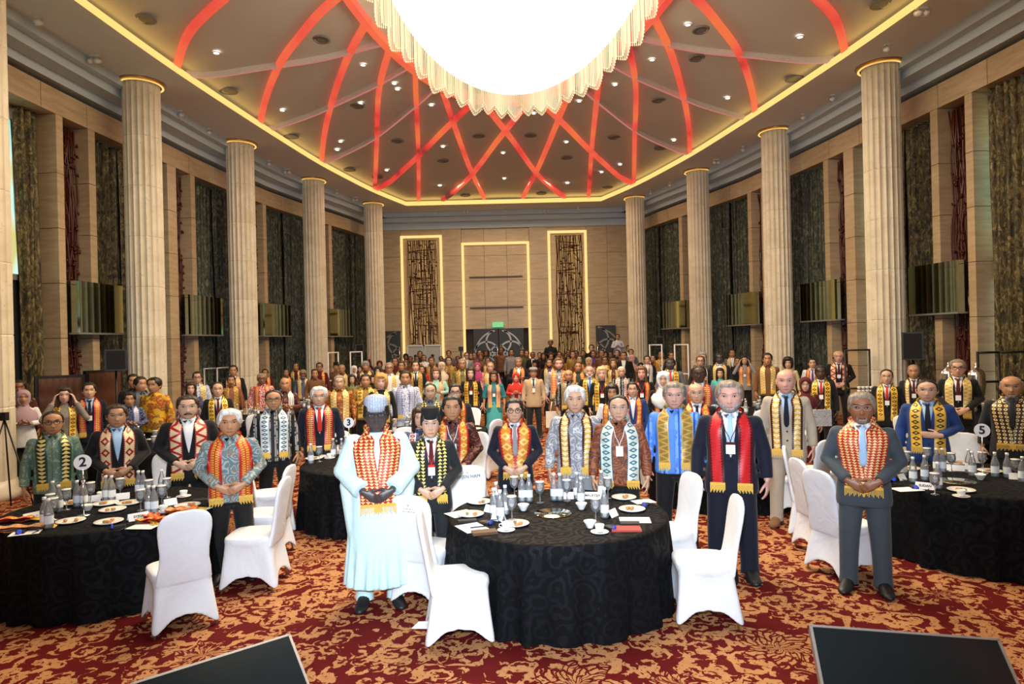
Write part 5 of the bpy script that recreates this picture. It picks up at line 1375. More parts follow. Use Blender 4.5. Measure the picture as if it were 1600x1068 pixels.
far_l = [(634, 552, 8, 'black', 'hijab', 'a white-masked woman left of the flight cases'), (641, 556, 9, 'b_brown', 'short', 'man in brown batik just right of the left rear door'), (651, 556, 9, 'b_orange', 'short', 'man in orange batik below the left flight case'),
         (656, 548, 9, 'charcoal', 'short', 'man in charcoal standing directly before the left flight case'), (662, 554, 9, 'white', 'short', 'dark-skinned man in white shirt before the flight cases'), (689, 556, 9, 'brown', 'short', 'man in brown right of the flight cases'),
         (621, 557, 8, 'dkgreen', 'short', 'man in dark green below the left rear door'), (701, 547, 9, 'slate', 'short', 'man in slate shirt standing by the camera tripod'), (715, 556, 9, 'b_dkred', 'short', 'man in dark red batik under the tripod'),
         (736, 551, 8, 'black', 'short', 'man in black left of the central door'), (741, 550, 8, 'brown', 'short', 'man in brown at the left door frame'), (749, 546, 8, 'purple', 'short', 'man in purple against the left door leaf'),
         (751, 551, 9, 'b_brown', 'hijab', 'masked woman in brown before the left door leaf'), (759, 546, 9, 'slate', 'bob', 'dark-haired woman in slate before the left door leaf'), (783, 542, 11, 'b_brown', 'short', 'man in brown batik standing at the centre of the door'),
         (799, 545, 10, 'grey', 'short', 'man in grey shirt busy before the right door leaf'), (815, 546, 9, 'b_brown', 'short', 'man in brown batik by the right door frame'), (823, 547, 9, 'olive', 'short', 'man in olive right of the central door'),
         (843, 550, 9, 'b_dkred', 'short', 'man in dark red left of the cameraman'), (849, 551, 9, 'black', 'long', 'long-haired woman in black below the cameraman'), (861, 552, 9, 'b_orange', 'short', 'man in orange batik right of the cameraman'),
         (867, 548, 9, 'charcoal', 'short', 'man in charcoal right beside the cameraman'), (874, 549, 8, 'black', 'short', 'masked person in black under the right carved screen'), (888, 546, 9, 'maroon', 'short', 'man in maroon left of the laptops'),
         (895, 548, 11, 'b_gold', 'short', 'man in gold batik raising his arm below the laptops'), (900, 547, 8, 'brown', 'short', 'man in brown close under the laptop'), (911, 547, 9, 'dkgreen', 'short', 'man in dark green right of the laptop'),
         (927, 547, 12, 'purple', 'short', 'large man in purple grey shirt before the right rear door'), (924, 538, 8, 'black', 'short', 'technician in black at the mixing desk'), (934, 549, 9, 'olive', 'hijab', 'woman in olive headscarf before the right rear door'),
         (940, 546, 9, 'b_brown', 'short', 'man in brown batik before the right door inlay'), (946, 549, 9, 'maroon', 'long', 'long-haired woman in maroon beside the right rear door'), (954, 549, 9, 'b_dkred', 'short', 'man in dark red batik right of the right rear door'),
         (964, 546, 10, 'black', 'short', 'man in black below the standing photographer'), (969, 555, 10, 'brown', 'short', 'man in brown left of the black-suited guest'), (963, 560, 10, 'b_orange', 'short', 'man in orange batik behind the woman with a fringe'),
         (965, 546, 8, 'navy', 'short', 'man in navy at the foot of the last column'), (986, 545, 11, 'slate', 'short', 'man in slate shirt beside the last right column'), (975, 549, 9, 'b_brown', 'short', 'man in brown batik by the last right column'),
         (1020, 554, 11, 'maroon', 'short', 'man in maroon under the right rear loudspeaker'), (982, 539, 8, 'white', 'short', 'person in white bending left of the last right column'), (888, 555, 9, 'b_gold', 'long', 'long-haired woman in gold batik below the laptops')]
rp = random.Random(11)
for (x_, y_, h_, c_, st, lb) in far_l:
    lb = lb[2:] if lb.startswith('a ') else lb
    fm = st in ('hijab', 'long', 'bob')
    P(x_, y_, h_, 'w' if fm else 'b', 'down', c_, 'black', None, rp.choice(['tan', 'tan', 'light', 'brown']), (st, c_ if st == 'hijab' else 'black'), lb+', rear crowd')
P(701, 557, 12, 'b', 'down', 'b_gold', 'black', 'gold', 'light', ('short', 'black'), 'man in gold batik and glasses behind the cream headscarf', x='g')
P(722, 560, 15, 'b', 'down', 'b_green', 'black', 'gold', 'tan', ('short', 'greybrown'), 'man in green batik with broad gold scarf and glasses left of the smiling woman', x='g')
P(729, 550, 11.5, 's', 'down', 'grey', 'black', None, 'pale', ('short', 'dkbrown'), 'tall man in grey blazer with glasses in front of the tripod', x='G')
P(762, 558, 11, 'b', 'down', 'b_dkred', 'black', 'pale_gold', 'tan', ('short', 'black'), 'man with yellow scarf looking aside before the central door')
P(766, 565, 15, 'b', 'down', 'b_redwhite', 'black', 'pale_gold', 'light', ('recede', 'greybrown'), 'greying man in red white batik behind the woman in teal', x='g')
P(746, 566, 13, 'w', 'down', 'b_redwhite', 'black', 'white_red', 'light', ('hijab', 'magenta'), 'woman in magenta headscarf beside the greying man')
P(735, 574, 17.5, 'w', 'down', 'black', 'black', 'gold_tri', 'pale', ('long', 'dkbrown'), 'smiling dark-haired woman in long black cardigan with yellow scarf and badge', lane='red')
P(771, 580, 17.5, 't', 'down', 'teal', 'tealhi', 'salmon', 'tan', ('bob', 'dkbrown'), 'woman in teal blouse and skirt with salmon scarf and red lanyard', x='skirt g', lane='red')
P(806, 582, 16, 'w', 'chest', 'red', 'b_bw', 'white_net', 'light', ('hijab', 'red'), 'laughing woman in red headscarf and red jacket in the aisle', x='skirt')
P(833, 571, 17, 's', 'down', 'beige', 'charcoal', None, 'tan', ('flat', 'black'), 'man in beige blazer and grey cap carrying a tote bag', tie='charcoal', lane='white')
P(810, 558, 14, 's', 'chest', 'navy', 'navy', 'orange_stripe', 'tan', ('short', 'greybrown'), 'man in navy suit looking down behind the red headscarf')
P(832, 549, 13, 's', 'down', 'black', 'black', None, 'brown', ('recede', 'black'), 'bald-fronted man in black suit right of the central door')
P(835, 562, 10, 'b', 'down', 'maroon', 'black', None, 'tan', ('peci', 'black'), 'man in black velvet cap behind the beige blazer')
P(858, 560, 13.5, 's', 'down', 'black', 'black', 'pale_gold', 'tan', ('short', 'black'), 'man in black jacket over purple shirt with pale scarf', x='full', face='black', shirt='purple')
P(873, 559, 18, 'b', 'down', 'b_palegrey', 'brown', 'orange_stripe', 'pink', ('thick', 'brown'), 'brown-bearded man in pale batik with striped orange scarf', x='full', face='brown', lane='maroon', w=1.15)
P(903, 565, 15, 'b', 'down', 'dkgreen', 'black', 'orange_stripe', 'tan', ('recede', 'black'), 'man in dark green shirt with orange striped scarf', w=1.05)
P(905, 555, 12, 'b', 'down', 'b_brown', 'black', 'orange', 'light', ('short', 'black'), 'man with glasses in brown batik behind the orange striped scarf', x='g')
P(920, 558, 12, 'w', 'down', 'b_gold', 'black', 'gold', 'tan', ('hijab', 'beige'), 'woman in beige headscarf with gold scarf in mid crowd')
P(945, 556, 13, 'b', 'down', 'cream', 'black', 'gold_tri', 'brown', ('short', 'black'), 'man in cream shirt with gold scarf behind the blonde woman')
P(958, 560, 15, 'w', 'down', 'b_dkred', 'black', 'pale_gold', 'light', ('bob', 'brown'), 'woman with brown fringe and pale gold scarf')
P(971, 572, 17, 'b', 'down', 'b_bw', 'black', 'white_red', 'light', ('recede', 'silver'), 'grey-haired man with glasses in black batik and cream scarf with rings', x='g')
P(940, 573, 20, 'w', 'down', 'black', 'black', 'gold_tri', 'pale', ('long', 'blonde'), 'blonde woman in black cardigan with gold scarf', lane='red')
P(921, 571, 18, 's', 'down', 'black', 'black', 'gold_tri', 'pink', ('fringe', 'white'), 'white-bearded balding man in black suit and blue tie', x='full', face='white', tie='royal')
P(888, 577, 18, 'b', 'down', 'b_bw', 'black', 'black_gold', 'tan', ('bald', 'black'), 'smiling bald man in black batik with gold dotted scarf', w=1.1)
P(956, 600, 25, 'w', 'down', 'white', 'white', 'orange', 'tan', ('long', 'black'), 'dark-haired woman in white blazer looking down', D=10.2)
P(974, 549, 13, 's', 'down', 'black', 'black', None, 'tan', ('short', 'black'), 'broad man in black suit and open white shirt', w=1.15)
P(988, 596, 24, 's', 'down', 'blue', 'black', 'orange', 'light', ('short', 'black'), 'young man in dark blue suit with orange scarf beside the rust batik man')
P(1002, 572, 21, 'w', 'down', 'black', 'black', 'gold_red', 'pink', ('long', 'brown'), 'smiling brown-haired woman in black with striped gold scarf', lane='red', w=1.05)
P(1001, 566, 10, 'w', 'down', 'charcoal', 'black', None, 'light', ('hijab', 'black'), 'woman in black headscarf behind the brown-haired woman')
P(987, 554, 12, 'w', 'down', 'slate', 'black', None, 'light', ('hijab', 'pinkc'), 'woman in pink headscarf behind the broad black suit')
P(1005, 547, 11, 'w', 'down', 'black', 'black', None, 'light', ('hijab', 'black'), 'woman in black headscarf by the last right column')
P(1011, 555, 12.5, 's', 'down', 'navy', 'black', 'white_net', 'light', ('short', 'black'), 'man in navy suit with white net scarf under the right rear loudspeaker', lane='red')
P(1033, 548, 11.5, 'b', 'down', 'b_yellow', 'black', 'gold', 'tan', ('recede', 'black'), 'man in yellow batik with badge beside the right barrier', lane='white')
P(1049, 549, 11.5, 's', 'down', 'charcoal', 'charcoal', 'gold', 'tan', ('short', 'black'), 'man in charcoal suit with gold scarf left of the white barrier')
P(1047, 559, 17, 's', 'down', 'slate', 'slate', 'gold_tri', 'ebony', ('short', 'black'), 'dark-skinned man in slate suit and bright red tie', x='g', tie='red', w=1.15)
P(1036, 580, 24, 'w', 'down', 'black', 'black', 'orange', 'light', ('hijab', 'white'), 'woman in white headscarf and black coat with orange scarf')
P(1092, 570, 25, 's', 'down', 'slate', 'slate', 'gold_red', 'dark', ('recede', 'black'), 'dark-skinned man with glasses in slate suit behind the bald man', x='G', tie='maroon', w=1.1)
P(1088, 598, 31, 's', 'down', 'black', 'black', 'orange', 'light', ('bald', 'black'), 'stern bald man with thin glasses between blue shirt and navy suit', x='g', tie='navy', w=1.05)
P(1094, 555, 16, 'b', 'down', 'charcoal', 'black', 'white_red', 'pink', ('short', 'brown'), 'man with glasses and white red scarf behind the dark-skinned man', x='G')
P(1097, 550, 12, 'w', 'down', 'olive', 'black', None, 'pale', ('bob', 'grey'), 'grey-haired woman turned away by the third column', D=18.2)
P(1080, 541, 11, 'b', 'down', 'maroon', 'black', 'white_red', 'tan', ('short', 'black'), 'tall man with pink net scarf beside the third right column', x='G')
P(1124, 551, 16, 's', 'down', 'charcoal', 'charcoal', 'pale_gold', 'ebony', ('short', 'black'), 'dark-skinned man in charcoal suit with pale gold scarf')
P(1144, 545, 12, 's', 'down', 'slate', 'slate', 'pale_gold', 'tan', ('short', 'black'), 'man in slate jacket with pale scarf behind the arms-raised woman')
P(1125, 575, 17, 'w', 'down', 'tealhi', 'black', None, 'light', ('bob', 'black'), 'black-haired woman in teal turtleneck behind the navy suit')
P(1163, 555, 18, 'w', 'head', 'grey', 'black', 'orange_stripe', 'light', ('bob', 'black'), 'woman in grey cardigan lifting both arms to her head', lane='red')
P(1152, 558, 9, 'b', 'down', 'black', 'black', None, 'tan', ('short', 'black'), 'man in black half hidden beside the grey cardigan')
P(1198, 559, 16, 'w', 'chest', 'white', 'black', 'pale_gold', 'light', ('long', 'black'), 'smiling woman in white jacket holding her scarf with both hands', lane='maroon', turn=-.35)
P(1199, 551, 11, 'b', 'down', 'brown', 'black', 'pale_gold', 'tan', ('short', 'black'), 'man in brown behind the white-jacketed woman', D=16.0)
P(1231, 559, 16, 'w', 'down', 'yellowc', 'black', 'white_red', 'light', ('curly', 'black'), 'curly-haired woman in yellow cardigan behind the tan suit')
P(1269, 559, 16, 's', 'down', 'white', 'black', 'gold_red', 'light', ('short', 'black'), 'man in pale jacket and lilac tie with scarf right of the second column', tie='purple')
P(1310, 548, 25, 's', 'clasp', 'black', 'black', 'cream_zig', 'pink', ('short', 'blonde'), 'tall smiling man in black suit wearing headphones', x='g phones', w=1.12, tie='maroon', lane='maroon')
P(1282, 570, 22, 's', 'down', 'black', 'black', 'gold_tri', 'dark', ('short', 'black'), 'dark-skinned man in black suit with bright red tie and gold scarf', tie='red', lane='maroon')
P(1258, 589, 24, 'w', 'down', 'maroon', 'maroon', 'gold', 'light', ('hijab', 'maroon'), 'woman in maroon headscarf and gown with handbag', x='skirt g')
P(1385, 576, 24, 's', 'down', 'black', 'black', 'gold_tri', 'light', ('recede', 'black'), 'smiling man in black suit and red tie before the right column', x='g', tie='red', lane='maroon')
P(1427, 569, 22, 's', 'down', 'charcoal', 'charcoal', 'gold_dark', 'tan', ('recede', 'greybrown'), 'man in charcoal suit with patterned tie right of the column', tie='maroon', lane='maroon')
P(1496, 561, 25, 's', 'clasp', 'black', 'black', 'pale_gold', 'light', ('short', 'greybrown'), 'grey-haired man in black suit with pale gold scarf beside the urns', x='G', tie='maroon', lane='maroon', w=1.08)
# ---- left side
P(29, 593, 18, 'b', 'down', 'b_dkred', 'black', None, 'brown', ('short', 'black'), 'man half hidden behind the leftmost column', D=11.9)
P(36, 609, 23, 'w', 'chest', 'white', 'black', None, 'tan', ('hijab', 'lilac'), 'woman in lilac headscarf and white top looking at her phone')
P(100, 604, 25, 'w', 'head', 'tweed', 'black', 'gold_tri', 'pale', ('long', 'dkbrown'), 'woman in grey tweed with both hands at her ears')
P(139, 597, 24, 's', 'down', 'navy', 'navy', 'gold_red', 'light', ('short', 'black'), 'man in navy suit before the padded panels', tie='navy', lane='maroon', shirt='sky')
P(202, 610, 21, 'b', 'chest', 'b_blue', 'black', 'blue_net', 'tan', ('thick', 'black'), 'person in navy batik looking down at a phone', lean=.12)
P(208, 584, 15, 'b', 'down', 'black', 'black', None, 'tan', ('short', 'black'), 'man in black in front of the first left column', D=13.4)
P(219, 588, 22, 'b', 'chest', 'slate', 'black', None, 'tan', ('short', 'black'), 'man in grey green vest talking beside the yellow batik', turn=.5, lane='sky')
P(241, 589, 22, 'b', 'down', 'b_yellow', 'black', None, 'tan', ('short', 'black'), 'man in bright yellow batik turned to the left', turn=-.6, w=1.12)
P(298, 597, 20, 'w', 'down', 'b_blue', 'black', None, 'light', ('long', 'dkbrown'), 'long-haired woman behind the stout moustached man')
P(308, 580, 18, 'b', 'down', 'b_white', 'black', 'pale_gold', 'light', ('short', 'black'), 'man in white batik with yellow scarf and glasses', x='G')
P(311, 570, 12, 'b', 'down', 'black', 'black', None, 'brown', ('short', 'black'), 'man in black before the second carved screen')
P(340, 596, 23, 's', 'down', 'black', 'black', 'gold_tri', 'light', ('recede', 'black'), 'smiling man in black suit with glasses behind the silver-haired man', x='g', tie='maroon')
P(361, 586, 17, 'b', 'down', 'plaid', 'black', 'gold', 'tan', ('short', 'black'), 'moustached man in rust plaid shirt with gold scarf', x='mus')
P(364, 570, 16, 's', 'down', 'black', 'black', 'salmon', 'tan', ('short', 'black'), 'smiling man in black suit before the second left column', x='g')
P(414, 576, 13, 'b', 'down', 'maroon', 'black', 'orange_stripe', 'tan', ('short', 'black'), 'man in maroon with orange scarf behind the dark glasses man')
P(409, 583, 17, 'b', 'down', 'b_redwhite', 'black', 'gold_red', 'brown', ('short', 'greybrown'), 'man in red batik wearing dark glasses', x='G', w=1.15)
P(447, 576, 12.5, 'b', 'down', 'dkgreen', 'black', 'orange_stripe', 'tan', ('short', 'black'), 'man in dark green shirt with orange scarf by the side table')
P(445, 589, 21, 'b', 'chest', 'b_dkred', 'black', 'white_net', 'tan', ('bald', 'black'), 'bald man in dark red batik looking at his hands')
P(462, 566, 12, 'b', 'down', 'maroon', 'black', 'pale_gold', 'tan', ('short', 'black'), 'man in maroon with pale gold scarf by the glowing doorway')
P(473, 577, 14, 'b', 'down', 'b_blue', 'black', 'pale_gold', 'brown', ('short', 'greybrown'), 'bearded man in blue batik with glasses right of the bald man', x='G goat')
P(492, 576, 15, 'b', 'down', 'brown', 'black', None, 'tan', ('short', 'black'), 'laughing man in plain brown shirt')
P(499, 566, 13, 'b', 'down', 'maroon', 'black', 'orange', 'tan', ('short', 'black'), 'man with glasses and orange scarf before the third left column', x='G')
P(525, 565, 12, 'b', 'down', 'b_brown', 'black', None, 'tan', ('peci', 'black'), 'man in brown batik and black velvet cap')
P(534, 569, 13.5, 'b', 'down', 'b_dkred', 'black', 'pale_gold', 'tan', ('recede', 'greybrown'), 'bald-fronted man with pale gold scarf near the barrier', x='g')
P(530, 586, 21, 'b', 'down', 'b_orange', 'black', 'pale_gold', 'light', ('short', 'greybrown'), 'man in orange and black batik with glasses behind table three', x='g', w=1.08)
# ---- crew standing on the platforms at the rear
P(860, 523, 9, 'b', 'chest', 'black', 'black', None, 'brown', ('skull', 'black'), 'cameraman in black and a pale cap standing before the right carved screen', D=29.6, base=.45, H=1.95)
P(965, 523, 9, 'b', 'chest', 'b_white', 'black', None, 'tan', ('short', 'black'), 'photographer in white patterned shirt standing by the right rear door', D=30.2, base=.8, H=1.75)
# ------------------------------------------------------------------ tables, chairs and what lies on them
TZ = .76
def tablecloth_mesh(r):
    mb = MB(); n = 120; R = []
    for k, z in ((.02, TZ), (.5, TZ), (.93, TZ), (.985, TZ-.002), (1.0, TZ-.015)):
        R.append([(r*k*math.cos(2*PI*i/n), r*k*math.sin(2*PI*i/n), z) for i in range(n)])
    for j in range(1, 9):
        t = j/8; z = TZ-.02-(TZ-.035)*t
        ring = []
        for i in range(n):
            a = 2*PI*i/n; f = math.sin(a*20+math.sin(a*3)*2)+.5*math.sin(a*33+1)
            rr = r*(1.0+.035*t)+t**.8*.034*f; ring.append((rr*math.cos(a), rr*math.sin(a), z))
        R.append(ring)
    mb.rings(R, cap=False); mb.add(R[0], [tuple(range(n))]); return mb.mesh('tablecloth', [M['cloth']])
TCL = tablecloth_mesh(.975)
mb = MB(); mb.lathe([(.94, TZ-.05), (.94, TZ-.012)], 32); TTOP = mb.mesh('tabletop', [M['dark_wood']], False)
mb = MB(); mb.lathe([(.03, 0), (.03, TZ-.05)], 8); TLEG = mb.mesh('leg', [M['steel']])
def table(x, y, label, rz=0.0):
    t = thing('banquet_table', label, 'table', (x, y, 0), rz, 'round banquet tables')
    put('tablecloth', TCL, t); put('tabletop', TTOP, t)
    for a in range(4): put('leg', TLEG, t, None, (.6*math.cos(a*PI/2+.7), .6*math.sin(a*PI/2+.7), 0))
    return t
# chairs: white stretch cover over a banquet chair; faces local -Y
def chair_mesh():
    mb = MB()
    oval_loft(mb, [(.42, .225, .225, 0), (.45, .232, .232, 0), (.485, .228, .228, 0), (.50, .20, .20, 0)], 28, 0, .45)
    R = []          # back: rises from the rear of the seat, waisted, round topped, leaning back
    for z, hw in ((.40, .215), (.50, .205), (.58, .190), (.66, .188), (.75, .200), (.84, .208), (.90, .205), (.94, .190), (.97, .162), (.99, .120), (1.0, .06)):
        y = .205+(z-.42)*.17; d = .026 if z < .95 else .022
        R.append([(hw*math.copysign(abs(math.cos(a))**.5, math.cos(a)), y+d*math.copysign(abs(math.sin(a))**.6, math.sin(a)), z) for a in np.linspace(0, 2*PI, 24, endpoint=False)])
    mb.rings(R)
    n = 64; inn = []; out = []
    for j in range(8):
        t = j/7; ro = []; ri = []
        for i in range(n):
            a = 2*PI*i/n; c, s_ = math.cos(a), math.sin(a); q = .36
            cx, cy = math.copysign(abs(c)**q, c), math.copysign(abs(s_)**q, s_)
            corner = min(1, abs(2*c*s_))**1.2            # 1 on the diagonals
            zb = .035+.105*(1-corner)
            hw = .222+.055*t*corner-.022*math.sin(PI*t)*(1-corner); z = .44+(zb-.44)*t
            ro.append((hw*cx, hw*cy+.02*t*(cy > 0), z)); ri.append(((hw-.016)*cx, (hw-.016)*cy+.02*t*(cy > 0), z))
        out.append(ro); inn.append(ri)
    mb.rings(out+inn[::-1], cap=False, closed=True)
    return baked(mb, 'chair_cover', .0085, (6000, 1600), [M['chair']], 3)
CHM = chair_mesh()
CLEG = {}
for lx in (-1, 1):
    for ly in (-1, 1): mb = MB(); mb.tube([(lx*.232, ly*.230, 0), (lx*.175, ly*.175, .42)], [.010, .012], 8); CLEG[lx, ly] = mb.mesh('leg', [M['gold_leg']])
CH_LAB = {}
def chair(x, y, face, label, lod=0, logo=None, back=True, sc=1.0):
    """face: direction the sitter would look"""
    rz = math.atan2(face[0], -face[1])
    t = thing('banquet_chair', label, 'chair', (x, y, 0), rz, 'white covered banquet chairs'); t.scale = (sc, sc, sc)
    put('chair_cover', CHM[lod], t)
    if lod == 0:
        for q in CLEG.values(): put('leg', q, t)
    for k, (txt, z, size) in enumerate(logo or ()):
        o = put('lettering', text_mesh(txt, size, M['ink'], .0005), t)
        yy = .205+(z-.42)*.17+.0285 if back else .205+(z-.42)*.17-.0285
        o.location = (0, yy, z); o.rotation_euler = (PI/2-.168, 0, PI) if back else (PI/2-.168, 0, 0)
    return t
T1, T2, T3, T4, T5 = (.37, 5.98), (-3.97, 6.58), (-1.84, 8.85), (2.95, 9.5), (4.88, 6.98)
table(*T1, 'round table under black damask cloth in the middle foreground')
table(*T2, 'black-clothed round table at the left with number two')
table(*T3, 'black-clothed round table with number three behind the robed man')
table(*T4, 'black-clothed round table behind the man in navy suit', .3)
table(*T5, 'black-clothed round table at the right with number five')
MID = [(-6.3, 14.3, 'far left round table behind the silver-haired man'), (-5.9, 11.0, 'black-clothed round table behind the stout moustached man'), (-2.35, 12.6, 'black-clothed round table behind the ginger-haired woman'),
       (5.25, 13.4, 'black-clothed round table before the white-jacketed woman'), (7.6, 11.4, 'black-clothed round table behind the royal blue suit'), (-3.9, 17.6, 'distant round table behind the bald man in dark red batik')]
COLP = [tuple(hall(s*X, D))[:2] for s in (-1, 1) for X, D in COLS]
def roomy(x, y, need, reach, others=()):
    best = None
    for i in range(-4, 5):
        for j in range(-4, 5):
            a, b = x+i*reach/4, y+j*reach/4; m_ = min([math.hypot(a-p, b-q) for p, q in PLACED+COLP])
            m_ = min([m_]+[math.hypot(a-p, b-q)-o+need for p, q, o in others])
            sc_ = min(m_, need)-.12*math.hypot(a-x, b-y)
            if best is None or sc_ > best[0]: best = (sc_, a, b)
    return best[1], best[2]
MID = [(*roomy(x, y, 1.25, .9), l) for x, y, l in MID]
for x, y, l in MID: table(x, y, l)
# chairs in view, each turned to its table
def tow(x, y, T): return (T[0]-x, T[1]-y)
chair(-2.86, 5.62, (-.62, .78), 'white chair with its back to the camera, at the near side of table two')
chair(-2.56, 6.5, (-1, -.05), 'white chair seen from the side, right of table two', sc=1.03)
chair(-2.78, 7.35, (-1, .0), 'white chair standing behind the side-on chair of table two')
chair(-.46, 5.24, (1, .12), 'white chair seen side-on at the left front of the central table')
chair(-.80, 6.02, (.40, .9), 'white chair with small lettering on its back beside the robed man', logo=[('V', .915, .030), ('- -- -- -', .885, .034), ('-- - -- - --', .860, .034)])
chair(-.44, 6.80, (.25, -.95), 'white chair lettered DIRJEN HAM behind the central table', logo=[('V', .925, .030), ('DIRJEN HAM', .885, .050)], back=False)
chair(1.42, 6.35, (-.95, -.25), 'white chair before the blue shirt right of the central table')
chair(1.52, 5.48, (-1, .08), 'white chair seen side-on at the right front of the central table')
chair(3.16, 6.42, (.95, .30), 'white chair behind the legs of the man in grey suit', sc=1.02)
chair(3.28, 7.05, (1, .05), 'second white chair left of table five')
chair(3.45, 7.72, (.9, -.4), 'third white chair left of table five, farthest from the camera')
chair(5.62, 8.3, tow(5.62, 8.3, T5), 'white chair between the royal blue suit and the number five sign')
chair(5.95, 7.5, tow(5.95, 7.5, T5), 'white chair right of the number five sign')
chair(-4.36, 8.25, tow(-4.36, 8.25, T2), 'white chair between the two black-suited men at table two')
chair(-5.32, 6.75, tow(-5.32, 6.75, T2), 'white chair under the man in teal batik at the left edge')
for k, (x, y, T, l) in enumerate(((-3.05, 8.5, T3, 'white chair left of table three behind the black patterned shirt'), (-2.55, 9.85, T3, 'white chair at the far left of table three'), (-1.6, 10.2, T3, 'white chair at the far side of table three'),
        (-.72, 9.55, T3, 'white chair on the aisle side of table three'), (1.85, 10.2, T4, 'white chair at the far left of the fourth table'), (3.55, 8.35, T4, 'white chair behind the legs of the tan suit'),
        (4.15, 9.0, T4, 'white chair right of the fourth table'), (4.1, 10.1, T4, 'white chair at the far right of the fourth table'), (4.55, 12.0, MID[3], 'white chair right of the navy suit, backing the camera'),
        (-1.05, 11.9, MID[2], 'white chair on the left of the aisle'), (-.95, 13.0, MID[2], 'second white chair on the left of the aisle'), (-1.2, 14.0, MID[2], 'farthest white chair on the left of the aisle'), (-5.0, 9.9, MID[1], 'white chair behind the moustached man'),
        (-4.55, 11.6, MID[1], 'white chair right of the second left table'), (-2.95, 11.1, MID[2], 'white chair behind the navy suit with gold red scarf'), (6.4, 10.6, MID[4], 'white chair left of the far right table'), (-5.2, 13.4, MID[0], 'white chair between the far left tables'),
        (6.0, 12.1, MID[3], 'white chair behind the tan suit'), (5.9, 14.5, MID[3], 'white chair at the far side of the white-jacketed woman')) ):
    x, y = roomy(x, y, .5, .5, [(q[0], q[1], 1.25) for q in [T1, T2, T3, T4, T5]+MID]); chair(x, y, tow(x, y, T[:2]), l, 0 if y < 11 else 1)
# ---- tableware
def msh(mb, name, *mats, smooth=True): return mb.mesh(name, mats, smooth)
b = MB(); b.lathe([(.034, 0), (.037, .01), (.037, .13), (.032, .165), (.018, .205), (.0145, .225), (.0145, .245)], 14); G_B = msh(b, 'glass_body', M['glass'])
b = MB(); b.lathe([(.031, .012), (.0335, .02), (.0335, .115)], 12); G_W = msh(b, 'water', M['water'])
b = MB(); b.lathe([(.0378, .045), (.0378, .115)], 14, cap=False); G_L = msh(b, 'paper_label', M['water_label'])
b = MB(); b.lathe([(.0165, .238), (.0165, .262)], 12); G_C = msh(b, 'bottle_cap', M['porcelain'])
def bottle(p, lab, grp, full=True):
    t = thing('water_bottle', lab, 'bottle', (p[0], p[1], TZ), random.uniform(0, 6), grp)
    put('glass_body', G_B, t); put('water', G_W, t); put('paper_label', G_L, t); put('bottle_cap', G_C, t)
b = MB(); b.lathe([(.036, 0), (.036, .003), (.006, .010), (.0045, .07), (.012, .082), (.036, .105), (.0435, .14), (.041, .175), (.035, .20), (.0335, .20), (.0395, .175), (.042, .14), (.034, .107), (.004, .086)], 18, cap=False); H_G = msh(b, 'goblet_bowl', M['glass'])
b = MB(); b.lathe([(.001, .206), (.043, .206), (.043, .198), (.040, .196)], 16, cap=False); H_L = msh(b, 'paper_lid', M['porcelain'])
b = MB(); b.lathe([(.008, .088), (.032, .108), (.039, .135), (.001, .136)], 14); H_W = msh(b, 'water', M['water'])
def goblet(p, lab, grp, lid=True):
    t = thing('wine_glass', lab, 'glass', (p[0], p[1], TZ), 0, grp); put('goblet_bowl', H_G, t); put('water', H_W, t)
    if lid: put('paper_lid', H_L, t)
b = MB(); b.lathe([(.001, .004), (.05, .004), (.075, .008), (.118, .022), (.120, .019), (.078, .003), (.05, 0)], 28, cap=False); PLT = msh(b, 'dish', M['porcelain'])
b = MB(); b.ball((0, 0, .018), (.022, .018, .013), 8, 0, 5); FD1 = msh(b, 'pastry', M['food_gold'])
b = MB(); b.ball((0, 0, .017), (.016, .018, .012), 7, 0, 5); FD2 = msh(b, 'garnish', M['food_green'])
def plate(p, lab, grp, k=1.0):
    t = thing('dinner_plate', lab, 'plate', (p[0], p[1], TZ), random.uniform(0, 6), grp); t.scale = (k, k, k); put('dish', PLT, t)
    for i in range(random.choice((2, 3))): put('pastry', FD1, t, None, (random.uniform(-.05, .05), random.uniform(-.04, .04), 0), random.uniform(0, 3))
    put('garnish', FD2, t, None, (random.uniform(-.04, .04), random.uniform(-.04, .04), 0))
b = MB(); b.lathe([(.001, .003), (.03, .003), (.072, .014), (.074, .011), (.032, 0)], 22, cap=False); SAU = msh(b, 'saucer', M['porcelain'])
b = MB(); b.lathe([(.022, .012), (.026, .014), (.036, .045), (.039, .068), (.036, .068), (.033, .045), (.022, .018), (.001, .017)], 20, cap=False)
b.tube([(.036, 0, .058), (.056, 0, .056), (.058, 0, .038), (.034, 0, .030)], .004, 6); CUP = msh(b, 'cup', M['porcelain'])
def cup(p, lab, grp):
    t = thing('teacup', lab, 'cup', (p[0], p[1], TZ), random.uniform(0, 6), grp); put('cup', CUP, t); put('saucer', SAU, t)
b = MB(); b.lathe([(.024, 0), (.026, .004), (.048, .045), (.053, .058), (.050, .058), (.024, .008), (.001, .008)], 20, cap=False); BWL = msh(b, 'bowl', M['porcelain'])
def bowl(p, lab, grp): tag(put('sugar_bowl', BWL, None, None, (p[0], p[1], TZ)), lab, 'bowl', grp)
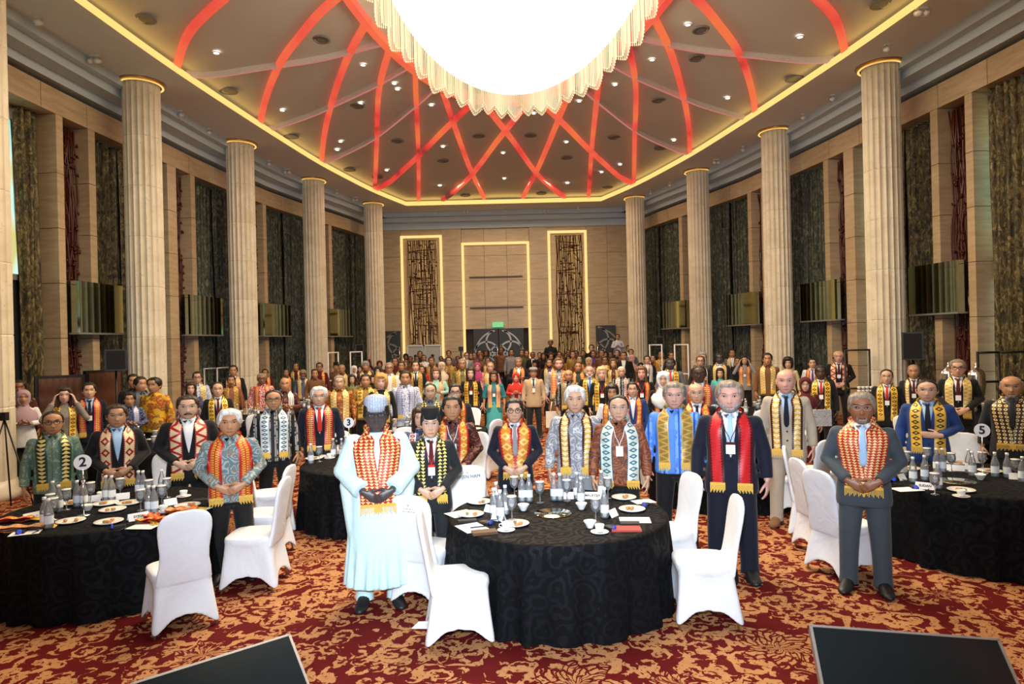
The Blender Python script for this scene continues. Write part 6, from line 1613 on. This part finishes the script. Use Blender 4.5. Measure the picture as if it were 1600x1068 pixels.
def name_card(p, txt, lab, rz=0.0, w=.16):
    t = thing('name_card', lab, 'place card', (p[0], p[1], TZ), rz, 'folded place cards')
    b = MB(); h = .062; b.add([(-w/2, -.035, 0), (w/2, -.035, 0), (w/2, 0, h), (-w/2, 0, h), (w/2, .035, 0), (-w/2, .035, 0), (-w/2, -.033, 0), (w/2, -.033, 0), (w/2, 0, h-.003), (-w/2, 0, h-.003), (w/2, .033, 0), (-w/2, .033, 0)],
        [(0, 1, 2, 3), (3, 2, 4, 5), (7, 6, 9, 8), (8, 9, 11, 10)]); put('folded_card', b.mesh('folded_card', [M['paper']], False), t)
    if txt:
        o = put('lettering', text_mesh(txt, .032, M['ink'], .0004, 'CENTER', .0008), t); o.location = (0, -.0175-.0015, .031+.001); o.rotation_euler = (math.atan2(h, .035), 0, 0)
def number_stand(base, top, txt, lab):
    p = atz(*base, TZ); r = .073
    t = thing('table_number', lab, 'table number', (p.x, p.y, TZ), -math.atan2(p.x, p.y)); h = atd(*top, p.y).z-TZ
    b = MB(); b.lathe([(.055, 0), (.055, .006), (.008, .012)], 18); put('base', msh(b, 'base', M['chrome']), t)
    b = MB(); b.tube([(0, 0, .008), (0, 0, h-r+.01)], .0045, 8); put('stem', msh(b, 'stem', M['chrome']), t)
    b = MB(); b.tube([(0, -.003, h), (0, .003, h)], r, 28); put('disc', b.mesh('disc', [M['paper']], False), t)
    if txt: o = put('lettering', text_mesh(txt, .120, M['ink'], .0005, 'CENTER', .0035), t); o.location = (0, -.0042, h); o.rotation_euler = (PI/2, 0, 0)
def A(*q): return [atz(x, y, TZ) for x, y in q]
def flat(p, w, d, h, name, lab, cat, mat, rz=0.0, z=TZ):
    b = MB(); b.box(-w/2, w/2, -d/2, d/2, 0, h); return tag(put(name, b.mesh(name, [mat], False), None, None, (p[0], p[1], z), rz), lab, cat)
def headset(p, lab):
    t = thing('interpreting_receiver', lab, 'receiver', (p[0], p[1], TZ), random.uniform(-1, 1), 'interpreting receivers')
    b = MB(); b.box(-.03, .03, -.05, .05, 0, .022); put('case', b.mesh('case', [M['black']], False), t)
    b = MB(); b.tube([(0, -.052, .024), (0, -.062, .024)], .019, 14); put('blue_ring', b.mesh('blue_ring', [M['blue_led']]), t)
    b = MB(); b.tube([(.02, .03, .02), (.08, .04, .012), (.13, -.02, .008), (.10, -.08, .006)], .004, 6); put('cord', b.mesh('cord', [M['black']]), t)
sets = {
 'the central table': dict(T=T1,
  plates=[(749, 785.5), (735.5, 805), (805, 820), (975, 778.5), (987.6, 797)], cups=[(791, 829), (937, 832)], bowls=[(818, 797), (908.5, 795), (922, 824)],
  bottles=[(816, 783), (827, 783), (866, 781), (875, 781), (908, 788), (902, 779), (945, 808), (940, 776), (772, 808), (782, 812), (790, 803), (776, 797)],
  glasses=[(844, 785), (886, 782), (804, 776), (950, 778), (800, 811), (931, 815), (776, 806)]),
 'table two': dict(T=T2, plates=[(110.5, 815.6), (170, 816.7), (176, 797.6), (165, 788), (202, 787), (293, 791), (111, 787)], cups=[(256, 800), (287, 776), (158, 778)], bowls=[(137, 797)],
  bottles=[(70, 822), (76.5, 825), (92, 799), (121, 791), (131, 791), (166, 782), (175, 782), (217, 773), (224, 773), (233, 801), (241, 801), (253, 771), (83, 792)],
  glasses=[(79, 805), (104, 796), (142, 784), (188, 777), (220, 797), (233, 780), (253, 790), (261, 777), (84, 812)]),
 'table five': dict(T=T5, plates=[(1502, 767), (1495, 724.5), (1547, 737), (1420, 733)], cups=[(1502, 776)], bowls=[(1532, 749)],
  bottles=[(1412, 743), (1427, 753), (1445, 750), (1464, 737), (1473, 737), (1514, 739), (1519.5, 743), (1555, 744.6), (1574, 746), (1598, 753), (1466, 763)],
  glasses=[(1449, 727), (1487, 736), (1417, 733), (1461, 772), (1535, 734.6), (1587, 747.5)]),
 'table three': dict(T=T3, plates=[(491, 717), (497, 710), (512, 713)], cups=[(515, 716)], bowls=[], bottles=[(486, 724), (521, 714), (534, 714), (540, 709)], glasses=[(499, 721)])}
def on(p, T):
    dx, dy = p[0]-T[0], p[1]-T[1]; a = 'left' if dx < -.33 else ('right' if dx > .33 else ''); b = 'near' if dy < -.3 else ('far' if dy > .3 else '')
    return ' '.join(v for v in (b, a) if v)+' side' if a or b else 'middle'
for nm, q in sets.items():
    for i, p in enumerate(A(*q['plates'])): plate(p, 'plate of leftover pastry at the %s of %s' % (on(p, q['T']), nm), 'plates on '+nm)
    for p in A(*q['cups']): cup(p, 'white cup and saucer at the %s of %s' % (on(p, q['T']), nm), 'cups on '+nm)
    for p in A(*q['bowls']): bowl(p, 'small white bowl at the %s of %s' % (on(p, q['T']), nm), 'bowls on '+nm)
    for p in A(*q['bottles']): bottle(p, 'white-capped water bottle at the %s of %s' % (on(p, q['T']), nm), 'water bottles on '+nm)
    for i, p in enumerate(A(*q['glasses'])): goblet(p, 'stemmed glass with paper lid at the %s of %s' % (on(p, q['T']), nm), 'stemmed glasses on '+nm)
for x, y, l in MID+[(T4[0], T4[1], 'the fourth table')]:
    l = l.replace('black-clothed ', '')
    for k in range(9):
        a = 2*PI*k/9+.2; r = .62+.14*math.sin(k*2.7)
        bottle((x+r*math.cos(a), y+r*math.sin(a)), 'tiny water bottle on the '+l.replace('the ', '', 1), 'bottles on '+l)
        goblet((x+(r-.16)*math.cos(a+.25), y+(r-.16)*math.sin(a+.25)), 'stemmed glass on the '+l.replace('the ', '', 1), 'glasses on '+l)
        if k % 2 == 0: plate((x+.76*math.cos(a+.4), y+.76*math.sin(a+.4)), 'white plate on the '+l.replace('the ', '', 1), 'plates on '+l)
number_stand((131, 805), (128, 722), '2', 'round table sign two between the teal batik and black suit')
number_stand((546, 712), (546.5, 660), '3', 'round table sign three left of the robed man')
number_stand((1536, 739), (1536, 672), '5', 'round table sign five before the balding man at the right')
number_stand((1118, 708), (1118, 640), '4', 'white round sign half hidden behind the navy suit')
nc = [((216, 811), 'SYRIA', 'place card reading SYRIA at the front of table two', .25, .17), ((52, 810), '- -- --', 'place card with faint lettering at the left of table two', .45, .17), ((144, 783), 'JAMAICA', None, 0, .15), ((190, 779), 'KUWAIT', None, -.1, .15),
      ((1446, 763), 'SUDAN', 'place card reading SUDAN at the front of table five', -.15, .17), ((1476, 733), 'QATAR', None, 0, .15), ((1501, 735), 'MEXICO', None, 0, .17), ((1590, 748), 'JORDAN', None, .1, .15), ((886, 778), 'MIN', None, 0, .16), ((926, 778), 'MALAYSIA', 'place card reading MALAYSIA behind the bottles of the central table', 0, .18)]
nc = [n_ for n_ in nc]
for q, txt, lb, rz, w in nc:
    if lb is None:
        txt = ''; lb = {144: 'white place card beside the number two stand', 190: 'white place card before the cream-scarfed man', 1476: 'white place card before the blue suit', 1501: 'white place card left of the number five stand', 1590: 'white place card at the right edge of table five', 886: 'white place card behind the central bottles'}[q[0]]
    p = atz(*q, TZ); name_card(p, txt, lb, -math.atan2(p.x, p.y)+rz, w)
for q, lb, rz in (((767, 799), 'tilted place card behind the left bottles of the central table', -.7), ((779, 812), 'tilted place card in front of the left bottles of the central table', -.6), ((956, 806), 'tilted place card right of the goblet on the central table', .9), ((1407, 749), 'beige place card beside the grey suit', .5), ((266, 788), 'slanted place card at the right of table two', .8)):
    p = atz(*q, TZ); name_card(p, '', lb, rz, .12)
p = atz(864, 802, TZ); b = MB(); b.lathe([(.001, 0), (.165, 0), (.168, .004), (.165, .008), (.001, .008)], 40, cap=False); tag(put('glass_disc', msh(b, 'glass_disc', M['mirror']), None, None, (p.x, p.y, TZ)), 'round glass mirror plate in the centre of the central table', 'glass plate')
p = atz(1496, 752, TZ); tag(put('glass_disc', msh(b, 'glass_disc', M['mirror']), None, None, (p.x, p.y, TZ)), 'round glass mirror plate on table five', 'glass plate')
for q, w, d, lb, rz in (((738, 824), .21, .26, 'white paper sheet with a pen at the left front of the central table', .5), ((992, 812), .26, .18, 'white paper sheet at the right of the central table', -.1), ((720, 802), .24, .2, 'white napkin sheet under the left plate', .6), ((1417, 764), .26, .17, 'white paper sheet at the front of table five', .1),
        ((1005, 783), .2, .15, 'folded paper behind the right plate', .3), ((225, 822), .24, .17, 'white sheet under the SYRIA card', -.1), ((40, 832), .22, .15, 'white sheet at the left edge of table two', .4), ((305, 795), .26, .16, 'white sheet at the right of table two', -.2)):
    flat(atz(*q, TZ+.001), w, d, .002, 'paper_sheet', lb, 'paper', M['paper'], rz, TZ+.0005)
flat(atz(757, 833, TZ), .20, .10, .022, 'wallet', 'brown leather wallet at the left front of the central table', 'wallet', M['wallet'], .25)
flat(atz(978, 827, TZ), .24, .14, .014, 'notebook', 'red notebook at the right front of the central table', 'notebook', M['navy_book'], -.05)
flat(atz(984, 820, TZ), .16, .08, .010, 'mobile_phone', 'black phone lying on the red notebook', 'phone', M['black'], -.1, TZ+.0145)
flat(atz(314, 781, TZ), .15, .08, .010, 'mobile_phone', 'black phone at the right of table two', 'phone', M['black'], .2)
flat(atz(730, 815, TZ), .16, .06, .02, 'spectacle_case', 'dark spectacle case left of the paper sheet', 'case', M['black'], .2)
b = MB(); b.tube([(-.07, 0, 0), (.07, 0, 0)], .005, 6); p = atz(748, 824, TZ); tag(put('pen', msh(b, 'pen', M['black']), None, None, (p.x, p.y, TZ+.008), .3), 'black pen lying on the left paper sheet', 'pen')
for q, lb in (((759, 818), 'black receiver with blue ring at the left front of the central table'), ((953, 826), 'black receiver with blue ring beside the red notebook'), ((187, 824), 'black receiver with blue ring left of the SYRIA card'), ((34, 832), 'black receiver with blue ring at the left edge of table two'), ((1428, 762), 'black receiver with blue ring on the paper of table five'), ((1394, 750), 'black receiver with blue ring beside the grey suit'), ((1008, 790), 'black receiver with cord at the right rim of the central table')):
    headset(atz(*q, TZ), lb)
# folded scarves lying on table two
def folded(q, L, W, rz, mat, lab, hang=False):
    p = atz(*q, TZ); t = thing('folded_scarf', lab, 'scarf', (p.x, p.y, TZ), rz, 'folded scarves on table two')
    rn = random.Random(int(q[0])); mb = MB()
    for layer in range(3):
        V = []; UV = []; n = 14; a0 = rn.uniform(-.25, .25)
        for i in range(n):
            for k in range(6):
                u = k/5; x = -L/2+L*i/(n-1); y = (u-.5)*W; z = .010+.014*layer+.007*math.sin(i*1.1+layer)+.004*math.sin(k*2+i)
                xx = x*math.cos(a0)-y*math.sin(a0); yy = x*math.sin(a0)+y*math.cos(a0)
                V.append((xx, yy, z)); UV.append((u, i/(n-1)*L/W))
        F = [(i*6+k, (i+1)*6+k, (i+1)*6+k+1, i*6+k+1) for i in range(n-1) for k in range(5)]
        mb.add(V, F, 0, UV); mb.add([(a, b_, c-.005) for a, b_, c in V], [f[::-1] for f in F], 0, UV)
    put('cloth_fold', mb.mesh('cloth_fold', [SCF[mat]]), t)
    mb = MB()
    for k in range(12):
        y = (k/11-.5)*W; mb.tube([(L/2-.01, y, .02), (L/2+.04, y+rn.uniform(-.01, .01), .012), (L/2+.08, y+rn.uniform(-.02, .02), .006)], .004, 5)
    f = put('fringe', mb.mesh('fringe', [M['fringe']]), t); f['kind'] = 'stuff'
folded((240, 812), .30, .10, -.9, 'red_gold', 'red gold scarf folded beside the SYRIA card')
folded((238, 816), .26, .09, .05, 'orange', 'orange scarf lying across the red gold one')
folded((284, 800), .26, .15, .3, 'orange_stripe', 'crumpled orange striped scarf at the right of table two')
folded((18, 815), .34, .10, .3, 'orange', 'red patterned scarf at the far left of table two')
folded((30, 828), .40, .10, .35, 'salmon', 'brownish scarf in front at the left edge of table two')
# ---- loose things on the floor and in hands
p = atz(662, 978, 0); b = MB(); b.add([(-.09, -.05, .004), (.06, -.06, .004), (.11, .03, .006), (-.05, .07, .004), (-.09, -.05, .010), (.06, -.06, .012), (.11, .03, .03), (-.05, .07, .012)], [(3, 2, 1, 0), (4, 5, 6, 7), (0, 1, 5, 4), (1, 2, 6, 5), (2, 3, 7, 6), (3, 0, 4, 7)])
tag(put('crumpled_paper', b.mesh('crumpled_paper', [M['paper']], False), None, None, (p.x, p.y, 0)), 'small white paper scrap on the carpet left of the central table', 'paper')
def bag(q, lab, s_=1.0, mat='black_matte', z=0.0):
    p = atz(*q, z); t = thing('hand_bag', lab, 'bag', (p.x, p.y, z), .3)
    mb = MB(); oval_loft(mb, [(0, .14*s_, .07*s_, 0), (.03, .17*s_, .08*s_, 0), (.15*s_, .16*s_, .07*s_, 0), (.22*s_, .12*s_, .04*s_, 0), (.25*s_, .10*s_, .015, 0)], 18, 0, .7); put('bag_body', mb.mesh('bag_body', [M[mat]]), t)
    mb = MB(); mb.tube([(-.09*s_, 0, .22*s_), (-.06*s_, 0, .33*s_), (.06*s_, 0, .33*s_), (.09*s_, 0, .22*s_)], .008, 6); put('handle', mb.mesh('handle', [M[mat]]), t)
bag((1130, 915), 'black bag on the carpet behind the right side-on chair', .9)
bag((948, 985), 'black bag leaning against the central table cloth', 1.0)
pp = atd(849, 690, 15.3); t = thing('tote_bag', 'cream tote bag hanging from the hand of the man in beige', 'bag', (pp.x+.25, pp.y-.25, .35))
mb = MB(); mb.box(-.19, .19, -.04, .04, .0, .36); put('bag_body', mb.mesh('bag_body', [M['tote']], False), t)
mb = MB(); mb.tube([(-.09, -.03, .36), (-.05, -.02, .58), (.05, -.02, .58), (.09, -.03, .36)], .012, 6); put('handle', mb.mesh('handle', [M['tote']]), t)
pp = atd(1272, 648, 10.8); t = thing('hand_bag', 'black and white printed handbag of the woman in maroon', 'bag', (pp.x+.02, pp.y-.22, pp.z-.15))
mb = MB(); mb.box(-.14, .14, -.04, .04, 0, .26); put('bag_body', mb.mesh('bag_body', [FAB['stripebw']], False), t)
mb = MB(); mb.tube([(-.08, 0, .26), (0, 0, .40), (.08, 0, .26)], .01, 6); put('handle', mb.mesh('handle', [M['black']]), t)
# ---- stage monitors at the lower edge
def monitor(c0, c1, z, tilt, hgt_, lab):
    a, b_ = atz(*c0, z), atz(*c1, z); w = (b_-a).length; ang = math.atan2((b_-a).y, (b_-a).x); m_ = (a+b_)/2
    t = thing('stage_monitor', lab, 'monitor', m_, ang, 'stage monitors')
    R_ = Matrix.Rotation(tilt, 4, 'X')
    def bx_(name, *q, mat):
        mb = MB(); mb.box(*q, 0, R_); put(name, mb.mesh(name, [mat], False), t)
    bx_('housing', -w/2, w/2, -.0, .05, -hgt_, 0, mat=M['black']); bx_('screen', -w/2+.012, w/2-.012, -.004, .001, -hgt_+.02, -.012, mat=M['screen_glass'])
    bx_('bezel', -w/2-.004, w/2+.004, -.008, .052, -.010, .004, mat=M['steel']); bx_('bezel', -w/2-.006, -w/2+.010, -.008, .052, -hgt_, 0, mat=M['steel']); bx_('bezel', w/2-.010, w/2+.006, -.008, .052, -hgt_, 0, mat=M['steel'])
    mb = MB(); zb = -z
    for sx in (-.3, .3): mb.box(sx*w-.02, sx*w+.02, .02, .26, zb, zb+.03); mb.tube([(sx*w, .06, -.10), (sx*w, .24, zb+.02)], .018, 8)
    put('stand', mb.mesh('stand', [M['steel']]), t)
monitor((1266, 977), (1560, 999), .60, -1.0, .66, 'black stage monitor facing the stage at the lower right')
monitor((205, 1068), (452, 991), .42, -.92, .60, 'black stage monitor facing the stage at the lower left')
# ---- equipment round the hall
def partition(px0, py0, px1, py1, D0, D1, lab):
    a, b_ = atd(px0, py0, D0), atd(px1, py1, D1); h = a.z; w = math.hypot(b_.x-a.x, b_.y-a.y); ang = math.atan2(b_.y-a.y, b_.x-a.x)
    t = thing('padded_partition', lab, 'partition', (a.x, a.y, 0), ang, 'padded brown partitions')
    mb = MB(); mb.box(0, w, 0, .08, 0, h); put('frame', mb.mesh('frame', [M['black']], False), t)
    m0 = .13*w/2; nx, nz = 6, 5; gx_ = (w-2*m0); gz = h-.25-m0; V = []; n1, n2 = nx*4, nz*4
    for j in range(n2+1):
        for i in range(n1+1):
            d = -.012-.020*abs(math.sin(PI*i/4))**.5*abs(math.sin(PI*j/4))**.5; V.append((m0+gx_*i/n1, d, .25+gz*j/n2))
    mb = MB(); mb.add(V, [(j*(n1+1)+i, j*(n1+1)+i+1, (j+1)*(n1+1)+i+1, (j+1)*(n1+1)+i) for j in range(n2) for i in range(n1)]); put('tufted_pad', mb.mesh('tufted_pad', [M['leather']]), t)
    mb = MB()
    for j in range(0, n2+1, 4):
        for i in range(0, n1+1, 4): mb.ball(V[j*(n1+1)+i], (.012, .008, .012), 6, 0, 4)
    o = put('tuft_buttons', mb.mesh('tuft_buttons', [M['leather']]), t); o['kind'] = 'stuff'
partition(54, 588, 133, 580, 12.6, 13.2, 'brown tufted partition nearest the leftmost column')
partition(134, 579, 191, 576, 13.2, 14.0, 'brown tufted partition beside the first tall column')
def speaker(px, py, D, lab, w=.42, h=.62, stand=True):
    p = atd(px, py, D); t = thing('loudspeaker', lab, 'loudspeaker', (p.x, p.y, 0), -math.atan2(p.x, p.y), 'black loudspeakers')
    mb = MB(); mb.box(-w/2, w/2, -.18, .18, p.z-h/2, p.z+h/2); put('cabinet', mb.mesh('cabinet', [M['black']], False), t)
    mb = MB(); mb.box(-w/2+.03, w/2-.03, -.19, -.18, p.z-h/2+.03, p.z+h/2-.03); put('grille', mb.mesh('grille', [M['black_matte']], False), t)
    if stand:
        mb = MB(); mb.tube([(0, 0, 0.25), (0, 0, p.z-h/2)], .02, 8); put('pole', mb.mesh('pole', [M['black']]), t)
        for k in range(3):
            a = 2*PI*k/3+.5; mb = MB(); mb.tube([(0, 0, .75), (.42*math.cos(a), .42*math.sin(a), .01)], .014, 6); put('leg', mb.mesh('leg', [M['black']]), t)
speaker(181, 562, 13.2, 'black loudspeaker above the tufted partition', .38, .42)
speaker(562, 547, 24.5, 'black loudspeaker right of the third left column', .30, .45)
speaker(1031, 535, 24.5, 'black loudspeaker left of the third right column', .30, .45)
speaker(1426, 540, 14.5, 'black loudspeaker behind the nearest right column', .40, .60)
# tall glowing-window tripod leg at the left edge
t = thing('tripod', 'thin black tripod on the carpet at the left edge', 'tripod', (-7.42, 9.7, 0))
for k in range(3):
    a = 2*PI*k/3; mb = MB(); mb.tube([(0, 0, 1.35), (.42*math.cos(a), .42*math.sin(a), .01)], .012, 6); put('leg', mb.mesh('leg', [M['black']]), t)
mb = MB(); mb.box(-.04, .04, -.04, .04, 1.33, 1.45); put('head', mb.mesh('head', [M['black']], False), t)
# interpreters' flight cases at the back, camera tripod, laptops desk
for x0, x1, lb in ((637, 662, 'left grey flight case against the back wall'), (663, 689, 'right grey flight case against the back wall')):
    a, b_ = atd(x0, 556, 31.0), atd(x1, 556, 31.0); z1 = atd(650, 539, 31.0).z; z0 = 0
    t = thing('flight_case', lb, 'case', ((a.x+b_.x)/2, 31.0, 0), 0, 'grey flight cases'); w = b_.x-a.x
    mb = MB(); mb.box(-w/2+.02, w/2-.02, 0, .7, .12, z1); put('panel_body', mb.mesh('panel_body', [M['grey_case']], False), t)
    for zz in (1.25, z1-.02, .12): 
        mb = MB(); mb.box(-w/2, w/2, -.03, .02, zz-.03, zz+.03); put('edge_rail', mb.mesh('edge_rail', [M['white_metal']], False), t)
    for sx in (-1, 1): mb = MB(); mb.box(sx*w/2-.03, sx*w/2+.03, -.03, .02, .12, z1); put('edge_post', mb.mesh('edge_post', [M['white_metal']], False), t)
    mb = MB(); mb.tube([(0, -.05, (1.25+z1)/2), (0, -.01, (1.25+z1)/2)], .07, 14); put('handle', mb.mesh('handle', [M['black']]), t)
    for sx in (-.8, .8): mb = MB(); mb.tube([(sx*w/2-.02, .1, .06), (sx*w/2+.02, .1, .06)], .06, 10); put('wheel', mb.mesh('wheel', [M['black']]), t)
p = atd(720, 537, 29.5); t = thing('camera_tripod', 'black camera tripod left of the central door', 'tripod', (p.x, p.y, 0))
for k in range(3): a = 2*PI*k/3+.3; mb = MB(); mb.tube([(0, 0, 1.75), (.45*math.cos(a), .45*math.sin(a), .01)], .02, 6); put('leg', mb.mesh('leg', [M['black']]), t)
mb = MB(); mb.box(-.10, .10, -.08, .08, 1.95, 2.15); mb.tube([(0, 0, 1.73), (0, 0, 1.96)], .03, 8); put('camera_head', mb.mesh('camera_head', [M['black']], False), t)
# platforms for the crew
for x0, x1, D, h, lb in ((850, 870, 29.6, .45, 'black riser under the cameraman'), (955, 974, 30.2, .80, 'black riser under the photographer')):
    a, b_ = atd(x0, 560, D), atd(x1, 560, D); t = thing('camera_riser', lb, 'platform', ((a.x+b_.x)/2, D, 0), 0, 'camera risers'); w = b_.x-a.x+.3
    mb = MB(); mb.box(-w/2, w/2, -.45, .45, 0, h); put('deck', mb.mesh('deck', [M['black_matte']], False), t)
mb = MB(); mb.box(-2.0, 2.0, -.35, .35, .0, .95); p = atd(905, 545, 30.6); o = put('mixing_desk', mb.mesh('mixing_desk', [M['black_matte']], False), None, None, (p.x, 30.9, 0)); tag(o, 'black covered control desk below the right carved screen', 'desk')
for x, lb in ((902, 'open laptop glowing blue on the control desk'), (918, 'second open laptop at the right end of the control desk')):
    p = atd(x, 541, 30.6); t = thing('laptop', lb, 'laptop', (p.x, 30.75, .95), 0, 'laptops of the control desk')
    mb = MB(); mb.box(-.2, .2, -.13, .13, 0, .02); put('keyboard_base', mb.mesh('keyboard_base', [M['black']], False), t)
    mb = MB(); mb.box(-.2, .2, .12, .14, .02, .30); put('screen_lid', mb.mesh('screen_lid', [M['black']], False), t)
    mb = MB(); mb.box(-.04, .04, .116, .119, .13, .19); put('emblem', mb.mesh('emblem', [M['blue_led']], False), t)
# railings
def rail(pts, z1, lab, col='steel', nbar=2):
    t = thing('stage_railing', lab, 'railing', (0, 0, 0), 0, 'stage railings')
    for a in pts: mb = MB(); mb.tube([(a[0], a[1], 0), (a[0], a[1], z1)], .025, 8); put('post', mb.mesh('post', [M[col]]), t)
    for a, b_ in zip(pts, pts[1:]):
        for k in range(nbar): z = z1-.02-(z1-.2)*k/nbar; mb = MB(); mb.tube([(a[0], a[1], z), (b_[0], b_[1], z)], .022, 8); put('bar', mb.mesh('bar', [M[col]]), t)
def g2(px, D): q = atd(px, 540, D); return (q.x, q.y)
rail([g2(318, 17.6), g2(338, 18.0), g2(358, 18.4)], 1.8, 'steel railing before the second left screen')
rail([g2(512, 22.5), g2(528, 22.9)], 2.1, 'white railing beside the third left column', 'white_metal')
rail([g2(547, 23.0), g2(565, 23.3)], 2.1, 'white railing under the left rear loudspeaker', 'white_metal')
rail([g2(1015, 23.3), g2(1034, 23.0)], 2.1, 'white railing under the right rear loudspeaker', 'white_metal')
rail([g2(1054, 22.0), g2(1075, 21.6)], 2.1, 'white railing left of the third right column', 'white_metal')
rail([g2(1527, 12.9), g2(1560, 12.9), g2(1640, 12.9)], 1.9, 'dark steel railing at the right edge', 'black', 3)
rail([g2(1320, 15.2), g2(1358, 15.2)], 1.95, 'dark steel railing behind the headphones man', 'black', 2)
# buffet urns and cups at the right
def urn(px, D, lab):
    p = atd(px, 570, D); t = thing('drinks_urn', lab, 'urn', (p.x, p.y, .90), 0, 'silver drinks urns'); 
    for nm, pr in (('body', [(.10, .0), (.12, .02), (.05, .08), (.13, .20), (.15, .40), (.14, .58)]), ('lid', [(.145, .58), (.12, .64), (.05, .70), (.02, .72), (.03, .76), (.001, .80)])):
        mb = MB(); mb.lathe(pr, 18, cap=False); put(nm, mb.mesh(nm, [M['chrome']]), t)
    mb = MB(); mb.tube([(0, -.13, .16), (0, -.19, .16), (0, -.19, .12)], .012, 6); put('tap', mb.mesh('tap', [M['chrome']]), t)
urn(1482, 13.2, 'silver drinks urn left of the grey-haired suit'); urn(1525, 12.6, 'silver drinks urn right of the grey-haired suit')
def side_table(px0, px1, D, lab, z=.9):
    a, b_ = atd(px0, 600, D), atd(px1, 600, D); w = b_.x-a.x; t = thing('buffet_table', lab, 'table', ((a.x+b_.x)/2, D, 0), 0, 'buffet tables')
    mb = MB(); mb.box(-w/2, w/2, -.35, .35, 0, z); put('table_drape', mb.mesh('table_drape', [M['black_matte']], False), t)
side_table(1455, 1545, 12.9, 'black draped buffet table carrying the silver urns'); side_table(1335, 1368, 14.6, 'black draped table stacked with white cups', .95)
for i in range(4):
    for j in range(3):
        q = atd(1342+i*6.5, 600, 14.45); tag(put('stacked_cup', CUP, None, None, (q.x, q.y, .95+j*.075-.012), 0), 'white cup stacked on the table beside the first right column', 'cup', 'stacked white cups')
